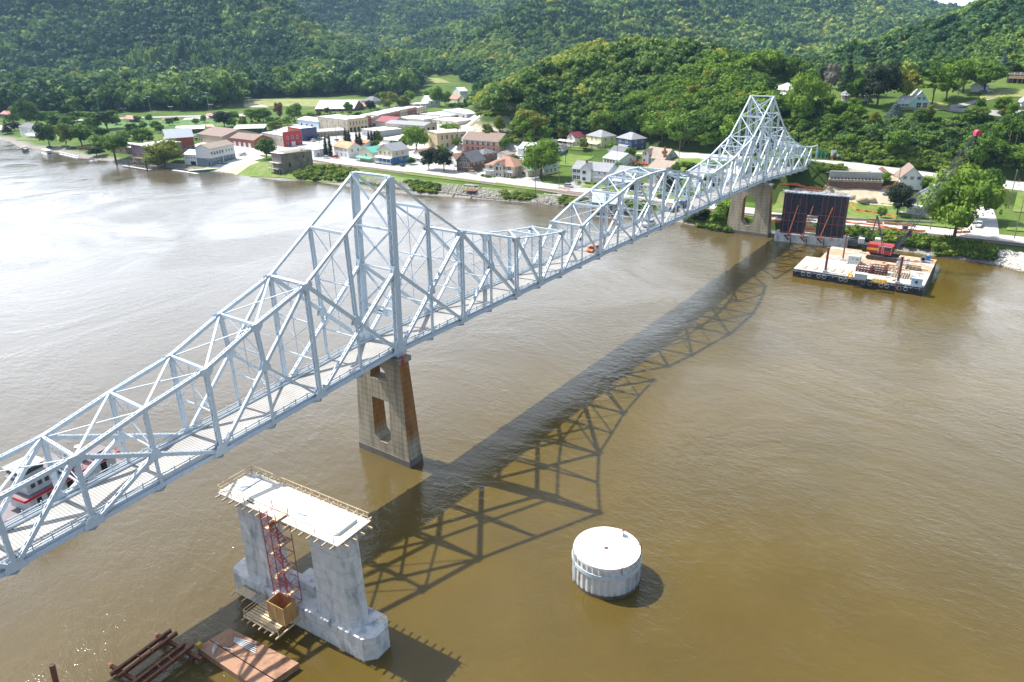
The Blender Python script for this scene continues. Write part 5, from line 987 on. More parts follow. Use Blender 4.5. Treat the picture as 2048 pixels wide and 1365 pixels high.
bld('house', 'two-storey house, cream above and blue below, with a white porch and grey roof', (757, 328), (786, 331.5), 11.5, 303, 'perp', 3.2, 'cream', 'grey', [W_('f', 3, 5.6, 1.2, 1.4, .05, .95), W_('r', 2, 5.3, .9, 1.4, .1, .8), W_('r', 1, 2.5, 1.7, 1.2, .4, .6)], lower=('blue', 4.6), extra=porch(-.08, 1.0, 1.8, 1.2, 4.2, 'white', 'white', 5))
bld('house', 'small white house with a rust roof behind the two dark trees', (829, 321), (847, 325), 11, 309, 'perp', 2.2, 'white', 'rust', [W_('f', 1, 1.2)], extra=porch(.0, 1, 2, .4, 2.3, 'white'))
bld('house', 'small rust-roofed white house squeezed between the dark trees and the lodge', (897, 331), (914, 334.5), 9, 320, 'perp', 2.6, 'white', 'rust', [W_('f', 1, 1.2)], chim=(.9, .5, 1))
bld('lodge', 'dark brown lodge with a glazed gable and a deck wrapping round it', (914, 342), (943, 345.5), 11, 324.5, 'perp', 4.2, 'brown', 'dgrey', [W_('f', 2, 4.6, 1.3, 3.0, .28, .72), W_('f', 3, 3.2, 1.4, 1.3), W_('f', 3, .2, 1.5, 2.0, .1, .95), W_('r', 3, 3.6, 1, 1.5)], extra=deck(2.7, 2.0, 0, 1, 'brown', wrap=1.8, nm='deck'))
bld('house', 'brown two-storey house with a grey hip roof joined to the back of the lodge', (947, 325), (968, 328.5), 9.5, 309.5, 'hip', 2.2, 'brown', 'dgrey', [W_('f', 2, 4.3, 1, 1.4), W_('r', 2, 4.3, 1, 1.3), W_('r', 1, .1, 1.1, 2.1, .5, .7, 'dark')])
bld('house', 'large tan house with a brown hip roof, a stone gable and white balconies', (971, 351), (1029, 356.5), 14, 335, 'hip', 3.6, 'tan', 'rust', [W_('f', 1, .1, 4.2, 2.4, .02, .32, 'garage'), W_('f', 1, 3.5, 2.0, 1.9, .08, .32), W_('f', 1, 3.5, 2.0, 1.9, .72, .95), W_('f', 1, .8, 1.6, 1.4, .74, .94), W_('r', 2, 3.4, 1.2, 1.4)],
    extra=many(wing(.36, .66, -1.6, 6, 6.2, 2.2, 'stone', 'rust', [(.35, 3.7, 1.5, 1.8), (.75, 3.9, .8, 1.6), (.3, .7, 1.1, 1.4), (.72, .7, 1.1, 1.4), (.5, 6.2, 1.2, .9)]), deck(3.1, 1.8, -.02, .34, 'white', nm='balcony'), deck(3.1, 1.6, .68, .98, 'white', nm='balcony')))
bld('cottage', 'small cream cottage with a pale green gable roof under the big street tree', (1039, 351.5), (1056, 355), 12, 341.5, 'perp', 1.9, 'cream', 'pgreen', [W_('f', 1, .9, 2.6, 1.4, .2, .8), W_('r', 2, 1, 1, 1.2)])
bld('house', 'cream house mostly hidden behind the big street tree', (1078, 349), (1088, 351), 9, 337, 'perp', 2.6, 'cream', 'pgreen', [W_('r', 3, 1.2, .9, 1.4)])
bld('house', 'big white house with a grey cross-gabled roof standing above the street corner', (1144, 361), (1216, 369), 10, 344, 'par', 2.8, 'white', 'grey', [W_('f', 2, 3.9, 1.9, 1.6, .02, .24), W_('f', 2, .9, 1.9, 1.6, .02, .24), W_('f', 2, 4.2, 1.0, 1.2, .68, .98)], chim=(.28, .4, .9),
    extra=many(wing(.27, .56, -1.2, 5, 6.6, 2.6, 'white', 'grey', [(.35, 4.1, 1.9, 1.6), (.35, .9, 1.9, 1.6)]), porch(.66, 1.0, 3.0, .6, 3.1, 'dgrey', 'white', 5)))
bld('house', 'pale blue house with a long white porch seen through the bridge truss', (1228, 372), (1260, 376), 10, 351, 'par', 2.8, 'pblue', 'grey', [W_('f', 4, 4.0, 1.0, 1.6)], extra=porch(0, 1.05, 2.4, .5, 3.1, 'white', 'white', 7))
bld('house', 'white gabled house with a brown roof behind the middle truss span', (1293, 381), (1319, 384.5), 14, 364, 'perp', 3.6, 'white', 'brown', [W_('f', 2, 3.6), W_('r', 3, 3.2, 1, 1.5)], extra=porch(-.1, .7, 2.2, .4, 2.8, 'tan', 'white', 4))
bld('house', 'long low house with a taupe roof above the middle truss span', (1297, 346), (1336, 351), 12, 339.5, 'par', 2.9, 'grey', 'tan', [W_('f', 3, 1.0)])
bld('house', 'white house partly hidden by the far end of the middle truss span', (1378, 374), (1409, 378), 10, 355, 'par', 2.8, 'white', 'grey', [W_('f', 3, 3.8), W_('f', 3, .9)])
bld('house', 'white house with a rounded porch behind the bridge railing near the far tower', (1440, 366), (1475, 369), 10, 349, 'hip', 2.4, 'white', 'white', [W_('f', 4, .8, 1.2, 2.0)])
bld('boathouse', 'low grey boathouse with a pale roof on the rocky bank beneath the bridge', (1180, 419), (1230, 424), 8, 408, 'par', 2.2, 'grey', 'pgreen', [W_('f', 4, .9, 1.6, 1.4, .02, .7), W_('f', 1, .2, 1.4, 2.1, .74, .95)], extra=deck(-.1, 2.0, 0, 1, 'wood', nm='deck'), z0=1.6)
bld('house', 'white house with a maroon roof at the foot of the wooded bluff', (1134, 291), (1150, 292.5), 11, 275.5, 'perp', 2.6, 'white', 'maroon', [W_('f', 1, 3.6), W_('f', 1, .9), W_('r', 2, 3.8, 1, 1.5), W_('r', 3, .9, 1, 1.5)], extra=porch(-.9, 1.0, 2.2, .5, 2.8, 'white'))
bld('house', 'pale yellow foursquare house with a grey hip roof and a glazed porch', (1172, 294.5), (1202, 298), 11, 275, 'hip', 3.0, 'yellow', 'grey', [W_('f', 2, 4.9, .8, 1.6, .25, .8), W_('r', 2, 4.4, .9, 1.5), W_('r', 2, .9, .9, 1.5)], extra=porch(-.02, .92, 2.4, .9, 3.2, 'white', 'cream', 9))
bld('house', 'navy blue foursquare house with a grey hip roof and white window frames', (1232, 299.5), (1262, 302.5), 10.5, 280, 'hip', 3.0, 'navy', 'grey', [W_('f', 2, 4.6, 1.7, 1.9, .05, .9), W_('r', 2, 4.4, .9, 1.5), W_('r', 2, .9, .9, 1.5)], extra=porch(.05, .85, 2.2, .5, 3.0, 'grey', 'white', 4))
bld('house', 'white two-storey house with a dark grey roof just below the navy house', (1217, 319), (1244, 322), 9, 306.5, 'par', 2.4, 'white', 'dgrey', [W_('f', 3, 3.2, .9, 1.1)])
bld('house', 'white bungalow with a pale roof and dark porch windows beside the telephone pole', (1206, 329), (1238, 335), 12, 320.5, 'par', 2.6, 'white', 'pgreen', [W_('f', 4, 1.4, 1.5, 1.7, .05, .75), W_('r', 1, 2.4, 1, 1.2, .5, .8), W_('f', 1, 1.6, .9, 1.0, .85, .98)], extra=many(deck(1.0, 3.0, -.1, .6, 'wood', nm='deck')))
bld('house', 'grey-green house with a taupe roof, a brick chimney and a red deck', (1286, 327), (1328, 331), 10, 319, 'par', 4.2, 'grey', 'tan', [W_('f', 2, .9, 1.3, 1.5, .5, .95)], chim=(.93, .1, 1.6), extra=many(wing(0, .3, -.6, 5, 5.4, 2.6, 'grey', 'tan', [(.5, 4.6, 1.1, 1.6), (.3, 1.2, 1.3, 1.5)]), deck(.3, 3.0, -.35, .35, 'red', nm='deck')))
bld('cottage', 'dark green cottage with a grey hip roof beside the grass lot', (1107, 309.5), (1127, 311.5), 11, 303, 'hip', 2.6, 'green', 'dgrey', [W_('f', 4, .8, 1.3, 1.3)], trim='white')
bld('house', 'white low building with a broad pale roof behind the big street tree', (1036, 310.5), (1063, 315), 15, 298, 'par', 2.2, 'white', 'white', [W_('f', 2, 1.8, 1.0, 1.5, .4, .95)], extra=deck(.9, 2.2, -.1, .4, 'white', nm='stair_landing'))
bld('garden_shed', 'tiny pale blue shed at the foot of the wood', (1097, 288), (1107, 289), 3, 281.5, 'flat', 0, 'pblue', 'grey', [W_('f', 1, .2, 1.2, 1.6, .4, .9, 'dark')], cat='shed', z0=8.5)
# right bank
bld('house', 'tall white gabled house with a brown roof and a wide garage door', (1797, 377), (1843, 381.5), 11, 357, 'perp', 4.0, 'white', 'brown', [W_('f', 3, 4.2, 1.2, 1.0, .05, .95), W_('f', 1, .3, 6.0, 2.6, .12, .85, 'garage'), W_('r', 2, 3.6, 1, 1.4)], trim='grey')
bld('farmhouse', 'white farmhouse with dark-shuttered windows behind the crane boom', (1812, 426), (1850, 431), 11, 405.5, 'perp', 3.6, 'white', 'white', [W_('f', 2, 3.9, 1.5, 1.7, .1, .9), W_('r', 2, 3.6, 1, 1.4)], extra=porch(-.3, 1.35, 2.4, .4, 3.0, 'white', 'white', 8))
bld('farmhouse', 'white rear wing with a flat grey roof beside the shuttered farmhouse', (1856, 428), (1884, 431.5), 8, 408, 'shed', .8, 'white', 'grey', [W_('f', 1, 3.8, 1, 1), W_('f', 2, .4, 1.6, 2.2, .05, .9, 'dark')], cat='house')
bld('house', 'white house with a faded brown roof behind the tall street maples', (1893, 371.5), (1932, 376), 11, 361, 'par', 3.0, 'white', 'brown', [W_('f', 3, 1)], extra=wing(.55, 1.0, -.8, 6, 4.4, 2.8, 'white', 'brown', [(.5, 1.6, 1.2, 1.4)]))
bld('hill_house', 'white hip-roofed house on the hilltop beyond the far bridge tower', (1541, 197.5), (1574, 200), 10, 181, 'hip', 3.0, 'white', 'white', [W_('f', 3, 3.6, 1.2, 1.5), W_('f', 2, .8, 1.2, 1.5)], extra=porch(-.2, 1.0, 2.4, .4, 2.8, 'white'))
bld('hill_house', 'grey-roofed house with a long white porch among the hilltop trees', (1683, 200.5), (1733, 203), 10, 188, 'hip', 3.2, 'tan', 'grey', [W_('f', 4, 1.0, 1.2, 1.7)], extra=porch(-.05, 1.05, 2.4, .5, 3.0, 'grey', 'white', 9))
bld('chalet', 'mint green gabled house with a white metal roof and a deck on the hillside', (1818, 217), (1857, 218.5), 13, 206.5, 'perp', 5.2, 'mint', 'white', [W_('f', 2, .5, 2.0, 2.3, .3, .95), W_('f', 2, 4.0, 1.3, 1.3, .3, .8), W_('r', 2, 1, 1.2, 1.4)], extra=deck(.1, 3.0, -.6, 1.15, 'wood', nm='deck'))
bld('chalet', 'low mint wing with a white metal roof beside the mint green chalet', (1794, 214), (1817, 216.5), 10, 208, 'par', 3.0, 'mint', 'white', [W_('f', 3, .9, 1.2, 1.3)], cat='house')
bld('hill_house', 'flat-roofed modern house of dark wood at the upper right edge', (2012, 166), (2075, 169), 12, 150, 'flat', 0, 'brown', 'tan', [W_('f', 5, 3.4, 2.4, 1.8, .02, .98), W_('f', 3, .2, 3, 2.4, .1, .9, 'dark')], extra=deck(2.9, 2.6, -.05, 1, 'wood', nm='deck'), trim='tan', over=1)
bld('garage', 'white garage on the hill lane beside parked cars', (1940, 184), (1962, 185), 8, 173, 'perp', 2.0, 'white', 'grey', [W_('f', 1, .3, 3, 2.2, .2, .8, 'garage')], cat='garage')
bld('house', 'small white house at the right edge above the bushes', (2042, 214), (2075, 216), 8, 205, 'perp', 2.2, 'white', 'grey', [W_('f', 1, 1)])
# behind the town
bld('hillside_house', 'lone grey-roofed house in a clearing on the far hillside', (662, 138.5), (690, 138), 11, 133.5, 'par', 3.0, 'tan', 'dgrey', [W_('f', 4, 1.0, 2, 1.6)])
bld('house', 'white and blue gabled house beyond the end of the main street', (843, 212), (857, 215), 12, 202, 'perp', 4.0, 'white', 'white', [W_('f', 2, 4), W_('r', 2, 3, 1.2, 1.8)])
bld('house', 'house with a bright red roof among the trees left of the cliff', (898, 206), (915, 208), 11, 199, 'par', 3.6, 'cream', 'rust', [W_('f', 2, 1)])
bld('house', 'half-timbered house with a grey-brown roof left of the cliff', (918, 208), (932, 209), 11, 199.5, 'perp', 4.2, 'cream', 'dgrey', [W_('f', 2, 1)])
bld('house', 'dark-roofed house tucked against the cliff trees', (935, 208), (950, 209.5), 10, 200.5, 'par', 3.6, 'white', 'dgrey', [W_('f', 2, 1)])
bld('house', 'white gable house above the red-roofed house', (906, 190), (920, 191.5), 10, 183, 'perp', 3.6, 'white', 'white', [W_('f', 1, 1)])
bld('house', 'grey-roofed house beyond the great white shed', (723, 208.5), (745, 210.5), 14, 203.5, 'hip', 4, 'grey', 'dgrey', [W_('f', 3, 1)])
bld('house', 'rust-roofed bungalow beyond the great white shed', (712, 217), (735, 219), 10, 213.5, 'par', 2.2, 'cream', 'rust', [W_('f', 3, 1)])
bld('house', 'low house with a broad brown-grey roof behind the main street row', (790, 217.5), (815, 218.5), 12, 213.5, 'hip', 2.6, 'tan', 'brown', [W_('f', 3, 1)])
bld('house', 'white low building beyond the cream shop front', (820, 215), (842, 217), 12, 209, 'flat', 0, 'white', 'white', [W_('f', 3, 1)], cat='building')
bld('great_shed', 'great long shed with a white gable roof behind the town', (631, 223.5), (708, 223), 30, 217.5, 'par', 6.0, 'brown', 'white', [W_('f', 5, .4, 3, 2.0, .05, .9, 'dark')], cat='shed')
# open shelters
def shelter(label, p1, p2, depth, h, rise, rm, name='park_shelter', n=4, wall=None):
    A, B = T(*p1)[:2], T(*p2)[:2]; W = np.linalg.norm(B-A); u = (B-A)/W; v = np.array((-u[1], u[0])); v = v if v@(A-CAM[:2]) > 0 else -v; z = H1(*A); r = root(name, (*((A+B)/2+v*depth/2), z), label, 'shelter')
    c = dict(P=lambda a, d, q: (A[0]+u[0]*a+v[0]*d, A[1]+u[1]*a+v[1]*d, z+q), W=W, r=r); P = c['P']; o = .8
    q = [P(-o, -o, h-.2), P(W+o, -o, h-.2), P(W+o, depth/2, h+rise), P(-o, depth/2, h+rise), P(W+o, depth+o, h-.2), P(-o, depth+o, h-.2)]
    b = MB(); b.add(q+[(x, y, zz-.2) for x, y, zz in q], [(0, 1, 2, 3), (3, 2, 4, 5), (9, 8, 7, 6), (11, 10, 8, 9), (0, 6, 7, 1), (5, 4, 10, 11), (1, 7, 8, 2), (2, 8, 10, 4), (0, 3, 9, 6), (3, 5, 11, 9)]); b.build('roof', RM[rm], r)
    for d in (0, depth):
        for i in range(n): b = MB(); cbox(c, b, W*i/(n-1)-.12, W*i/(n-1)+.12, d-.12, d+.12, -.3, h); b.build('post', WM['wood'], r)
    if wall: b = MB(); cbox(c, b, .3, W-.3, depth*.5, depth*.5+.2, 0, h-.3); b.build('back_wall', WM[wall], r)
shelter('open timber shelter with a white roof behind the brown hall', (364, 268), (409, 265), 13, 3.6, 2.0, 'white', wall='wood'); shelter('wide open shed with a flat white roof beside the fire station', (470, 268), (528, 266), 20, 4.2, 1.6, 'white', n=6, wall='green')
shelter('small park shelter with a faded red roof at the sports field', (249, 244), (268, 245.5), 9, 3.2, 2.4, 'pink', wall='slate'); shelter('park kiosk with a pink-red roof by the parking lot', (412, 237.5), (430, 238), 8, 3.0, 1.6, 'pink', wall='slate')
# ------------------------------------------------------------------ single trees of the town and the slopes
TL = [('golden', 331, 333, 14.5, 21, 'huge round maple with golden top on the river wall'), ('open', 232, 323, 14, 19, 'tall leaning open-crowned tree at the water beside the taverns'), ('mid0', 287, 293, 10, 14, 'round yellow-green tree behind the taverns'),
 ('broad0', 100, 296, 14, 14, 'leafy tree on the bank to the right of the white river house'), ('yellow0', 134, 297, 14, 11, 'slender light green tree with a bare trunk near the parked boats'), ('mid1', 164, 291, 12, 16, 'dark green tree shading the boat yard'), ('mid2', 118, 256, 9, 16, 'low broad tree behind the boat yard trees'),
 ('broad2', 55, 253, 17, 17, 'tall tree behind the white river house'), ('cone', 15, 268, 9, 7, 'dark conifer at the left edge by the water'), ('mid0', 215, 259, 12, 21, 'broad dark tree at the edge of the sports field'), ('dark0', 194, 313, 5, 10, 'low dark rounded bush beside the leaning tree'),
 ('mid1', 321, 266, 6, 8, 'small green tree behind the red barn'), ('dark0', 449, 255, 12, 16, 'dense dark tree behind the brown-roofed hall'), ('broad1', 503, 245, 10, 13, 'left tree of the pair beyond the open shed'), ('broad3', 527, 244, 10, 13, 'right tree of the pair beyond the open shed'), ('russet', 561, 244, 15, 11, 'russet-leaved tree beyond the open shed'),
 ('broad0', 590, 247, 15, 14, 'full green tree next to the russet tree'), ('yellow1', 553, 263, 7, 16, 'low bright green tree behind the limestone and red building'), ('mid2', 534, 318, 11, 12, 'neat round tree on the lawn beside the old stone building'),
 ('spire', 653, 313, 11, 3.0, 'left arborvitae of the close pair beside the orange-roofed house'), ('spire', 662, 314.5, 11.5, 3.0, 'right arborvitae of the close pair beside the orange-roofed house'), ('spire', 693, 290, 10, 4.0, 'broad arborvitae behind the orange roof'), ('spire', 699, 291, 9, 3.6, 'second arborvitae behind the orange roof, touching the broad one'),
 ('spire', 716, 307, 12, 3.4, 'front arborvitae between the orange and the green roofs'), ('spire', 722, 302, 11, 3.4, 'rear arborvitae between the orange and the green roofs'), ('spire', 739, 297, 10, 3.0, 'left one of the three arborvitae behind the green roof'), ('spire', 745, 297, 10.5, 3.0, 'middle one of the three arborvitae behind the green roof'), ('spire', 751, 296.5, 10, 3.0, 'right one of the three arborvitae behind the green roof'),
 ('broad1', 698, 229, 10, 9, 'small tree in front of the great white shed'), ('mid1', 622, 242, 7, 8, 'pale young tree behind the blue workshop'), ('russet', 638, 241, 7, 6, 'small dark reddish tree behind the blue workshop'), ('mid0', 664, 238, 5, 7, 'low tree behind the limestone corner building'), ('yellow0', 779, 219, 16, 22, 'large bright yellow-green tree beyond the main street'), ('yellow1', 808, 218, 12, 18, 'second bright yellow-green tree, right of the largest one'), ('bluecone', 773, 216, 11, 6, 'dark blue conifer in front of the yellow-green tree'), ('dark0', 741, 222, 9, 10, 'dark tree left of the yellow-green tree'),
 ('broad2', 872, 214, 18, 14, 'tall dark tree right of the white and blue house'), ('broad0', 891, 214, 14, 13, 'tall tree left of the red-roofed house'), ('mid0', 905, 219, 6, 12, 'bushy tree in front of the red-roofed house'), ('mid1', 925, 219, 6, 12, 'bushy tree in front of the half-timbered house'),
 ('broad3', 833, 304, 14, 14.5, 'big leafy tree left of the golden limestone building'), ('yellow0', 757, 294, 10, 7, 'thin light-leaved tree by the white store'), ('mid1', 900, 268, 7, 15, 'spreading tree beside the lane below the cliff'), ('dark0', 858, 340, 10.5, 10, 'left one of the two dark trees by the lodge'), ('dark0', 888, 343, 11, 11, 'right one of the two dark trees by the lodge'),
 ('round', 1082, 357, 17, 17, 'large leafy street tree by the corner of the side street'), ('mid0', 1236, 346, 5, 4.5, 'young tree by the telephone pole and the white bungalow'), ('dark0', 1345, 389, 9, 9, 'dark tree seen through the bridge truss'), ('dark0', 1268, 389, 5, 5, 'small maroon-dark tree beside the blue porch house'), ('mid1', 1374, 343, 5, 8, 'round shrubby tree above the middle truss span'), ('dark0', 1395, 347, 4, 6, 'low dark shrub tree beside the highway'),
 ('dark0', 1793, 431, 11, 9.5, 'dark spreading tree beside the white farmhouse'), ('mid1', 1762, 437, 4.2, 3.6, 'small round bush by the orange fence'), ('round', 1906, 484, 22, 19.5, 'tall maple beside the railway, the larger of the street maples'), ('broad0', 1942, 444, 18, 15, 'second street maple, standing behind the larger one'),
 ('broad2', 1607, 246, 22, 16, 'great tree on the brow beside the white hilltop house'), ('orange', 1594, 207, 13, 9, 'tree with orange autumn leaves on the brow of the hill'), ('bare', 1657, 207, 18, 11, 'grey leafless tree among the hilltop trees'), ('cone', 1640, 176, 14, 7, 'conifer left behind the leafless tree'), ('cone', 1690, 193, 20, 8, 'tall dark conifer behind the long white porch'), ('cone', 1735, 193, 21, 8, 'tallest dark conifer on the hilltop'), ('dark0', 1754, 213, 19, 18, 'big dark tree in front of the tallest conifer'), ('mid0', 1708, 209, 12, 9, 'middle-sized tree before the long white porch'),
 ('yellow0', 1811, 207, 15, 13, 'light yellow-green tree behind the mint green house'), ('pine', 1863, 214, 21, 13, 'tiered pine right of the mint green house'), ('mid2', 1892, 200, 16, 14, 'green tree right behind the tiered pine'), ('broad1', 1925, 186, 14, 17, 'broad tree on the hill lane'), ('broad3', 1968, 184, 13, 15, 'broad tree left of the flat-roofed hill house'), ('bluecone', 1787, 240, 8.5, 8, 'blue spruce below the mint green house'), ('bluecone', 2001, 152, 14, 7, 'blue-grey spruce on the upper right hillside'),
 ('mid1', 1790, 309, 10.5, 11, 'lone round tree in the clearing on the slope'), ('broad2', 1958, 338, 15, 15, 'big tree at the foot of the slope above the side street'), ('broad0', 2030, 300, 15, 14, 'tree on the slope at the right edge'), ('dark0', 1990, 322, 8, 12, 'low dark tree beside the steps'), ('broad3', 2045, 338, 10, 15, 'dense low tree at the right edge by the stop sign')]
for kd, px, py, h, wd, lb in TL: tree('conifer' if kd in ('cone', 'bluecone', 'pine') else ('arborvitae' if kd == 'spire' else 'tree'), kd, T(px, py)-np.array([0, 0, .2]), h*(1.38 if px < 300 else 1.15), wd*(1.3 if px < 300 else 1.15), lb)
# trees of the green slope under the hill houses
rs = np.random.RandomState(31)
SLOPE = [(1575, 225), (1640, 213), (1690, 216), (1800, 240), (1900, 232), (2060, 222), (2060, 300), (1960, 318), (1870, 300), (1800, 262), (1700, 292), (1600, 290), (1570, 260)]
k = 0
while k < 42:
    px, py = rs.uniform(1570, 2060), rs.uniform(213, 320)
    if inpoly(np.array([px]), np.array([py]), SLOPE)[0] and not (1880 < px < 1930 and py < 270):
        k += 1; tree('slope_tree', rs.choice(['mid0', 'mid1', 'mid2', 'broad1', 'yellow1'], p=[.27, .25, .25, .16, .07]), T(px, py)-np.array([0, 0, .5]), rs.uniform(5, 9.5), rs.uniform(7, 11), 'leafy tree on the overgrown slope below the hill houses', group='trees on the overgrown slope')
# ------------------------------------------------------------------ shrubs and stones
def scatter_px(polys, n, seed):
    rs = np.random.RandomState(seed); out = []
    ar = [abs(sum(p[i][0]*p[(i+1) % len(p)][1]-p[(i+1) % len(p)][0]*p[i][1] for i in range(len(p)))) for p in polys]; tot = sum(ar)
    for p, a in zip(polys, ar):
        xs = [q[0] for q in p]; ys = [q[1] for q in p]; m = int(n*a/tot)+1; c = 0
        while c < m:
            x, y = rs.uniform(min(xs), max(xs)), rs.uniform(min(ys), max(ys))
            if inpoly(np.array([x]), np.array([y]), p)[0]: out.append((x, y)); c += 1
    # direct ground hit at moderate slopes
    return [T(round(x, 1), round(y, 1)) for x, y in out]
def shrubs(name, polys, n, r0, r1, label, mt, seed, nf=110, ls=.3, flat=.75):
    rs = np.random.RandomState(seed); pts = scatter_px(polys, n, seed); VV = []; FF = []; TT = []; off = 0; pr = []
    for k in range(4):
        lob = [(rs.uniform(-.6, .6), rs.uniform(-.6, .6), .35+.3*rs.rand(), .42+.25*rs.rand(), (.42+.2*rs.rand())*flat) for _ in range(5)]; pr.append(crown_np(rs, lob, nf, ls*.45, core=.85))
    for P in pts:
        V, F, Tn = pr[rs.randint(4)]; s = rs.uniform(r0, r1); t = rs.rand()*6.28; c, sn = math.cos(t), math.sin(t); tv = rs.rand()*.5-.25
        W = np.stack([(V[:, 0]*c-V[:, 1]*sn)*s+P[0], (V[:, 0]*sn+V[:, 1]*c)*s+P[1], V[:, 2]*s*rs.uniform(.7, 1.2)+P[2]-.2], 1); VV.append(W); FF.append(F+off); TT.append(np.clip(Tn+tv, 0, 1)); off += len(V)
    o = link(name, crownmesh(name, np.concatenate(VV), np.concatenate(FF), np.concatenate(TT), mt)); setp(o, label, 'shrubs', kind='stuff')
shrubs('bank_shrubs', [[(592, 346), (640, 336), (715, 342), (712, 362), (650, 362), (596, 358)]], 190, 1.4, 2.8, 'leafy bushes on the bank below the street left of the bridge tower', SHRUB, 3)
shrubs('bank_shrubs', [[(808, 362), (850, 366), (882, 374), (872, 388), (830, 384)], [(1000, 384), (1080, 392), (1060, 402), (1010, 398)], [(1120, 396), (1160, 400), (1150, 412), (1120, 410)]], 330, .8, 1.8, 'yellow-green weeds on the rocky bank', SHRUB, 4)
shrubs('bank_shrubs', [[(1362, 436), (1400, 425), (1465, 428), (1462, 466), (1400, 456)], [(1250, 402), (1300, 412), (1340, 428), (1320, 436), (1262, 420)]], 240, 1.3, 3.0, 'green bushes on the bank beside the shore pier', SHRUB, 5)
shrubs('bank_shrubs', [[(1690, 462), (1760, 468), (1900, 484), (1990, 500), (1985, 520), (1880, 510), (1870, 500), (1700, 478)]], 260, 1.3, 2.9, 'dense green bushes on the bank behind the crane barge', SHRUB, 6)
shrubs('slope_shrubs', [[(1580, 285), (1640, 270), (1700, 285), (1840, 300), (1960, 330), (1950, 350), (1700, 322), (1660, 315), (1600, 308)]], 420, 1.1, 2.8, 'tangled bushes and weeds above the highway', SHRUB, 7)
shrubs('slope_shrubs', [[(1570, 235), (1800, 245), (2060, 240), (2060, 345), (1960, 325), (1840, 296), (1700, 285), (1570, 285)]], 520, 1.6, 3.8, 'thick undergrowth covering the slope below the hill houses', LEAFFAR, 8)
shrubs('cliff_shrubs', [[(932, 290), (1040, 288), (1040, 268), (960, 270)], [(945, 232), (1035, 234), (1035, 226), (950, 224)]], 90, 1.6, 3.4, 'bright bushes at the foot and lip of the rock cliff', SHRUB, 9)
shrubs('garden_shrubs', [[(1635, 338), (1690, 333), (1690, 340), (1640, 343)]], 30, 1.2, 1.9, 'hedge of shrubs at the head of the bridge abutment', SHRUB, 10)
def stones(name, polys, n, r0, r1, label, mt, seed):
    rs = np.random.RandomState(seed); pts = scatter_px(polys, n, seed); VV = []; FF = []; off = 0
    for P in pts:
        s = rs.uniform(r0, r1)*np.array([1, .8+.4*rs.rand(), .6+.3*rs.rand()]); V = ICOV*(1+.4*(rs.rand(12, 1)-.5))*s+P; VV.append(V); FF.append(ICOF+off); off += 12
    o = link(name, npmesh(name, np.concatenate(VV), np.concatenate(FF), mt)); setp(o, label, 'stones', kind='stuff')
RK = pm('riprap_stone', (.30, .28, .25), .9, .45, .6); RKL = pm('pale_riprap', (.50, .48, .43), .9, .25, .6)
stones('riprap', [[(590, 358), (720, 362), (800, 378), (880, 386), (1000, 400), (1150, 412), (1160, 400), (1060, 388), (960, 377), (890, 368), (740, 356), (640, 354)]], 4200, .25, .75, 'rough grey boulders lining the bank under the bridge tower', RK, 21)
stones('riprap', [[(1150, 412), (1300, 432), (1310, 424), (1160, 403)]], 600, .25, .7, 'grey boulders under the boathouse', RK, 22)
stones('riprap', [[(1990, 528), (2060, 545), (2060, 508), (1998, 500)]], 900, .25, .65, 'slope of pale broken stone at the right edge', RKL, 23)
stones('riprap', [[(1400, 462), (1560, 484), (1560, 470), (1420, 452)], [(300, 333), (430, 342), (430, 337), (300, 328)]], 500, .2, .6, 'scattered stones along the waterline', RK, 24)
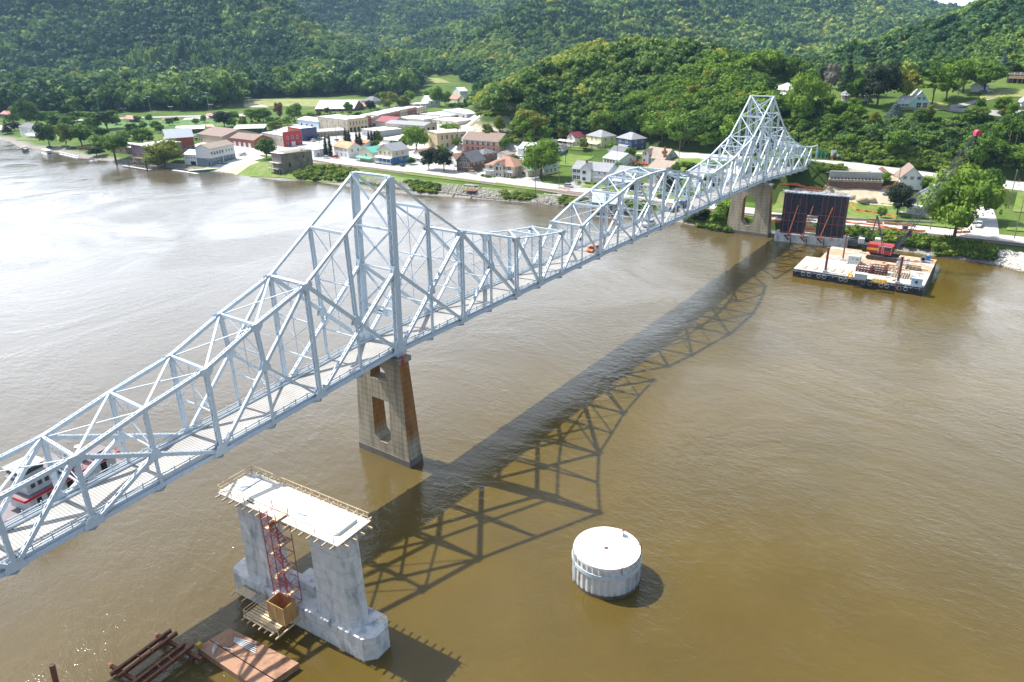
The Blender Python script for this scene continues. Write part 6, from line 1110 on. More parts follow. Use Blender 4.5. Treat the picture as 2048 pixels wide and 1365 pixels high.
# ------------------------------------------------------------------ vehicles
CARM = {c: pm('car_'+c, v, .3, .03, 1, spec=.6) for c, v in dict(white=(.72, .73, .74), silver=(.42, .44, .46), dark=(.03, .033, .04), red=(.38, .02, .03), blue=(.05, .09, .22), orange=(.72, .16, .02), maroon=(.18, .03, .05), tan=(.40, .35, .27), green=(.04, .12, .08)).items()}
LAMP = pm('car_lamp', (.75, .72, .62), .3, .02, 1); TAILR = pm('tail_lamp', (.5, .02, .02), .3, .02, 1)
_CP = {}
def car_proto(kind, col):
    if (kind, col) in _CP: return _CP[(kind, col)]
    L_, Wd, Hb, parts = dict(sedan=(4.6, 1.8, .95, [(-1.25, 1.0, .55, 1.45, 1.0)]), suv=(4.7, 1.9, 1.1, [(-2.1, 1.0, .72, 1.8, 1.1)]), pickup=(5.6, 1.95, 1.1, [(-.35, 1.35, .7, 1.8, 1.1)]), van=(5.2, 2.0, 1.2, [(-2.5, 1.7, .95, 2.1, 1.2)]))[kind]
    out = []; b = MB(); hw = Wd/2; prof = [(-L_/2, .38), (-L_/2, Hb*.92), (-L_/2+.25, Hb), (L_/2-.9, Hb*.97), (L_/2-.12, Hb*.78), (L_/2, Hb*.62), (L_/2-.02, .36)]
    n = len(prof); vs = [(x, -hw*(.97 if z < .5 else 1), z) for x, z in prof]+[(x, hw*(.97 if z < .5 else 1), z) for x, z in prof]
    b.add(vs, [tuple(range(n)), tuple(range(2*n-1, n-1, -1))]+[(i, n+i, n+(i+1) % n, (i+1) % n) for i in range(n)])
    if kind == 'pickup': b.box((-1.75, 0, Hb+.02), (1.9, 1.55, .03)); 
    out.append(('body', b, CARM[col]))
    g = MB(); x0, x1, _, zt, zb = parts[0]; s = .35 if kind in ('sedan', 'pickup') else .22
    q = [(x0-.12 if kind != 'sedan' else x0-.35, -hw*.93, zb-.02), (x1+.45, -hw*.93, zb-.02), (x1+.45, hw*.93, zb-.02), (x0-.12 if kind != 'sedan' else x0-.35, hw*.93, zb-.02), (x0+.15, -hw*.78, zt-.07), (x1-.2, -hw*.78, zt-.07), (x1-.2, hw*.78, zt-.07), (x0+.15, hw*.78, zt-.07)]
    g.add(q, [(3, 2, 1, 0), (4, 5, 6, 7), (0, 1, 5, 4), (1, 2, 6, 5), (2, 3, 7, 6), (3, 0, 4, 7)]); out.append(('windows', g, GLASS))
    r = MB(); r.box(((x0+.15+x1-.2)/2, 0, zt-.04), (x1-x0-.35, hw*1.56, .07)); 
    for sx in (x0+.15, (x0+x1)/2, x1-.2):
        for sy in (-1, 1): r.bar((sx+(.5 if sx > (x0+x1)/2 else 0), sy*hw*.94, zb), (sx, sy*hw*.8, zt-.05), .1, .06)
    out.append(('roof', r, CARM[col]))
    res = []
    for nm, bb, m in out:
        me = bpy.data.meshes.new(nm); me.from_pydata(bb.v, [], bb.f); me.materials.append(m); me.update(); res.append((nm, me, (0, 0, 0)))
    wb = MB(); wb.cyl((0, -.12, 0), (0, .12, 0), .36, n=12); wm = bpy.data.meshes.new('wheel'); wm.from_pydata(wb.v, [], wb.f); wm.materials.append(BLACK)
    hb = MB(); hb.cyl((0, -.135, 0), (0, .135, 0), .2, n=8); hm = bpy.data.meshes.new('rim'); hm.from_pydata(hb.v, [], hb.f); hm.materials.append(STEELD)
    lb = MB(); lb.box((0, 0, 0), (.06, .34, .16)); lm = bpy.data.meshes.new('headlight'); lm.from_pydata(lb.v, [], lb.f); lm.materials.append(LAMP); tm = lm.copy(); tm.materials.clear(); tm.materials.append(TAILR)
    _CP[(kind, col)] = (res, wm, hm, lm, tm, L_, Wd, Hb); return _CP[(kind, col)]
def car(kind, col, P, rz, label, group=None, name=None, pitch=0, small=False):
    res, wm, hm, lm, tm, L_, Wd, Hb = car_proto(kind, col); r = root(name or {'sedan': 'parked_car', 'suv': 'parked_car', 'pickup': 'pickup_truck', 'van': 'van'}[kind], P, label, {'sedan': 'car', 'suv': 'car', 'pickup': 'pickup', 'van': 'van'}[kind], group, rz); r.rotation_euler = (0, pitch, rz)
    for nm, me, lc in res: link(nm, me, r)
    for sx in (-1, 1):
        for sy in (-1, 1):
            w_ = link('wheel', wm, r, (sx*L_*.31, sy*(Wd/2-.1), .36))
            if not small: link('rim', hm, w_)
            if not small: link('headlight' if sx > 0 else 'tail_light', lm if sx > 0 else tm, r, (sx*(L_/2-.0), sy*Wd*.36, Hb*.68))
    return r
def cpx(kind, col, px, py, px2, py2, label, **k):     # heading from one seen ground point to another
    A, B = T(px, py), T(px2, py2); d = B-A; return car(kind, col, A+np.array([0, 0, .32]), math.atan2(d[1], d[0]), label, **k)
def bridge_at(px, py, y):    # deck point under a seen spot, on the lane at y
    for x in np.linspace(-90, 270, 1500):
        z = np.interp(x, [bx(i) for i in range(-13, 31)], [DZ[i] for i in range(-13, 31)])+.36
        if abs(PJ((x, y, z))[0]-px) < 1.2: return np.array((x, y, z))
car('sedan', 'orange', bridge_at(1188, 505, 3.0)+0, math.pi, 'bright orange-red car driving across the middle of the bridge', name='car_on_bridge')
car('pickup', 'silver', bridge_at(1299, 455, 3.0), 0, 'silver pickup with a dark bed on the bridge', name='pickup_on_bridge')
car('sedan', 'dark', bridge_at(1348, 426, 5.4), math.pi, 'dark car on the bridge close behind the blue van', name='car_on_bridge')
car('van', 'blue', bridge_at(1368, 415, 5.4), math.pi, 'dark blue van on the bridge near the shore pier', name='van_on_bridge')
for a in [('suv', 'silver', 1137, 376, 1160, 379, 'silver pickup with a topper driving on the front street'), ('suv', 'white', 654, 318.5, 672, 320, 'white station wagon parked in front of the arborvitae pair'), ('pickup', 'red', 671, 317.3, 684, 318, 'dark red pickup parked beside the white station wagon'), ('sedan', 'dark', 805, 333.5, 815, 328, 'dark car on the drive right of the blue and cream house'),
          ('suv', 'white', 627, 284, 637, 281, 'white pickup nearest the red brick shop'), ('suv', 'blue', 638, 281.5, 647, 278.5, 'dark blue wagon before the low timber shop'), ('sedan', 'silver', 647, 279.5, 656, 277, 'silver car before the low timber shop'), ('suv', 'dark', 655, 278, 663, 275, 'black car at the end of the parked row by the timber shop'), ('sedan', 'maroon', 674, 283, 684, 284.5, 'maroon sports car near the arborvitae'),
          ('sedan', 'white', 481, 312, 488, 306, 'left white car beside the waterside restaurant'), ('suv', 'white', 489, 311, 495, 305, 'right white car beside the waterside restaurant'), ('suv', 'dark', 135, 297, 144, 293, 'dark car under the slender tree at the boat yard'), ('sedan', 'dark', 147, 297.5, 155, 293.5, 'black car at the right end of the boat yard'), ('suv', 'blue', 100, 297.5, 110, 295, 'blue car near the moored houseboat'),
          ('suv', 'dark', 393, 281, 396, 276, 'dark truck parked between the red barn and the brown hall'), ('suv', 'white', 391, 276, 393, 271, 'white truck behind the red barn'), ('pickup', 'white', 1957, 455, 1963, 447, 'white pickup parked under the street maple'), ('sedan', 'silver', 1112, 335, 1124, 337, 'silver car parked behind the big street tree'), ('suv', 'dark', 1107, 334, 1098, 332, 'dark truck next to the silver car behind the big tree'),
          ('suv', 'maroon', 917, 248, 924, 245, 'maroon van nearest in the row under the cliff'), ('sedan', 'white', 924, 245.5, 930, 243, 'white car in the row under the cliff'), ('sedan', 'silver', 917, 243, 924, 240, 'silver car by the white-roofed store under the cliff'), ('suv', 'red', 918, 236, 925, 234, 'red truck at the far end of the row under the cliff'), ('suv', 'dark', 930, 236, 936, 233, 'dark car at the far end under the cliff'),
          ('suv', 'silver', 1278, 393, 1292, 395, 'silver car on the front street under the truss'), ('suv', 'dark', 1324, 399, 1338, 401, 'dark wagon on the front street under the truss'), ('sedan', 'white', 1974, 186, 1985, 185, 'white car on the hill drive'), ('sedan', 'green', 1966, 188, 1972, 187, 'dark green car on the hill drive'), ('suv', 'tan', 946, 349, 962, 351, 'dusty truck parked in front of the lodge'), ('sedan', 'silver', 1776, 392, 1784, 393, 'silver car parked by the tall gabled house'),
          ('sedan', 'red', 913, 290, 910, 286, 'red car behind the golden limestone building')]:
    cpx(*a)
# ------------------------------------------------------------------ poles, masts, signs
POLE = pm('pole_wood', (.20, .16, .12), .9, .2, 1); POLEG = pm('pole_grey', (.42, .43, .42), .6, .1, 1)
def upole(px, py, h, label, arms=1, rz=.2, lamp=False):
    h *= 1.12; P = T(px, py); r = root('utility_pole', P, label, 'utility pole'); MB().cyl(P-np.array([0, 0, .3]), P+np.array([0, 0, h]), .17, .12, 8).build('pole', POLE, r); d = np.array([math.cos(rz), math.sin(rz), 0])
    for k in range(arms):
        z = h-.5-k*1.1; b = MB().bar(P+np.array([0, 0, z])-d*1.2, P+np.array([0, 0, z])+d*1.2, .12, .14)
        for s in (-1.05, -.4, .4, 1.05): b.cyl(P+np.array([0, 0, z])+d*s, P+np.array([0, 0, z+.28])+d*s, .05, n=6)
        b.build('crossarm', POLE, r)
    if lamp: MB().cyl(P+np.array([.0, 0, h*.8]), P+d*1.6+np.array([0, 0, h*.86]), .05, n=6).box(P+d*1.75+np.array([0, 0, h*.86]), (.6, .25, .14)).build('street_lamp', POLEG, r)
    return P+np.array([0, 0, h-.3])
UP = [upole(1071, 389, 14, 'tall grey utility pole on the verge above the boulders'), upole(1118, 379, 12, 'utility pole beside the side street corner'), upole(1131, 330, 13, 'utility pole at the edge of the grass lot'), upole(1183, 314, 9, 'short brown pole on the grass lot corner', 0), upole(1233, 346, 13, 'dark telephone pole beside the white bungalow'), upole(1141, 299, 15, 'tall pole with crossarms in front of the maroon-roofed house', 2),
      upole(1048, 322, 14, 'utility pole beside the white low building'), upole(917, 305, 14, 'utility pole in front of the apartment house'), upole(643, 318, 12, 'utility pole by the flat white building'), upole(1357, 330, 11, 'utility pole beside the highway behind the truss'), upole(1860, 460, 13, 'slim pole in front of the white farmhouse', 0), upole(1922, 466, 11, 'pole beside the street maples', 0, lamp=True),
      upole(2028, 478, 13, 'utility pole with a crossarm at the right lawn'), upole(2016, 417, 14, 'tall pole on the far side of the side street'), upole(1790, 400, 12, 'pole beside the tall gabled house', 0), upole(1912, 212, 12, 'twin utility pole on the mown hill slope', 2), upole(2010, 318, 11, 'utility pole on the slope at the right edge'), upole(2022, 326, 11, 'second utility pole on the slope at the right edge'),
      upole(880, 262, 11, 'pole by the stores under the cliff'), upole(850, 255, 12, 'pole behind the long limestone building'), upole(674, 290, 12, 'pole in the main street paving'), upole(684, 282, 10, 'shorter pole on the main street'), upole(505, 275, 10, 'pole beside the wide open shed'), upole(586, 262, 11, 'pole behind the red brick building'), upole(600, 250, 11, 'pole behind the blue workshop'), upole(306, 330, 9, 'mooring pile of dark steel by the dock', 0), upole(78, 256, 10, 'pole beside the tall tree at the left')]
b = MB()
def wire(a, c, sag=1.2):
    pts = [a+(c-a)*t-np.array([0, 0, sag*4*t*(1-t)]) for t in np.linspace(0, 1, 9)]; return MB().tube(pts, .045, n=4)
for i, (a, c) in enumerate([(5, 6), (1, 2), (0, 1), (12, 13), (16, 17), (19, 18)]):
    o = wire(UP[a], UP[c]).build('power_line', BLACK); setp(o, ['power line from the tall crossarm pole towards the white low building', 'power line along the side street to the grass lot', 'power line across the front street', 'power line over the right lawns', 'power line between the slope poles at the right edge', 'power line over the white roofs in the town centre'][i], 'power line')
def mast(px, py, h, label, n=4):
    h *= 1.2; P = T(px, py); r = root('light_mast', P, label, 'light mast', 'floodlight masts round the sports field'); MB().cyl(P, P+np.array([0, 0, h]), .2, .12, 8).build('pole', POLEG, r); rr = np.array([math.sin(YAW), -math.cos(YAW), 0])
    MB().bar(P+np.array([0, 0, h])-rr*1.9, P+np.array([0, 0, h])+rr*1.9, .15, .15).build('crossbar', POLEG, r)
    for k in range(n): q = P+np.array([0, 0, h+.3])+rr*(-1.7+3.4*k/(n-1)); MB().box(q, (.6, .6, .55), rz=.6).build('floodlight', WHITE, r)
mast(200, 230, 16, 'leftmost floodlight mast, before the dark wood'); mast(256, 262, 15, 'floodlight mast beside the red-roofed shelter', 2); mast(306, 246, 19, 'tall floodlight mast left of the playground'); mast(349, 258, 15, 'floodlight mast between the barn and the ball field'); mast(421, 236, 19, 'tall floodlight mast by the pink kiosk'); mast(429, 253, 15, 'floodlight mast beside the dense dark tree'); mast(503, 243, 17, 'rightmost floodlight mast, by the far ball field', 3)
# park furniture
b = root('playground', T(330, 247), 'small playground frame with a red slide tower in the park', 'playground'); P = T(330, 247); MB().box(P+(0, 0, 1.5), (3, 3, .2)).build('platform', WM['wood'], b); MB().bar(P+(1.5, 0, 1.6), P+(4.5, 0, .2), 1, .12).build('slide', WM['redbarn'], b)
for sx in (-1.4, 1.4):
    for sy in (-1.4, 1.4): MB().cyl(P+(sx, sy, -.2), P+(sx, sy, 3.4), .12, n=6).build('post', WM['wood'], b)
MB().add([P+(-1.8, -1.8, 3.3), P+(1.8, -1.8, 3.3), P+(1.8, 1.8, 3.3), P+(-1.8, 1.8, 3.3), P+(0, 0, 4.8)], [(0, 1, 4), (1, 2, 4), (2, 3, 4), (3, 0, 4), (3, 2, 1, 0)]).build('roof', RM['pink'], b)
SG = pm('sign_green', (.02, .28, .17), .5, .05, 1)
def rsign(px, py, w, h, z, m, label, legs=2):
    P = T(px, py); r = root('road_sign', P, label, 'road sign'); rr = np.array([math.sin(YAW+.25), -math.cos(YAW+.25), 0]); n = np.array([-math.cos(YAW+.25), -math.sin(YAW+.25), 0])
    MB().bar(P+np.array([0, 0, z+h/2])-rr*w/2, P+np.array([0, 0, z+h/2])+rr*w/2, .1, h, side=n).build('panel', m, r)
    for s in ([-.35, .35] if legs == 2 else [0]): MB().cyl(P+rr*w*s-n*.08-np.array([0, 0, .3]), P+rr*w*s-n*.08+np.array([0, 0, z+h]), .08, n=6).build('post', POLEG, r)
rsign(1638, 316, 2.0, 2.2, 1.6, SG, 'first green and white route sign by the bridge end'); rsign(1645, 316.5, 2.2, 2.0, 1.4, SG, 'second green direction sign by the bridge end'); rsign(1653, 317, 2.2, 2.0, 1.6, SG, 'third green direction sign by the bridge end'); rsign(1666, 318, 3.0, 2.6, 1.5, WHITE, 'largest white board sign beside the highway'); rsign(1677, 318.5, 2.4, 1.0, 1.2, WHITE, 'low white board sign right of the largest one')
rsign(1686, 319, .9, .9, 3.2, BLACK, 'small dark sign on a tall post beside the highway', 1); rsign(2037, 372, .8, .8, 1.8, TAILR, 'red stop sign at the side street corner', 1); rsign(1664, 325, .8, .8, 1.6, TAILR, 'red stop sign at the bridge head', 1)
def signboard(px, py, w, h, z, m, label): rsign(px, py, w, h, z, m, label, 2)
# concrete walls
def wallbar(name, pts, th, h, m, label, cat='wall', base=-.8, tops=None):
    P = [T(*p) for p in pts]; b = MB()
    for i, (a, c) in enumerate(zip(P[:-1], P[1:])):
        n = np.array([-(c-a)[1], (c-a)[0], 0]); n /= np.linalg.norm(n); h0, h1 = (h, h) if tops is None else (tops[i]-a[2], tops[i+1]-c[2])
        q = [a-n*th/2+(0, 0, base), c-n*th/2+(0, 0, base), c+n*th/2+(0, 0, base), a+n*th/2+(0, 0, base), a-n*th/2+(0, 0, h0), c-n*th/2+(0, 0, h1), c+n*th/2+(0, 0, h1), a+n*th/2+(0, 0, h0)]
        b.add(q, [(3, 2, 1, 0), (4, 5, 6, 7), (0, 1, 5, 4), (1, 2, 6, 5), (2, 3, 7, 6), (3, 0, 4, 7)])
    o = b.build(name, m); return setp(o, label, cat)
wallbar('stone_wall', [(1540, 434), (1660, 440), (1800, 446), (1868, 449)], .5, 1.1, CONC, 'low dark stone wall along the footpath'); wallbar('dock_wall', [(445, 353), (530, 364)], .8, .7, CONC, 'concrete edge of the boat ramp'); wallbar('retaining_wall', [(295, 330), (372, 336)], .8, 2.2, CONC, 'old stone wall under the huge maple')
wallbar('low_wall', [(1205, 384), (1290, 394)], .4, .9, CONC, 'low wall in front of the pale blue porch house')
# ------------------------------------------------------------------ new bridge pier in the foreground
U = np.array((.065, -.9979, 0)); V_N = np.array((.9979, .065, 0)); O0 = np.array((-40.6, -3.1, 0))      # along the pier, across it
def NP(a, d, z): return O0+U*a+V_N*d+np.array((0, 0, z))
def hexpoly(a0, a1, d0, d1, c): return [(a0, d0+c), (a0+c, d0), (a1-c, d0), (a1, d0+c), (a1, d1-c), (a1-c, d1), (a0+c, d1), (a0, d1-c)]
def hexfr(b, lo, hi, z0, z1, m=0):
    n = len(lo); b.add([NP(a, d, z0) for a, d in lo]+[NP(a, d, z1) for a, d in hi], [(i, (i+1) % n, n+(i+1) % n, n+i) for i in range(n)]+[tuple(range(n-1, -1, -1)), tuple(range(n, 2*n))], m)
NPR = root('new_bridge_pier', NP(12.6, 2.2, 0), 'new pale concrete bridge pier with two tall columns on a long footing in the foreground', 'bridge pier')
b = MB(); hexfr(b, hexpoly(0, 27.0, 0, 4.9, 1.25), hexpoly(0, 27.0, 0, 4.9, 1.25), -3, 3.6); b.build('footing', CONCN, NPR)
for a0, a1, A0, A1 in ((2.7, 9.3, 3.0, 9.0), (16.6, 24.0, 16.9, 23.7)):
    b = MB(); hexfr(b, hexpoly(a0, a1, .75, 4.2, .9), hexpoly(A0, A1, .9, 4.05, .8), 3.6, 17.0); b.build('column', CONCN, NPR)
b = MB(); hexfr(b, hexpoly(11.0, 14.8, 2.9, 5.6, .05), hexpoly(11.0, 14.8, 2.9, 5.6, .05), 3.6, 4.7); b.build('pedestal', CONCN, NPR)
for a in (.9, 11.4, 25.0): b = MB(); hexfr(b, hexpoly(a, a+1.2, 4.0, 4.4, .02), hexpoly(a, a+1.2, 4.0, 4.4, .02), 3.5, 3.62); b.build('timber_pad', WOODL, NPR)
# timber falsework deck on top of the columns
def NQ(a, d, z): return NP(a*.925+1.55, d+.35, z+1.05)
def hexfq(b, lo, hi, z0, z1, m=0): f_ = lambda q: [(a*.925+1.55, d+.35) for a, d in q]; hexfr(b, f_(lo), f_(hi), z0+1.05, z1+1.05, m)
WP = root('work_platform', NQ(12.3, 2.5, 15.9), 'pale plywood work platform with guard rails on top of the new pier', 'platform')
b = MB(); hexfq(b, hexpoly(.2, 24.2, -.6, 5.3, .02), hexpoly(.2, 24.2, -.6, 5.3, .02), 16.35, 16.5); b.build('deck', pm('bright_formply', (.72, .68, .60), .6, .07, .6, dirt=((.58, .52, .42), .5, .58)), WP)
b = MB(); hexfq(b, hexpoly(2.4, 22.8, .6, 4.6, .5), hexpoly(2.4, 22.8, .6, 4.6, .5), 16.5, 16.72); b.build('form_top', pm('cream_form_board', (.74, .70, .60), .6, .05, .8), WP)
for k in range(17):
    b = MB(); a = .8+k*1.42; b.bar(NQ(a, -1.35, 16.2), NQ(a, 6.1, 16.2), .12, .26, side=U); b.build('joist', WOODL, WP)
for a in (-.5, 24.9): 
    for d in (.4, 1.8, 3.2, 4.6): MB().bar(NQ(a if a < 0 else 23, d, 16.05), NQ(2 if a < 0 else 25.1, d, 16.05), .12, .26).build('joist', WOODL, WP)
b = MB()
for k in range(14): a = .4+k*1.8; b.bar(NQ(a, 5.15, 16.4), NQ(a, 5.15, 17.7), .09, .09)
for z in (17.0, 17.65): b.bar(NQ(.3, 5.15, z), NQ(24.1, 5.15, z), .06, .12)
b.build('guard_rail', WOODL, WP); b = MB()
for d in (-.4, 1.6, 3.4, 5.1): b.bar(NQ(.35, d, 16.4), NQ(.35, d, 17.6), .09, .09)
for z in (17.0, 17.55): b.bar(NQ(.35, -.4, z), NQ(.35, 5.1, z), .06, .12)
b.build('guard_rail', WOODL, WP); b = MB()
for a in (3.2, 6.0): b.bar(NQ(a, -.45, 16.4), NQ(a, -.45, 17.5), .08, .08)
for a in (16.5, 20.0, 23.4): b.bar(NQ(a, -.45, 16.4), NQ(a, -.45, 17.5), .08, .08)
for z in (17.0, 17.45): b.bar(NQ(.4, -.45, z), NQ(8.0, -.45, z), .05, .08)
b.build('guard_rail', WOODL, WP)
GF = pm('grey_form_panel', (.34, .38, .42), .6, .1, 1)
for a0, a1, d0, d1 in ((2.6, 3.6, 1.0, 4.4), (22.3, 22.8, .9, 4.2), (6.0, 7.1, -.1, .3), (14.5, 16.0, 1.4, 1.7)):
    b = MB(); hexfq(b, hexpoly(a0, a1, d0, d1, .02), hexpoly(a0, a1, d0, d1, .02), 16.73, 16.86); b.build('form_panel', GF if a0 != 6.0 else BLACK, WP)
# stair tower between the columns
REDS = pm('red_scaffold', (.40, .08, .09), .5, .1, 1); SCT = root('scaffold_stair', NP(10.6, .5, 4), 'red scaffold stair tower zigzagging up between the pier columns', 'scaffold')
ax, dx = 11.1, -.9; wa, wd_ = 2.9, 2.0; N0, N1 = 3.7, 18.8
for a in (ax, ax+wa/2, ax+wa):
    for d in (dx, dx+wd_):
        if a == ax+wa/2 and d == dx+wd_: continue
        b = MB(); b.cyl(NP(a, d, N0), NP(a, d, N1), .06, n=6); b.build('upright', REDS, SCT)
b = MB(); k = 0; z = N0
while z < N1-1.0:
    for (p, q) in (((ax, dx), (ax+wa, dx)), ((ax, dx+wd_), (ax+wa, dx+wd_)), ((ax, dx), (ax, dx+wd_)), ((ax+wa, dx), (ax+wa, dx+wd_))): b.cyl(NP(*p, z), NP(*q, z), .045, n=5)
    b.cyl(NP(ax, dx, z), NP(ax, dx+wd_, z+2), .035, n=5); b.cyl(NP(ax+wa, dx+wd_, z), NP(ax+wa, dx, z+2), .035, n=5); b.cyl(NP(ax+(0 if k % 2 else wa), dx, z), NP(ax+(wa if k % 2 else 0), dx, z+2), .035, n=5); z += 2.0; k += 1
b.build('bracing', REDS, SCT)
z = N0; k = 0
while z < N1-1.2:
    b = MB(); s0, s1 = (ax+.5, ax+wa-.5) if k % 2 == 0 else (ax+wa-.5, ax+.5)
    for dd in (dx+.55, dx+1.35): b.bar(NP(s0, dd, z+.1), NP(s1, dd, z+2.1), .05, .10)
    for q in range(6): t = (q+.5)/6; b.bar(NP(s0+(s1-s0)*t, dx+.55, z+.1+2*t), NP(s0+(s1-s0)*t, dx+1.35, z+.1+2*t), .14, .03, side=U)
    for dd in (dx+.5,): b.bar(NP(s0, dd, z+1.1), NP(s1, dd, z+3.0), .04, .05)
    b.build('stair_flight', REDS, SCT); b = MB(); b.bar(NP(s1-(.35 if s1 > s0 else -.35), dx+.1, z+2.08), NP(s1+(.5 if s1 > s0 else -.5), dx+.1, z+2.08), wd_-.3, .06, side=V_N, off=((wd_-.3)/2, 0)); b.build('landing', WOODL, SCT); z += 2.0; k += 1
# plywood enclosure and lower platform
LPa = 1.3; LP = root('lower_platform', NP(12.3, -1.6, 2), 'timber work platform bracketed on the side of the pier footing', 'platform'); b = MB()
for k in range(9): b.bar(NP(LPa+6.6+k*.0, -3.9+k*.42, 2.1), NP(LPa+12.6, -3.9+k*.42, 2.1), .05, .3, side=(0, 0, 1))
b.build('planks', WOODL, LP); b = MB()
for k in range(7): b.bar(NP(LPa+6.9+k*1.1, -4.5, 1.9), NP(LPa+6.9+k*1.1, 0, 1.9), .14, .2, side=U)
b.build('brackets', WOODL, LP); b = MB()
for a in (6.8, 8.6, 10.6, 12.6, 13.4): b.bar(NP(LPa+a, -3.9, 1.9), NP(LPa+a, -3.9, 3.2), .08, .08)
for z in (2.6, 3.15): b.bar(NP(LPa+6.8, -3.9, z), NP(LPa+13.4, -3.9, z), .05, .1)
for z in (2.6, 3.15): b.bar(NP(LPa+6.7, -3.9, z), NP(LPa+6.7, -.2, z), .05, .1)
b.build('guard_rail', WOODL, LP)
b = MB(); b.bar(NP(LPa+2.0, -1.0, 2.5), NP(LPa+5.2, -1.0, 2.5), 1.3, .08, side=V_N)
for a in (2.2, 3.3, 4.4): b.bar(NP(LPa+a, -2.4, 2.35), NP(LPa+a, 0, 2.35), .12, .16, side=U)
b.build('side_planks', WOODL, LP)
PB = root('plywood_enclosure', NP(11.2, -1.2, 2.2), 'orange plywood box standing open-topped at the foot of the scaffold stair', 'box'); b = MB(); a0, a1, d0, d1 = 11.3, 14.4, -2.4, -.2; t = .08
for (p0, p1, q0, q1) in ((a0, a1, d0, d0+t), (a0, a1, d1-t, d1), (a0, a0+t, d0+t, d1-t), (a1-t, a1, d0+t, d1-t)): hexfr(b, hexpoly(p0, p1, q0, q1, .005), hexpoly(p0, p1, q0, q1, .005), 2.2, 5.0)
b.build('sheathing', PLY, PB); b = MB()
for a in (a0+.02, (a0+a1)/2, a1-.02): b.bar(NP(a, d0-.03, 2.2), NP(a, d0-.03, 5.05), .07, .05)
b.build('battens', WOODL, PB)
# ------------------------------------------------------------------ round mooring cell
CE = np.array((-7.2, -46.4, 0)); CR = 4.8
DOL = root('mooring_cell', CE, 'round sheet-pile mooring cell with a white concrete top standing in open water', 'mooring cell'); b = MB(); n = 132; V = []
for z in (-3, 4.85):
    for i in range(n): t = 2*math.pi*i/n; r_ = CR+(.16 if (i//2) % 2 == 0 else 0); V.append((CE[0]+r_*math.cos(t), CE[1]+r_*math.sin(t), z))
b.add(V, [(i, (i+1) % n, n+(i+1) % n, n+i) for i in range(n)]); b.build('sheet_pile_wall', pm('white_sheet_pile', (.60, .59, .56), .7, .15, .5, dirt=((.30, .20, .14), .7, .55, (1, 1, .3))), DOL)
MB().cyl(CE+(0, 0, -1), CE+(0, 0, .5), CR+.19, n=64, cap=False).build('wet_band', pm('wet_mud_band', (.14, .105, .07), .6, .35, 1), DOL)
MB().cyl(CE+(0, 0, 4.6), CE+(0, 0, 5.15), CR+.02, n=64).build('concrete_top', pm('white_concrete_cap', (.78, .76, .72), .8, .05, .5, dirt=((.62, .58, .52), .5, .6)), DOL)
b = MB(); m_ = 64
for z0, z1, ro in ((3.3, 3.95, CR+.26),):
    vs = []
    for rr_, z in ((ro, z0), (ro, z1), (CR+.1, z1), (CR+.1, z0)):
        for i in range(m_): t = 2*math.pi*i/m_; vs.append((CE[0]+rr_*math.cos(t), CE[1]+rr_*math.sin(t), z))
    for k in range(4): b.add([], []); 
    b.add(vs, [(k*m_+i, k*m_+(i+1) % m_, ((k+1) % 4)*m_+(i+1) % m_, ((k+1) % 4)*m_+i) for k in range(4) for i in range(m_)])
b.build('waler_band', STEELD, DOL); MB().cyl(CE+(-.2, 0, 5.15), CE+(-.2, 0, 5.17), .33, n=16).build('drain_cover', RUST, DOL)
q = CE+np.array((3.4, -.9, 5.15)); MB().cyl(q, q+(0, 0, 1.5), .07, n=6).bar(q+(-.5, .3, 1.2), q+(.5, -.3, 1.3), .1, .1).bar(q+(-.1, -.4, 1.35), q+(.2, .5, 1.45), .12, .06).build('beacon_post', RUST, DOL); MB().box(q+(.35, .1, .25), (.6, .5, .5), rz=.4).build('battery_box', STEELD, DOL)
lt = YAW+math.pi/2+.25; q = CE+np.array((math.cos(lt)*(CR+.3), math.sin(lt)*(CR+.3), 0)); b = MB(); tn_ = np.array((-math.sin(lt), math.cos(lt), 0))
for s in (-.22, .22): b.bar(q+tn_*s+(0, 0, .2), q+tn_*s+(0, 0, 6.1), .06, .06)
for k in range(17): b.bar(q-tn_*.22+(0, 0, .4+k*.33), q+tn_*.22+(0, 0, .4+k*.33), .04, .04)
b.build('ladder', STEELD, DOL)
b = MB()
for k in range(7):
    for j in range(9): t = -2.05+j*.1; q = CE+np.array((math.cos(t)*(CR+.19), math.sin(t)*(CR+.19), .7+k*.36+.06*math.sin(j*2.1))); q2 = CE+np.array((math.cos(t+.055)*(CR+.19), math.sin(t+.055)*(CR+.19), .7+k*.36+.06*math.sin(j*2.1))); b.bar(q, q2, .03, .07, side=(math.cos(t), math.sin(t), 0))
b.build('gauge_marks', pm('blue_grey_mark', (.16, .24, .33), .6, .2, 1), DOL)
for t in (-2.2, -1.0, .35): q = CE+np.array((math.cos(t)*(CR+.1), math.sin(t)*(CR+.1), 4.2)); MB().tube([q, q+(0, 0, 1.5), q+(-.5*math.cos(t), -.5*math.sin(t), 1.6)], .06).build('grab_rail', RUST, DOL)
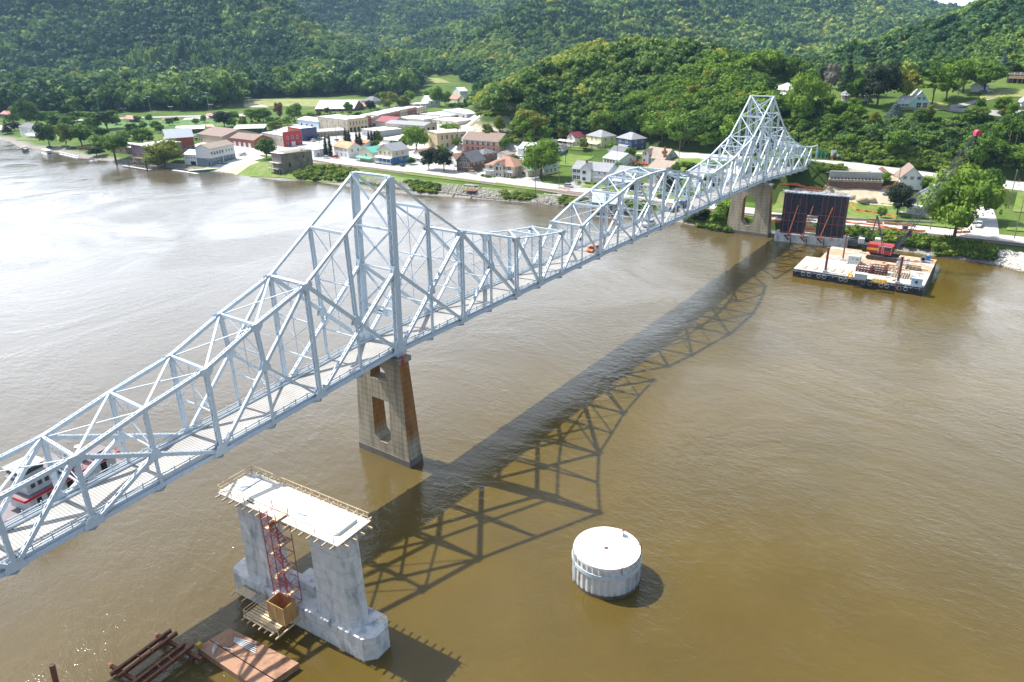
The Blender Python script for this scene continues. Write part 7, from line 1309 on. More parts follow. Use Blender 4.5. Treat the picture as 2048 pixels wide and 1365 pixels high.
# ------------------------------------------------------------------ rusty raft and beam frame in the near water
DR = pm('rusty_plate', (.36, .20, .12), .75, .12, .5, dirt=((.20, .10, .06), .45, .50)); RF = [np.array(q, float) for q in ((-50.3, -9.9, 0), (-45.8, -10.4, 0), (-44.4, -22.9, 0), (-49.9, -22.3, 0))]
r = root('rusty_raft', (-47.4, -15.2, 0), 'flat raft of rusty orange steel plates floating beside the new pier', 'raft')
for t0, t1 in ((0, .36), (.39, 1.0)):
    A, B, C, D = RF[0]+(RF[1]-RF[0])*t0, RF[0]+(RF[1]-RF[0])*t1, RF[3]+(RF[2]-RF[3])*t1, RF[3]+(RF[2]-RF[3])*t0; P = [A, B, C, D]; b = MB(); b.add([p+(0, 0, -.5) for p in P]+[p+(0, 0, .95) for p in P], [(3, 2, 1, 0), (4, 5, 6, 7), (0, 1, 5, 4), (1, 2, 6, 5), (2, 3, 7, 6), (3, 0, 4, 7)]); b.build('deck_plate', DR, r)
for t in (.45,): A, B = RF[0]+(RF[3]-RF[0])*t+(0, 0, .97), RF[1]+(RF[2]-RF[1])*t+(0, 0, .97); MB().bar(A+(B-A)*.45, A+(B-A)*.98, .07, .04).build('seam', RUST, r)
b = MB(); P = RF[1]+(-1.2, -2.6, 1.05)
for k in range(5): b.bar(P+(k*.12, k*.1, k*.02), P+(.4+k*.25, -4.2+k*.3, .03), .09, .06)
b.bar(P+(-1.4, .2, 0), P+(-.9, -1.2, 0), .1, .06); b.build('metal_scraps', STEELD, r); b = MB(); P = RF[0]+(.9, -2.0, 1.05)
for k in range(6): b.bar(P+(.15*k, .1*k, .06*k), P+(-.5+.3*k, -1.0+.2*k, .1), .1, .07)
b.build('angle_pieces', STEELD, r); MB().box(RF[0]+(.2, -.2, 1.3), (.6, .5, .6)).build('cleat', pm('dull_yellow', (.5, .33, .03), .6, .1, 1), r)
FRM = root('beam_frame', (-54, -7, 0), 'frame of long rusty steel beams lying on piles beside the raft', 'beam frame'); YL = [-4.6, -5.9, -8.1, -9.4]
Z = 1.5
for k, (xa, xb, y0) in enumerate(((-59.3, -50.8, -5.0), (-59.0, -50.6, -6.1), (-59.5, -51.1, -8.7), (-59.0, -50.5, -9.8))):
    b = MB(); p, q = np.array((xa, y0-.6, Z)), np.array((xb, y0+.1, Z))
    b.bar(p, q, .36, .05, off=(0, .22)); b.bar(p, q, .36, .05, off=(0, -.22)); b.bar(p, q, .05, .42); b.build('long_beam', RUST, FRM)
for x in (-58.0, -51.8):
    b = MB(); p, q = np.array((x-.4, -3.2, Z-.5)), np.array((x+.6, -12.3, Z-.5)); b.bar(p, q, .4, .05, side=(1, 0, 0), off=(0, .22)); b.bar(p, q, .4, .05, side=(1, 0, 0), off=(0, -.22)); b.bar(p, q, .05, .42, side=(1, 0, 0)); b.build('cross_beam', RUST, FRM)
for x in (-58.0, -51.6):
    for y in (-4.4, -10.5): MB().cyl((x, y, -4), (x, y, Z-.75), .33, n=12).build('pile', RUST, FRM)
for x in (-55.8, -54.3): MB().bar((x, -5.4, Z+.28), (x, -6.7, Z+.28), .16, .08, side=(1, 0, 0)).build('clamp', RUST, FRM); MB().bar((x+.6, -9.1, Z+.28), (x+.6, -10.4, Z+.28), .16, .08, side=(1, 0, 0)).build('clamp', RUST, FRM)
o = MB().cyl((-63.9, -.3, -4), (-63.2, .3, 3.0), .34, n=14).cyl((-63.2, .3, 2.95), (-63.2, .3, 3.02), .28, n=14, m=1).build('steel_pile', [RUST, DARK]); setp(o, 'single rusty steel pipe pile rising from the water at the lower left', 'pile')
# ------------------------------------------------------------------ towboat behind the truss
TB = root('towboat', (-45, 43, 0), 'white towboat with red trim and an upper wheelhouse moored beyond the bridge at the left', 'towboat'); TBu = np.array((.985, .17, 0)); TBv = np.array((-.17, .985, 0)); TO = np.array((-54.0, 36.6, 0))
def TP(a, d, z): return TO+TBu*a+TBv*d+np.array((0, 0, z))
def tb(b, a0, a1, d0, d1, z0, z1, m=0): b.add([TP(a0, d0, z0), TP(a1, d0, z0), TP(a1, d1, z0), TP(a0, d1, z0), TP(a0, d0, z1), TP(a1, d0, z1), TP(a1, d1, z1), TP(a0, d1, z1)], [(3, 2, 1, 0), (4, 5, 6, 7), (0, 1, 5, 4), (1, 2, 6, 5), (2, 3, 7, 6), (3, 0, 4, 7)], m); return b
BR_ = pm('boat_red', (.55, .015, .03), .45, .05, 1); BG = pm('boat_deck_grey', (.20, .18, .19), .7, .1, 1); WOB = pm('boat_white', (.60, .61, .62), .5, .12, 1, dirt=((.35, .33, .31), .8, .6))
tb(MB(), 0, 23, 0, 8.5, -.6, 1.3).build('hull', BLACK, TB); tb(MB(), .2, 22.8, .2, 8.3, 1.3, 1.42).build('main_deck', BG, TB); b = tb(MB(), 5, 21, 1.4, 7.2, 1.42, 4.2); b.build('deckhouse', WOB, TB); tb(MB(), 4.2, 21.6, .9, 7.7, 4.2, 4.4).build('upper_deck', BG, TB); b = MB(); tb(b, 4.1, 21.7, .78, .92, 4.12, 4.55); tb(b, 4.0, 4.2, .9, 7.7, 4.12, 4.55); b.build('red_trim', BR_, TB)
tb(MB(), 5.6, 12.5, 2.2, 6.4, 4.4, 7.0).build('second_house', WOB, TB); tb(MB(), 5.0, 13.4, 1.7, 6.9, 7.0, 7.16).build('boat_deck', BG, TB); b = MB(); tb(b, 4.9, 13.5, 1.6, 1.72, 6.95, 7.3); b.build('red_trim', BR_, TB); tb(MB(), 5.4, 9.2, 2.6, 6.0, 7.16, 8.9).build('wheelhouse', WOB, TB); tb(MB(), 5.3, 9.3, 2.5, 6.1, 7.9, 8.8).build('wheelhouse_windows', GLASS, TB); tb(MB(), 5.0, 9.8, 2.2, 6.4, 8.9, 9.05).build('wheelhouse_roof', WOB, TB)
for k, (a0, a1) in enumerate(((6.2, 7.0), (8.0, 8.8), (11.5, 12.6), (14.0, 15.1), (18.0, 19.1))): tb(MB(), a0, a1, 1.32, 1.4, 1.5, 3.6).build('door', DARK if k % 2 == 0 else WM['brown'], TB)
for k in range(5): tb(MB(), 6.3+k*1.2, 7.0+k*1.2, 2.12, 2.2, 5.3, 6.2).build('window', GLASS, TB)
for a in (14.5, 16.6): MB().cyl(TP(a, 4.3, 4.4), TP(a, 4.3, 7.4), .55, n=12).build('funnel', WOB, TB)
MB().cyl(TP(13.4, 2.4, 5.0), TP(13.4, 2.7, 5.0), .6, n=14).build('life_ring', BR_, TB); tb(MB(), 17.5, 20.8, 2.5, 6.4, 4.4, 5.3).build('skylight', BG, TB); b = MB()
for a in np.arange(13.5, 21.6, 1.1): b.bar(TP(a, .95, 4.4), TP(a, .95, 5.4), .05, .05)
for z in (4.85, 5.35): b.bar(TP(13.5, .95, z), TP(21.5, .95, z), .05, .05)
b.build('railing', BR_, TB)
for d in (1.6, 6.4): MB().bar(TP(-.5, d, 0), TP(-.5, d, 3.6), .5, 1.0, side=TBu).build('push_knee', BLACK, TB)
MB().tube([TP(9.8, 4, 9.4), TP(9.8, 4, 12.4)], .07).build('mast', WOB, TB); MB().bar(TP(14.8, 1.2, 3.6), TP(13.4, 1.2, 1.5), .8, .12).build('ladder', WOB, TB)
CB = root('covered_barge', (-60, 36, 0), 'white covered barge with a turquoise rim ahead of the towboat', 'barge'); tb(MB(), -26, -1.0, -.5, 8.6, -.6, 1.5).build('hull', pm('turquoise_hull', (.05, .45, .42), .5, .05, 1), CB); tb(MB(), -25.4, -1.6, .1, 8.0, 1.5, 1.95).build('cargo_cover', WHITE, CB)
for a in (-3.2, -5.4): tb(MB(), a, a+.5, .0, .4, 1.5, 2.2).build('bollard', RUST, CB)
# ------------------------------------------------------------------ shore side: new pier under black sheeting
SP0, SP1 = np.array((193.4, -7.9, 0)), np.array((196.6, -33.2, 0)); SU = (SP1-SP0)/np.linalg.norm(SP1-SP0); SV = np.array((-SU[1], SU[0], 0)); SV = SV if SV[0] > 0 else -SV; SL = np.linalg.norm(SP1-SP0)
def SPt(a, d, z): return SP0+SU*a+SV*d+np.array((0, 0, z))
def sb(b, a0, a1, d0, d1, z0, z1, m=0): b.add([SPt(a0, d0, z0), SPt(a1, d0, z0), SPt(a1, d1, z0), SPt(a0, d1, z0), SPt(a0, d0, z1), SPt(a1, d0, z1), SPt(a1, d1, z1), SPt(a0, d1, z1)], [(3, 2, 1, 0), (4, 5, 6, 7), (0, 1, 5, 4), (1, 2, 6, 5), (2, 3, 7, 6), (3, 0, 4, 7)], m); return b
SR = root('new_shore_pier', SPt(SL/2, 2.5, 0), 'unfinished pier at the bank: concrete footing with columns wrapped in black forms', 'bridge pier')
sb(MB(), 0, SL, 0, 5.6, -2, 3.2).build('footing', CONCN, SR); TARP = pm('black_form_sheet', (.022, .028, .045), .4, .5, .9, dirt=((.10, .11, .14), .8, .58, (1, 1, .2)), bump=.9)
for a0, a1 in ((1.6, 10.2), (14.2, 23.6)): sb(MB(), a0, a1, 1.0, 4.6, 3.2, 18.3).build('form_panel', TARP, SR)
sb(MB(), 10.2, 14.2, 1.4, 4.2, 10.6, 18.3).build('form_panel', TARP, SR); sb(MB(), 1.2, 24.0, .7, 4.9, 18.3, 18.6).build('top_form', GF, SR)
ORR = pm('orange_rust_brace', (.50, .17, .07), .6, .2, 1)
for a, t in ((5.8, 4.8), (10.9, 10.0), (17.6, 15.8)):
    b = MB(); b.bar(SPt(t, -.3, 2.4), SPt(a+1.2, .6, 14.2), .34, .3); b.build('raking_brace', ORR, SR)
for z in (3.6, 8.0, 11.0): b = MB(); b.bar(SPt(1.4, .9, z), SPt(10.4, .9, z), .12, .16); b.build('waler', REDS, SR); b = MB(); b.bar(SPt(14.0, .9, z), SPt(23.7, .9, z), .12, .16); b.build('waler', REDS, SR)
for a in (2.4, 4.4, 7.6, 9.6, 15.2, 16.8, 19.4, 21.4, 23.2): MB().bar(SPt(a, .93, 3.3), SPt(a, .93, 18.1), .1, .1).build('form_rib', REDS if a < 19 else ORR, SR)
for a in (4.4, 10.0, 16.0): MB().bar(SPt(a-.9, -.9, 2.8), SPt(a+.9, -.2, 1.0), .3, .3).bar(SPt(a+1.6, -.9, 2.2), SPt(a+1.6, -.1, .2), .3, .3).bar(SPt(a-.9, -.9, 2.8), SPt(a+1.8, -.9, 3.0), .3, .3).build('bracket', RUST, SR)
rs = np.random.RandomState(3); b = MB()
for k in range(46): a, d = rs.uniform(.5, 23.5), rs.uniform(-.4, 5.4); t = rs.rand()*3.1; b.bar(SPt(a, d, 18.65+rs.rand()*.5), SPt(a+math.cos(t)*2, d+math.sin(t)*1.2, 18.7+rs.rand()*.6), .14, .1)
for k in range(16): a = .8+k*1.5; b.bar(SPt(a, -.7, 18.45), SPt(a, 6.0, 18.45), .14, .2, side=SU)
b.build('top_timbers', pm('grey_timber', (.30, .28, .27), .8, .3, 1), SR)
b = MB()
for k in range(5): b.bar(SPt(10.5, 1.5, 3.6+k*1.3), SPt(13.9, 1.5, 3.6+k*1.3), .6, .12, side=(0, 0, 1)) if k != 2 else None
for k in range(30): b.bar(SPt(10.4+rs.rand()*3.4, 1.3, 3.3+rs.rand()*5), SPt(10.4+rs.rand()*3.4, 1.6, 3.3+rs.rand()*5), .1, .1)
b.build('timber_bracing', WOODL, SR); sb(MB(), 10.6, 13.8, 1.2, 1.4, 5.2, 5.9).build('orange_netting', pm('orange_net', (.75, .15, .03), .7, .2, 2), SR)
rs_l = [(SPt(24.6, 4, 2.0), SPt(29, 7, 2.4)), (SPt(25.2, 5, 2.6), SPt(30, 8, 3.2)), (SPt(25, 3, 2.1), SPt(29.5, 3.5, 2.8))]
b = MB(); [b.bar(p, q, .7, .2) for p, q in rs_l]; b.box(SPt(27, 5.5, 1.0), (5, 3.4, 1.6), rz=.1); o = b.build('timber_ramp', pm('grey_timber_b', (.22, .21, .20), .8, .3, 1)); setp(o, 'jumble of grey planks bridging from the shore pier to the bank', 'ramp')
# old bridge abutment and the new one being built
AB = root('bridge_abutment', (273, 4, 5), 'weathered concrete abutment wall carrying the shore end of the truss bridge', 'abutment'); b = MB(); b.box((273.4, 4.1, 8.0), (3.2, 12.5, 14.4)); b.build('wall', CONC, AB); MB().bar((273, -1.8, 10.4), (277, -14, 9.4), .8, 11).build('wing_wall', CONC, AB); MB().bar((262, 12.5, 7.4), (273, 10.6, 9.8), .8, 11).build('wing_wall', CONC, AB)
p, q = T(1657, 372), T(1762, 383); d = (q-p); d[2] = 0; Lb = np.linalg.norm(d); d /= Lb; nv = np.array((-d[1], d[0], 0)); nv = nv if nv[0] > 0 else -nv; z0 = min(p[2], q[2])
NA = root('new_abutment', (p+q)/2+nv*3, 'new abutment under construction with brown sheet piling and pale concrete wall above', 'abutment')
def ab(b, a0, a1, d0, d1, zz0, zz1): b.add([p*[1, 1, 0]+d*a+nv*e+np.array((0, 0, z0+zz)) for zz in (zz0, zz1) for a, e in ((a0, d0), (a1, d0), (a1, d1), (a0, d1))], [(3, 2, 1, 0), (4, 5, 6, 7), (0, 1, 5, 4), (1, 2, 6, 5), (2, 3, 7, 6), (3, 0, 4, 7)]); return b
b = MB(); 
for k in range(int(Lb/.6)): ab(b, k*.6, k*.6+.32, -.12, .1, -1, 3.6)
ab(b, 0, Lb, 0, 4, -1, 3.5); b.build('sheet_piling', pm('brown_piling', (.20, .12, .10), .8, .2, 1), NA); ab(MB(), -.3, Lb+.3, -.4, 5, 3.6, 4.5).build('beam_seat', CONC, NA); ab(MB(), .2, Lb-.2, 2.0, 3.0, 4.5, 7.6).build('back_wall', pm('green_grey_concrete', (.44, .45, .42), .8, .1, .5), NA)
b = MB()
for k in range(15): ab(b, .6+k*Lb/15.5, 1.3+k*Lb/15.5, .2, 1.8, 4.5, 4.9)
b.build('anchor_blocks', DARK, NA)
for k in range(5): ab(MB(), .6+k*Lb/5, .8+k*Lb/5, -.5, -.3, 3.5, 6.2).build('guard_post', ORR, NA)
rs = np.random.RandomState(9); b = MB(); c0 = T(1778, 350)
for k in range(8): a = rs.uniform(-3, 3); b.bar(c0+(a, -3+k*.8, rs.rand()), c0+(a+2, 3+k*.3, 1+rs.rand()*2), .5, .15)
o = b.build('form_stack', pm('brown_forms', (.22, .13, .09), .8, .3, 1)); setp(o, 'stack of brown timber forms leaning behind the new abutment', 'timber stack')
# sand heap
b = MB(); P = T(1700, 398)
for k in range(7): b.blob(P+(rs.uniform(-2, 2)+k*.1, 8-k*2.6, .1), (3.2, 3.0, 1.3+.4*rs.rand()), jit=.35, seed=k)
o = b.build('sand_heap', SAND, smooth=True); setp(o, 'long heap of pale sand in front of the new abutment', 'sand heap')
# orange safety fences
NET = pm('orange_safety_net', (.85, .20, .06), .7, .2, 2)
def netfence(pts, label, h=1.1):
    P = []
    for a, c in zip(pts[:-1], pts[1:]):
        for k in range(6): P.append((a[0]+(c[0]-a[0])*k/6, a[1]+(c[1]-a[1])*k/6))
    P.append(pts[-1]); Q = [T(round(x, 1), round(y, 1)) for x, y in P]; b = MB(); rs = np.random.RandomState(len(pts)*7)
    V = []; F = []
    for k, q in enumerate(Q): s = .12*math.sin(k*1.9); hh = h*(.75+.3*rs.rand()); V += [tuple(q+(s, s, .05)), tuple(q+(s*2, -s, hh)), tuple(q+(s*2+.03, -s+.03, hh)), tuple(q+(s+.03, s+.03, .05))]
    for k in range(len(Q)-1):
        o = k*4
        for j in range(4): F.append((o+j, o+(j+1) % 4, o+4+(j+1) % 4, o+4+j))
    r = root('safety_fence', Q[len(Q)//2], label, 'safety fence'); b.add(V, F); b.build('netting', NET, r); b = MB()
    for k in range(0, len(Q), 3): b.cyl(Q[k]-(0, 0, .2), Q[k]+(0, 0, h+.2), .04, n=5)
    b.build('stakes', WOODL, r)
netfence([(1572, 388), (1600, 383), (1640, 387), (1655, 372)], 'orange mesh fence beside the old shore pier'); netfence([(1560, 372), (1590, 371), (1610, 377), (1640, 380)], 'orange mesh fence under the bridge end'); netfence([(1700, 412), (1712, 423), (1750, 428), (1790, 436)], 'sagging orange mesh fence below the sand heap'); netfence([(1690, 448), (1740, 453), (1800, 463), (1850, 466)], 'long orange mesh fence on top of the bushy bank'); netfence([(1540, 440), (1552, 447), (1562, 446)], 'short orange mesh fence left of the black forms'); netfence([(1765, 378), (1785, 374), (1795, 365)], 'orange mesh fence between the new abutment and the tall white house'); netfence([(1460, 402), (1475, 404)], 'scrap of orange mesh beside the shore pier', 1.8)
netfence([(1912, 468), (1925, 468), (1940, 467)], 'tangle of red-orange mesh under the street maple', 1.2); netfence([(1120, 378), (1140, 381)], 'short orange mesh by the street corner', .8)
rs = np.random.RandomState(12)
for k, (x0, y0, x1, y1) in enumerate(((1733, 446, 1764, 450), (1768, 449, 1795, 452), (1797, 451, 1830, 456))):
    a, c = T(x0, y0), T(x1, y1); r = root('timber_stack', (a+c)/2, ['left stack of brown railway timbers beside the footpath', 'middle stack of brown railway timbers beside the footpath', 'right stack of brown railway timbers beside the footpath'][k], 'timber stack', 'stacks of timbers by the footpath')
    for j in range(3): MB().bar(a+(0, 0, .25+j*.32), c+(0, 0, .25+j*.32), 1.3-.3*j, .28, side=(1, 0, 0)).build('timber_layer', pm('timber_%d%d' % (k, j), (.30, .16, .09), .85, .3, 1), r)
# wrecked timber landing on the rocks
r = root('old_landing', T(935, 386), 'broken timber landing with two slanting rails on the rocky bank', 'landing'); P = T(935, 388)
for (x0, y0, x1, y1) in ((905, 394, 917, 371), (937, 402, 963, 373)): A, B = T(x0, y0), T(x1, y1); MB().bar(A+(0, 0, .4), B+(0, 0, .5), .5, .3).build('rail', pm('grey_rail_timber', (.25, .23, .21), .8, .3, 1) if x0 < 910 else POLE, r)
MB().box(T(943, 385)+(0, 0, 1.0), (5, 6, .25), rz=.3).build('platform', RUST, r); MB().box(T(943, 372)+(0, 0, .3), (3, 8, .25), rz=.15).build('slab', CONC, r)
# ------------------------------------------------------------------ crane barges at the right bank
KA, KB, KC, KD = G(1587, 537, 2.7), G(1848, 575, 2.7), G(1874, 520, 2.7), G(1668, 496, 2.7); KM0 = G(1613, 512.5, 2.7)
KA[2] = KB[2] = KC[2] = KD[2] = KM0[2] = 0; ku = (KB-KA)/np.linalg.norm(KB-KA); kv = np.array((-ku[1], ku[0], 0)); kv = kv if kv[0] > 0 else -kv; KL = np.linalg.norm(KB-KA); KW = (KC-KB)@kv; K1 = min((KM0-KA)@kv, KW*.6)
def KP(a, d, z=0): return KA+ku*a+kv*d+np.array((0, 0, z))
def kb(b, a0, a1, d0, d1, z0, z1, m=0): b.add([KP(a, d, z) for z in (z0, z1) for a, d in ((a0, d0), (a1, d0), (a1, d1), (a0, d1))], [(3, 2, 1, 0), (4, 5, 6, 7), (0, 1, 5, 4), (1, 2, 6, 5), (2, 3, 7, 6), (3, 0, 4, 7)], m); return b
DECKM = pm('planked_barge_deck', (.58, .55, .48), .8, .12, .5, dirt=((.40, .28, .18), .35, .56)); DECKR = pm('rust_stained_deck', (.50, .32, .21), .8, .15, .4, dirt=((.58, .54, .47), .2, .5))
for nm, a0, a1, d0, d1, dm, lb in (('work_barge', 0, KL, 0, K1-.1, DECKM, 'front work barge with a pale planked deck and tyres hung along its black side'), ('work_barge', 4.5, KL, K1+.1, KW, DECKR, 'rear work barge with a rust-stained deck carrying the red crane')):
    r = root(nm, KP((a0+a1)/2, (d0+d1)/2, 0), lb, 'barge'); kb(MB(), a0, a1, d0, d1, -.8, 2.6).build('hull', pm('black_hull_'+nm+str(int(d0)), (.03, .033, .045), .5, .3, .6), r); kb(MB(), a0+.05, a1-.05, d0+.05, d1-.05, 2.6, 2.72).build('deck', dm, r)
    if d0 == 0:
        b = MB()
        for z in (2.05, 2.56): b.bar(KP(.1, -.06, z), KP(KL-.1, -.06, z), .1, .12, m=0)
        for k in range(20): b.bar(KP(.8+k*KL/20, -.06, 1.5), KP(.8+k*KL/20, -.06, 2.6), .1, .1)
        b.build('rub_rail', STEELD, r)
# tyres
def torus(R_, r_, n=14, m=6):
    b = MB(); V = [((R_+r_*math.cos(2*math.pi*j/m))*math.cos(2*math.pi*i/n), r_*math.sin(2*math.pi*j/m), (R_+r_*math.cos(2*math.pi*j/m))*math.sin(2*math.pi*i/n)) for i in range(n) for j in range(m)]
    b.add(V, [(i*m+j, ((i+1) % n)*m+j, ((i+1) % n)*m+(j+1) % m, i*m+(j+1) % m) for i in range(n) for j in range(m)]); return b
_tm = bpy.data.meshes.new('fender_tyre'); _tb = torus(.52, .17); _tm.from_pydata(_tb.v, [], _tb.f); TYR = pm('sun_bleached_tyre', (.20, .20, .21), .7, .3, 1); _tm.materials.append(TYR); _tm2 = _tm.copy(); _tm2.materials.clear(); _tm2.materials.append(BLACK)
for k, a in enumerate((1.4, 3.2, 5.0, 6.4, 8.0, 9.6, 13.0, 14.6, 16.0, 18.2, 21.0, 23.0, 24.6, 26.2, 27.8, 29.4, 31.2, 32.9, 34.6)):
    o = link('fender_tyre', _tm if k % 3 else _tm2, None, KP(a, -.22, 1.35)); o.rotation_euler = (0, 0, math.atan2(ku[1], ku[0])); setp(o, 'old tyre hanging as a fender on the black side of the front work barge', 'tyre', 'fender tyres along the barge side')
# spuds
for k, (px, py, y1, lb) in enumerate(((1650, 545, 497, 'left spud pile standing on the front work barge'), (1685, 522, 470, 'slim spud pile standing between the two barges'), (1795, 567, 516, 'right spud pile standing on the front work barge'))):
    P = G(px, py, 2.7); r = root('spud_pile', (P[0], P[1], 2.7), lb, 'pile', 'brown spud piles of the work barges'); z = zof(P, y1); MB().cyl((P[0], P[1], -3), (P[0], P[1], z), .38 if k != 1 else .25, n=12).build('pipe', pm('spud_brown%d' % k, (.16, .07, .055), .6, .2, .8), r)
    MB().box((P[0], P[1], 3.1), (1.3, 1.3, .7), rz=.1).build('spud_well', STEELD, r); MB().cyl((P[0], P[1], z), (P[0], P[1], z+.25), .5 if k != 1 else .3, n=12).build('pile_cap', RUST, r)
# deck cargo: (kind, px, py on the deck, size, material, label)
def dcargo(px, py, L_, Wd, Hh, m, name, label, cat, rz=0.0, parts=()):
    P = G(px, py, 2.73); ang = math.atan2(ku[1], ku[0])+rz; r = root(name, P, label, cat, None, ang)
    b = MB().box((0, 0, Hh/2), (L_, Wd, Hh)); me_o = b.build('body', m, None); me_o.parent = r; me_o.location = (0, 0, 0)
    for pn, bb, mm in parts: o = bb.build(pn, mm, None); o.parent = r; o.location = (0, 0, 0)
    return r
REDP = pm('crane_red', (.40, .035, .03), .5, .2, 1, dirt=((.20, .06, .04), 1.2, .55)); YELP = pm('crane_yellow', (.75, .42, .03), .5, .1, 1)
def ribs(L_, Wd, Hh, n, s=1):
    b = MB()
    for k in range(n): b.box((-L_/2+(k+.5)*L_/n, -s*(Wd/2+.03), Hh/2), (L_/n*.45, .06, Hh*.9))
    return b
dcargo(1708, 527, 3.6, 2.4, 2.6, pm('grey_container', (.40, .41, .41), .6, .08, 1), 'generator_box', 'grey box container with a small red emblem beside the crane tracks', 'container', parts=[('door_ribs', ribs(3.6, 2.4, 2.6, 8), STEELD), ('emblem', MB().box((.9, -1.25, 1.7), (.5, .04, .5)), REDP), ('panel', MB().box((-.4, -1.25, 1.8), (.5, .04, .4)), SG)])
dcargo(1721, 558, 3.4, 2.0, 1.7, pm('blue_grey_chest', (.38, .48, .55), .5, .08, 1), 'tool_chest', 'blue-grey ribbed tool chest near the front edge of the barge', 'container', parts=[('ribs', ribs(3.4, 2.0, 1.7, 9), STEELD), ('lid', MB().box((0, 0, 1.76), (3.5, 2.1, .1)), pm('pale_lid', (.60, .60, .56), .6, .05, 1))])
dcargo(1832, 572, 2.9, 2.2, 2.4, pm('deck_office', (.50, .62, .74), .6, .05, 1), 'deck_office', 'small pale blue deck office near the right end of the barge', 'shed', parts=[('roof', MB().box((0, 0, 2.48), (3.1, 2.4, .14)), STEELD), ('window', MB().box((0, -1.13, 1.4), (.7, .05, .8)), GLASS)])
dcargo(1848, 541, 1.6, 1.0, .5, WOODL, 'timber_pallet', 'small timber pallet near the far right edge of the barge', 'pallet'); dcargo(1855, 521, 1.4, 1.4, 1.6, pm('blue_tank', (.02, .22, .50), .45, .05, 1), 'blue_tank', 'bright blue tank on the rear barge', 'tank', parts=[('cap', MB().cyl((0, 0, 1.6), (0, 0, 1.9), .3, n=10), WHITE)])
r = root('cable_reel', G(1846, 523, 2.75), 'pale round cable reel beside the blue tank', 'reel'); P = np.array(r.location)
for s in (-.5, .5): MB().cyl(P+np.array([s, 0, .85]), P+np.array([s+.08, 0, .85]), .85, n=16).build('flange', POLEG, r)
MB().cyl(P+np.array([-.5, 0, .85]), P+np.array([.5, 0, .85]), .5, n=12).build('drum', WOODL, r)
for k, (px, py) in enumerate(((1610, 535), (1632, 537), (1653, 538), (1667, 541), (1684, 543), (1700, 545))):
    P = G(px, py, 2.74); r = root('timber_mat', P, 'pale timber mat lying across the left half of the front barge deck', 'timber mat', 'timber mats on the left of the barge deck'); MB().bar(P-kv*1.8+(0, 0, .12), P+kv*1.8+(0, 0, .12), .7, .24, side=ku).build('planks', WOODL, r); MB().bar(P-kv*1.8-ku*.42+(0, 0, .13), P+kv*1.8-ku*.42+(0, 0, .13), .12, .26, side=ku).build('edge_board', pm('dark_edge%d' % k, (.16, .10, .07), .8, .2, 1), r)
def frame(px, py, L_, Wd, Hh, n, m, label, name='frame_stack'):
    P = G(px, py, 2.75); r = root(name, P, label, 'steel frames'); lev = max(1, int(Hh/.7))
    for q in range(lev+1):
        b = MB(); z = q*Hh/lev+.12
        for s in (-1, 1): b.bar(P+kv*s*Wd/2-ku*L_/2+(0, 0, z), P+kv*s*Wd/2+ku*L_/2+(0, 0, z), .22, .24)
        for k in range(n+1): a = -L_/2+L_*k/n; b.bar(P+ku*a-kv*Wd/2+(0, 0, z), P+ku*a+kv*Wd/2+(0, 0, z), .2, .2, side=ku)
        b.build('frame_layer', m, r)
    for a in (-1, 1):
        for s in (-1, 1): MB().bar(P+ku*a*L_/2+kv*s*Wd/2, P+ku*a*L_/2+kv*s*Wd/2+(0, 0, Hh), .2, .2).build('corner_post', m, r)
DRK = pm('dark_red_steel', (.14, .045, .04), .7, .25, 1)
frame(1729, 543, 4.6, 3.4, 1.4, 5, DRK, 'left stack of dark red steel frames behind the tool chest'); frame(1757, 547, 4.4, 3.6, 2.1, 5, DRK, 'tall stack of dark red steel frames beside the timber crib'); frame(1783, 541, 3.4, 2.8, 1.2, 3, pm('brown_crib', (.30, .16, .09), .8, .2, 1), 'brown timber crib right of the steel frames', 'timber_crib'); frame(1802, 552, 4.2, 5.5, 1.0, 6, pm('straw_crib', (.42, .32, .22), .8, .3, 1), 'long pale timber crib behind the right spud pile', 'timber_crib'); frame(1758, 566, 3.8, .9, .8, 4, YELP, 'yellow painted steel rack near the front edge of the barge'); frame(1826, 538, 4, 3, .5, 4, POLE, 'low grey rack of pipes at the right of the barge'); frame(1806, 530, 3.6, 2.2, .5, 3, STEELD, 'pale steel plates stacked on the rear barge'); frame(1700, 556, 1.2, .8, .9, 2, YELP, 'little yellow generator frame left of the tool chest')
rs = np.random.RandomState(77); r = root('scrap_timber', KP(26, 9, 2.7), 'scattered boards and scrap timber over the right half of the barge', 'scrap')
for k in range(46): a, d = rs.uniform(12, 35), rs.uniform(1.5, KW-3); t = rs.rand()*3.1; L_ = rs.uniform(.8, 2.4); P = KP(a, d, 2.8+.06*rs.rand()); q = np.array((math.cos(t), math.sin(t), 0))*L_; MB().bar(P-q/2, P+q/2, rs.uniform(.2, .6), .12).build('board', rs.choice([WOODL, POLE, RUST, CONC]), r)
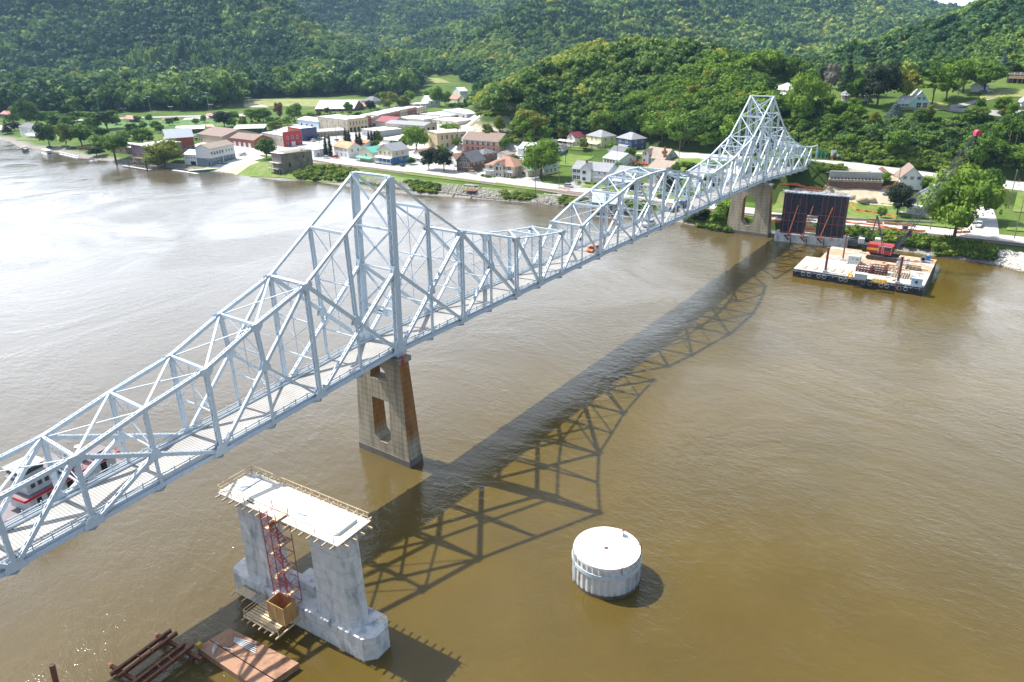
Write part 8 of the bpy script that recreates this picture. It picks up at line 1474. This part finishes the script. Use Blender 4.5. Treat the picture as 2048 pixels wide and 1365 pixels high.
# the crawler crane
CR0 = G(1765, 517, 2.75); cu = -kv*0+ku; cv = kv
KR = root('crawler_crane', CR0, 'red and black crawler crane with a long lattice boom standing on the rear barge', 'crane')
KS = 1.2
def CP(a, d, z): return CR0+cu*a*KS+cv*d*KS+np.array((0, 0, z*KS))
def cb_(b, a0, a1, d0, d1, z0, z1, m=0): b.add([CP(a, d, z) for z in (z0, z1) for a, d in ((a0, d0), (a1, d0), (a1, d1), (a0, d1))], [(3, 2, 1, 0), (4, 5, 6, 7), (0, 1, 5, 4), (1, 2, 6, 5), (2, 3, 7, 6), (3, 0, 4, 7)], m); return b
for d in (-2.6, 2.6):
    b = MB(); prof = [(-3.7, .25), (-3.95, .65), (-3.7, 1.1), (3.7, 1.1), (3.95, .65), (3.7, .25), (3.4, .05), (-3.4, .05)]; n = len(prof)
    b.add([CP(a, d-.45, z) for a, z in prof]+[CP(a, d+.45, z) for a, z in prof], [tuple(range(n)), tuple(range(2*n-1, n-1, -1))]+[(i, n+i, n+(i+1) % n, (i+1) % n) for i in range(n)])
    for k in range(16): cb_(b, -3.6+k*.46, -3.4+k*.46, d-.48, d+.48, 1.08, 1.15)
    b.build('crawler_track', pm('track_steel%d' % int(d > 0), (.06, .05, .045), .6, .3, 1), KR)
cb_(MB(), -1.2, 1.2, -2.2, 2.2, .5, 1.3).build('car_body', BLACK, KR)
MB().cyl(CP(0, 0, 1.2), CP(0, 0, 1.7), 1.4, n=16).build('slewing_ring', BLACK, KR)
b = MB(); cb_(b, -4.2, 2.4, -1.6, 1.6, 1.7, 4.0); b.build('machinery_house', REDP, KR); b = MB(); cb_(b, -4.25, -1.2, -1.64, -1.6, 2.4, 3.0); b.build('yellow_stripe', YELP, KR); cb_(MB(), -5.3, -4.2, -1.7, 1.7, 1.6, 3.6).build('counterweight', BLACK, KR)
b = MB(); cb_(b, .2, 2.2, -2.5, -1.64, 1.7, 3.9); b.build('cab', REDP, KR); b = MB(); cb_(b, .35, 2.05, -2.54, -2.48, 2.6, 3.6); cb_(b, 2.18, 2.24, -2.3, -1.8, 2.5, 3.6); b.build('cab_window', GLASS, KR); b = MB(); cb_(b, -1.2, 2.2, -2.6, -2.5, 3.9, 4.0); [b.bar(CP(a, -2.56, 1.8), CP(a, -2.56, 3.9), .08, .08) for a in (-1.1, -.2, .2, 2.1)]; b.build('guard_frame', STEELD, KR)
tip = np.array((187.3, -66.8, 43.4)); foot = CP(2.2, 0, 2.4); bd = tip-foot; BL = np.linalg.norm(bd); bd /= BL; bs = np.cross(bd, (0, 0, 1.)); bs /= np.linalg.norm(bs); bt = np.cross(bs, bd); b = MB(); BC = pm('boom_black', (.05, .055, .075), .5, .1, 1)
def BP(t, s, u): wv_ = 1.15*min(1, t/.16+.25, (1-t)/.12+.3); return foot+bd*BL*t+bs*s*wv_+bt*u*wv_
nsec = 22
for s in (-.85, .85):
    for u in (-.8, .8):
        pts = [BP(t, s, u) for t in (0, .12, .2, .5, .86, 1)]; b.tube(pts, .085, n=5)
b.build('boom_chords', BC, KR); b = MB()
for k in range(nsec):
    t0, t1 = k/nsec, (k+1)/nsec; f = 1 if k % 2 else -1
    for u in (-.8, .8): b.cyl(BP(t0, -.85*f, u), BP(t1, .85*f, u), .04, n=4)
    for s in (-.85, .85): b.cyl(BP(t0, s, -.8*f), BP(t1, s, .8*f), .04, n=4)
b.build('boom_lacing', BC, KR)
ap = CP(-3.2, 0, 11.6); b = MB()
for s in (-1.0, 1.0): b.bar(CP(-.6, s, 4.0), ap+cv*s*.5, .2, .22); b.bar(CP(-4.0, s, 4.0), ap+cv*s*.5, .16, .16)
b.bar(ap-cv*.7, ap+cv*.7, .2, .5); b.build('gantry', BC, KR); b = MB(); mid_ = foot+bd*BL*.56+bt*1.4
for s in (-.6, -.2, .2, .6): b.tube([ap+cv*s, mid_+bs*s, tip+bs*s*.6], .035, n=4)
b.build('pendant_ropes', BLACK, KR); b = MB()
for s in (-.5, .5): b.bar(mid_+bs*s, foot+bd*BL*.56, .25, .25)
b.bar(mid_-bs*1.0, mid_+bs*1.0, .4, .6); b.build('spreader', pm('grey_spreader', (.3, .32, .34), .5, .3, 1), KR)
b = MB(); b.box(tip, (1.5, 1.6, 1.1), rz=.6); b.cyl(tip-bs*1.1+(0, 0, .3), tip+bs*1.1+(0, 0, .3), .8, n=12); b.build('boom_head', pm('pinkish_red', (.62, .04, .10), .45, .1, 1), KR)
b = MB(); q = foot+bd*BL*.2; b.box(q+bt*1.3, (1.4, 1.4, 1.0), rz=.4); b.box(q-bt*1.5+bd*-1.5, (1.6, 1.2, .9), rz=.2); b.bar(foot+bd*1-bt*.4, q-bt*1.1, .9, .5); b.build('hoist_gear', BC, KR)
b = MB(); b.cyl(tip+bd*-.6, (tip[0]-1.2, tip[1]+1.6, 26), .035, n=4); b.cyl((tip[0]-1.2, tip[1]+1.6, 26), (tip[0]-1.2, tip[1]+1.6, 24.6), .3, n=8); b.build('hook_line', BLACK, KR)
for k, (px, py) in enumerate(((1722, 486), (1755, 487))):
    P = G(px, py, 2.6); r = root('water_tote', P, ['left white tote on the bank behind the crane', 'right white tote on the bank behind the crane'][k], 'tank'); MB().box(P+(0, 0, .9), (2.6, 2.0, 1.8), rz=.2).build('tank', WHITE, r); MB().box(P+(0, 0, 2.75), (.6, .6, .15), rz=.2).build('cap', DARK, r)
# ------------------------------------------------------------------ waterside restaurant, docks and boats at the left
def _um(c):
    for k, x in enumerate((.2, .45, .68, .9)):
        b = MB(); P = c['P'](c['W']*x, -2.6, 0); b.cyl((P[0], P[1], P[2]), (P[0], P[1], P[2]+2.6), .05, n=5); b.cyl((P[0], P[1], P[2]+1.9), (P[0], P[1], P[2]+2.7), .5, .06, n=8); b.build('closed_umbrella', WM[['white', 'green', 'green', 'white'][k]], c['r'])
bld('restaurant', 'white wing of the waterside restaurant raised over an open terrace', (371, 331), (423, 334), 10, 311.5, 'par', 1.9, 'white', 'white', [W_('f', 9, 4.0, .9, .9, .04, .98), W_('f', 3, .4, 4.2, 2.2, .2, 1.0, 'dark')], cat='restaurant', lower=('slate', .3))
bld('restaurant', 'two-storey waterside restaurant, white above and grey below, with a taupe roof', (424, 334), (472, 318.5), 10, 288.5, 'par', 2.2, 'white', 'tan', [W_('f', 5, 6.4, 1.6, 1.6, .02, .56), W_('f', 3, 6.6, .9, 1.4, .6, .95), W_('f', 3, 3.2, 1.3, 1.1, .04, .4), W_('f', 3, 3.2, 1.0, 1.0, .5, 1.0)], cat='restaurant', lower=('slate', 5.0), extra=_um)
HG = pm('sea_green_hull', (.03, .26, .22), .5, .1, .6)
b = MB(); P0, P1 = G(382, 346, 0), G(447, 341, 0); d = (P1-P0); Lh = np.linalg.norm(d); d /= Lh; n = np.array((-d[1], d[0], 0)); n = n if n[0] > 0 else -n
r = root('terrace_barge', (P0+P1)/2+n*2.5, 'sea-green barge used as the restaurant terrace', 'barge'); b.add([P0-(0, 0, .4), P1-(0, 0, .4), P1+n*5.5-(0, 0, .4), P0+n*5.5-(0, 0, .4), P0-d*1.5+(0, 0, 1.3), P1+d*2.5+(0, 0, 1.3), P1+n*5.5+d*2+(0, 0, 1.3), P0+n*5.5-d*1+(0, 0, 1.3)], [(3, 2, 1, 0), (0, 1, 5, 4), (1, 2, 6, 5), (2, 3, 7, 6), (3, 0, 4, 7)]); b.build('hull', HG, r)
MB().add([P0-d*1.4+(0, 0, 1.2), P1+d*2.4+(0, 0, 1.2), P1+n*5.5+d*2+(0, 0, 1.2), P0+n*5.5-d+(0, 0, 1.2)], [(0, 1, 2, 3)]).build('deck', WOODL, r); b = MB()
for k in range(9): b.bar(P0+d*k*Lh/8+(0, 0, 1.2), P0+d*k*Lh/8+(0, 0, 2.2), .08, .08)
b.bar(P0+(0, 0, 2.2), P1+(0, 0, 2.2), .07, .07); b.build('railing', HG, r)
def dock(p, q, wd, label, m=None, z=.45, piles=4):
    A, B = G(*p, 0), G(*q, 0); d = B-A; L_ = np.linalg.norm(d); d /= L_; n = np.array((-d[1], d[0], 0)); r = root('dock', (A+B)/2, label, 'dock'); MB().bar(A+(0, 0, z), B+(0, 0, z), wd, .3, side=n).build('walkway', m or POLEG, r)
    for k in range(piles): P = A+d*L_*(k+.5)/piles+n*wd*.55; MB().cyl(P-(0, 0, 2), P+(0, 0, z+1.0), .14, n=7).build('pile', POLE, r)
dock((246, 333), (302, 342), 2.2, 'long grey floating dock in front of the plum tavern'); dock((346, 341.5), (396, 349), 1.8, 'pale floating dock beside the green terrace barge', WHITE, .3); dock((118, 305), (158, 315), 2.4, 'dock with a dark railing beside the moored houseboat', piles=8); dock((34, 299), (78, 296), 1.6, 'narrow dock between the pontoon boats'); dock((120, 309), (156, 317.5), 1.4, 'white-edged float in front of the railed dock', WHITE, .25, 3)
P = G(295, 343, 0); setp(MB().cyl(P-(0, 0, 2), P+(0, 0, 6.2), .38, n=10).cyl(P+(0, 0, 6.2), P+(0, 0, 6.3), .4, n=10).build('mooring_pile', BLACK), 'thick black mooring pile at the end of the grey dock', 'pile'); P = G(259, 337, 0); setp(MB().cyl(P-(0, 0, 2), P+(0, 0, 5), .2, n=10).build('mooring_pile', BLACK), 'thin dark mooring pile beside the grey dock', 'pile')
def boat(px, py, rz, L_, Wd, kind, label, col=None):
    P = G(px, py, 0); name = {'cruiser': 'motor_boat', 'pontoon': 'pontoon_boat', 'house': 'houseboat'}[kind]; r = root(name, P, label, 'boat'); u = np.array((math.cos(rz), math.sin(rz), 0)); v = np.array((-u[1], u[0], 0)); Q = lambda a, d, z: P+u*a+v*d+np.array((0, 0, z))
    def bb(a0, a1, d0, d1, z0, z1): return MB().add([Q(a, d, z) for z in (z0, z1) for a, d in ((a0, d0), (a1, d0), (a1, d1), (a0, d1))], [(3, 2, 1, 0), (4, 5, 6, 7), (0, 1, 5, 4), (1, 2, 6, 5), (2, 3, 7, 6), (3, 0, 4, 7)])
    h = L_/2; w_ = Wd/2; m = col or WHITE
    if kind == 'cruiser':
        b = MB(); pr = [(-h, w_*.9), (-h*.2, w_), (h*.5, w_*.75), (h, .05)]; top = [(a, d) for a, d in pr]+[(a, -d) for a, d in pr[::-1]]; n = len(top); b.add([Q(a*.95, d*.75, -.2) for a, d in top]+[Q(a, d, .9+.25*(a > 0)) for a, d in top], [(i, (i+1) % n, n+(i+1) % n, n+i) for i in range(n)]+[tuple(range(n, 2*n)), tuple(range(n-1, -1, -1))]); b.build('hull', m, r)
        bb(-h*.1, h*.5, -w_*.6, w_*.6, .9, 1.5).build('cabin', m, r); bb(-h*.15, h*.12, -w_*.62, w_*.62, 1.3, 1.9).build('windscreen', GLASS, r); MB().tube([Q(-h*.2, -w_*.6, 1), Q(-h*.2, -w_*.6, 2.4), Q(-h*.2, w_*.6, 2.4), Q(-h*.2, w_*.6, 1)], .05).build('arch', m, r)
    elif kind == 'pontoon':
        for d in (-w_*.7, w_*.7): MB().cyl(Q(-h, d, .15), Q(h, d, .15), .35, n=8).build('pontoon', STEELD, r)
        bb(-h, h, -w_, w_, .5, .65).build('deck', POLEG, r); bb(-h*.9, h*.8, -w_*.95, w_*.95, .7, 1.4).build('fence', col or BLACK, r); bb(-h*.5, h*.6, -w_*.9, w_*.9, 2.4, 2.5).build('canopy', WM['tan'], r)
        for a in (-h*.45, h*.55):
            for d in (-w_*.85, w_*.85): MB().cyl(Q(a, d, 1.3), Q(a, d, 2.45), .04, n=5).build('pole', STEELD, r)
    else:
        bb(-h, h, -w_, w_, -.2, .8).build('hull', m, r); bb(-h*.8, h*.85, -w_*.85, w_*.85, .8, 3.1).build('cabin', m, r); bb(-h*.9, h*.95, -w_*.95, w_*.95, 3.1, 3.25).build('roof', WM['cream'], r)
        for k in range(5): bb(-h*.6+k*h*.3, -h*.6+k*h*.3+.9, -w_*.87, -w_*.84, 1.7, 2.5).build('window', GLASS, r)
        bb(-h*1.0, -h*.82, -w_*.5, w_*.5, .8, 1.6).build('outboard', BLACK, r)
boat(95, 309, 1.05+.35, 15, 4.2, 'house', 'cream houseboat moored at the left bank'); boat(188, 325, -1.25, 6.5, 2.5, 'cruiser', 'small white motor boat beside the low dock left of the tavern'); boat(52, 304, .9, 8, 2.6, 'pontoon', 'nearer pontoon boat with a tan canopy at the left'); boat(50, 299.5, .9, 8, 2.6, 'pontoon', 'farther pontoon boat with a tan canopy at the left'); boat(706, 369, -1.2, 6, 2.4, 'cruiser', 'small white boat at the rocks behind the tower top')
for k, (p, lb) in enumerate((((210, 317), 'small brown boat cover at the bank by the leaning tree'), ((165, 300), 'stack of red canoes on the boat yard'), ((176, 299), 'second stack of red canoes on the boat yard'))):
    P = T(*p); r = root('canoe_rack' if k else 'covered_boat', P, lb, 'boat'); 
    for j in range(3 if k else 1): MB().cyl(P+np.array([-2.5, 0, .5+.5*j]), P+np.array([2.5, .6, .5+.5*j]), .38, .2, 7).build('canoe' if k else 'cover', WM['redbarn'] if k else WM['brown'], r)
shrubs('garden_shrubs', [[(750, 326), (826, 338), (826, 334), (755, 322)], [(960, 352), (972, 356), (1034, 360), (1034, 357)], [(1140, 368), (1216, 374), (1216, 371), (1140, 365)], [(1225, 378), (1290, 386), (1290, 382), (1225, 376)], [(1290, 345), (1350, 352), (1360, 342), (1330, 338)], [(1410, 385), (1480, 396), (1480, 380), (1410, 372)], [(1845, 392), (1880, 398), (1880, 385), (1850, 380)]], 130, .6, 1.6, 'low garden bushes among the town houses', SHRUB, 14)
shrubs('garden_shrubs', [[(230, 300), (300, 318), (290, 290), (240, 285)], [(60, 262), (200, 275), (215, 262), (130, 250)], [(480, 246), (620, 246), (620, 238), (480, 236)], [(640, 236), (760, 230), (760, 222), (640, 226)]], 120, 1.0, 2.6, 'bushes and small trees behind the riverside yards', LEAFFAR, 15)
TL2 = [('mid0', 75, 251, 12, 15, 'dark tree behind the white river house, left of the pole'), ('mid1', 95, 250, 12, 14, 'dark tree in the belt behind the boat yard'), ('broad2', 140, 257, 11, 15, 'broad tree above the black parked car'), ('mid2', 185, 262, 10, 14, 'rounded tree at the back of the boat yard'), ('broad0', 205, 281, 10, 12, 'tree behind the leaning tree'), ('mid1', 250, 284, 8, 10, 'tree behind the board-clad tavern'), ('mid0', 265, 268, 8, 11, 'tree between the tavern and the sports field'), ('dark0', 30, 262, 7, 10, 'dark tree between the conifer and the white river house'), ('mid2', 155, 244, 9, 14, 'tree at the left end of the park road'), ('mid1', 178, 243, 9, 14, 'tree beside the park road below the wood'), ('mid0', 345, 300, 7, 9, 'small tree against the end of the red barn'), ('mid2', 392, 250, 5, 6, 'small tree in front of the ball diamond'), ('mid0', 470, 242, 8, 9, 'small tree at the edge of the parking lot'), ('mid1', 540, 251, 7, 8, 'small tree between the russet tree and the open shed'), ('mid2', 655, 229, 6, 7, 'low tree in front of the great white shed'), ('broad0', 755, 205, 10, 10, 'tree behind the grey-roofed house beyond the shed'), ('mid1', 820, 205, 12, 12, 'tree behind the white low building'), ('mid2', 858, 206, 12, 12, 'tree behind the white and blue house'), ('mid0', 948, 214, 9, 9, 'tree against the cliff beside the dark-roofed house'), ('broad1', 312, 262, 7, 9, 'tree at the near edge of the sports field'), ('mid1', 275, 245, 6, 7, 'small tree right of the red-roofed shelter'), ('mid2', 300, 244, 6, 7, 'small tree beside the playground'),
 ('mid0', 352, 246, 5, 6, 'small round tree right of the playground'), ('mid1', 1010, 300, 7, 8, 'tree behind the duplex garage'), ('mid2', 1060, 292, 9, 9, 'tree at the bluff foot behind the low white building'), ('mid0', 1090, 284, 9, 9, 'tree at the bluff foot beside the tiny shed'), ('mid1', 1215, 276, 9, 10, 'tree behind the yellow house'), ('yellow0', 1122, 283, 9, 8, 'light green tree left of the maroon-roofed house'), ('mid2', 1330, 322, 5, 6, 'small tree beside the grey-green house'), ('mid1', 1425, 350, 6, 6, 'small tree behind the bridge near the highway'), ('mid0', 1455, 436, 7, 9, 'leafy bush tree next to the shore pier'), ('mid2', 1440, 448, 6, 8, 'low tree overhanging the bank by the shore pier'), ('dark0', 1398, 448, 6, 8, 'dark bush tree on the bank under the truss'),
 ('mid1', 1870, 392, 5, 5, 'shrubby tree between the tall white house and the farmhouse'), ('mid0', 1850, 378, 5, 6, 'small tree behind the tall gabled house'), ('yellow1', 1000, 268, 10, 9, 'bright tree below the rock cliff'), ('yellow0', 975, 276, 8, 8, 'second bright tree below the rock cliff')]
for kd, px, py, h, wd, lb in TL2: tree('tree', kd, T(px, py)-np.array([0, 0, .2]), h*1.13, wd*1.13, lb)
for k, (px, py, h, wd) in enumerate(((340, 252, 6, 7), (372, 276, 6, 7), (408, 246, 6, 7), (436, 298, 4, 5), (465, 256, 7, 8), (487, 254, 8, 9), (512, 262, 6, 8), (545, 258, 6, 8), (575, 252, 7, 9), (612, 248, 7, 8), (650, 246, 6, 7), (700, 300, 5, 6), (735, 318, 4, 4), (752, 300, 6, 6), (792, 306, 7, 8), (812, 300, 8, 9), (822, 330, 4, 5), (868, 318, 6, 7), (882, 312, 6, 7), (915, 296, 6, 6), (1030, 330, 5, 5), (1062, 326, 7, 7), (1100, 322, 6, 7), (1167, 300, 6, 7), (1225, 306, 6, 7), (1262, 318, 6, 6), (1272, 352, 6, 7), (1345, 358, 6, 7), (1420, 378, 6, 7), (1500, 352, 6, 8), (1530, 360, 5, 7), (1880, 384, 5, 6), (1770, 366, 4, 5), (760, 236, 7, 8), (716, 240, 6, 7), (835, 226, 7, 8), (28, 250, 10, 12), (110, 246, 10, 13), (232, 250, 7, 9), (288, 262, 6, 8))):
    tree('garden_tree', ['mid0', 'mid1', 'mid2', 'broad1', 'broad3', 'yellow1'][k % 6], T(px, py)-np.array([0, 0, .2]), h*1.15, wd*1.15, 'leafy garden tree standing among the houses and yards of the town', group='garden trees of the town')
# ------------------------------------------------------------------ air
def haze():
    m = bpy.data.materials.new('air'); m.use_nodes = True; t = m.node_tree; t.nodes.clear()
    o = N(t, 'ShaderNodeOutputMaterial'); v = N(t, 'ShaderNodeVolumePrincipled'); v.inputs['Color'].default_value = (.45, .72, 1.0, 1); v.inputs['Density'].default_value = .000062; v.inputs['Anisotropy'].default_value = .1
    t.links.new(v.outputs[0], o.inputs['Volume'])
    b = MB().b2((-7000, -7000, -8), (13500, 13500, 460)); ob = b.build('haze', m); setp(ob, 'pale blue summer haze hanging over the valley', 'haze', kind='stuff')
haze()
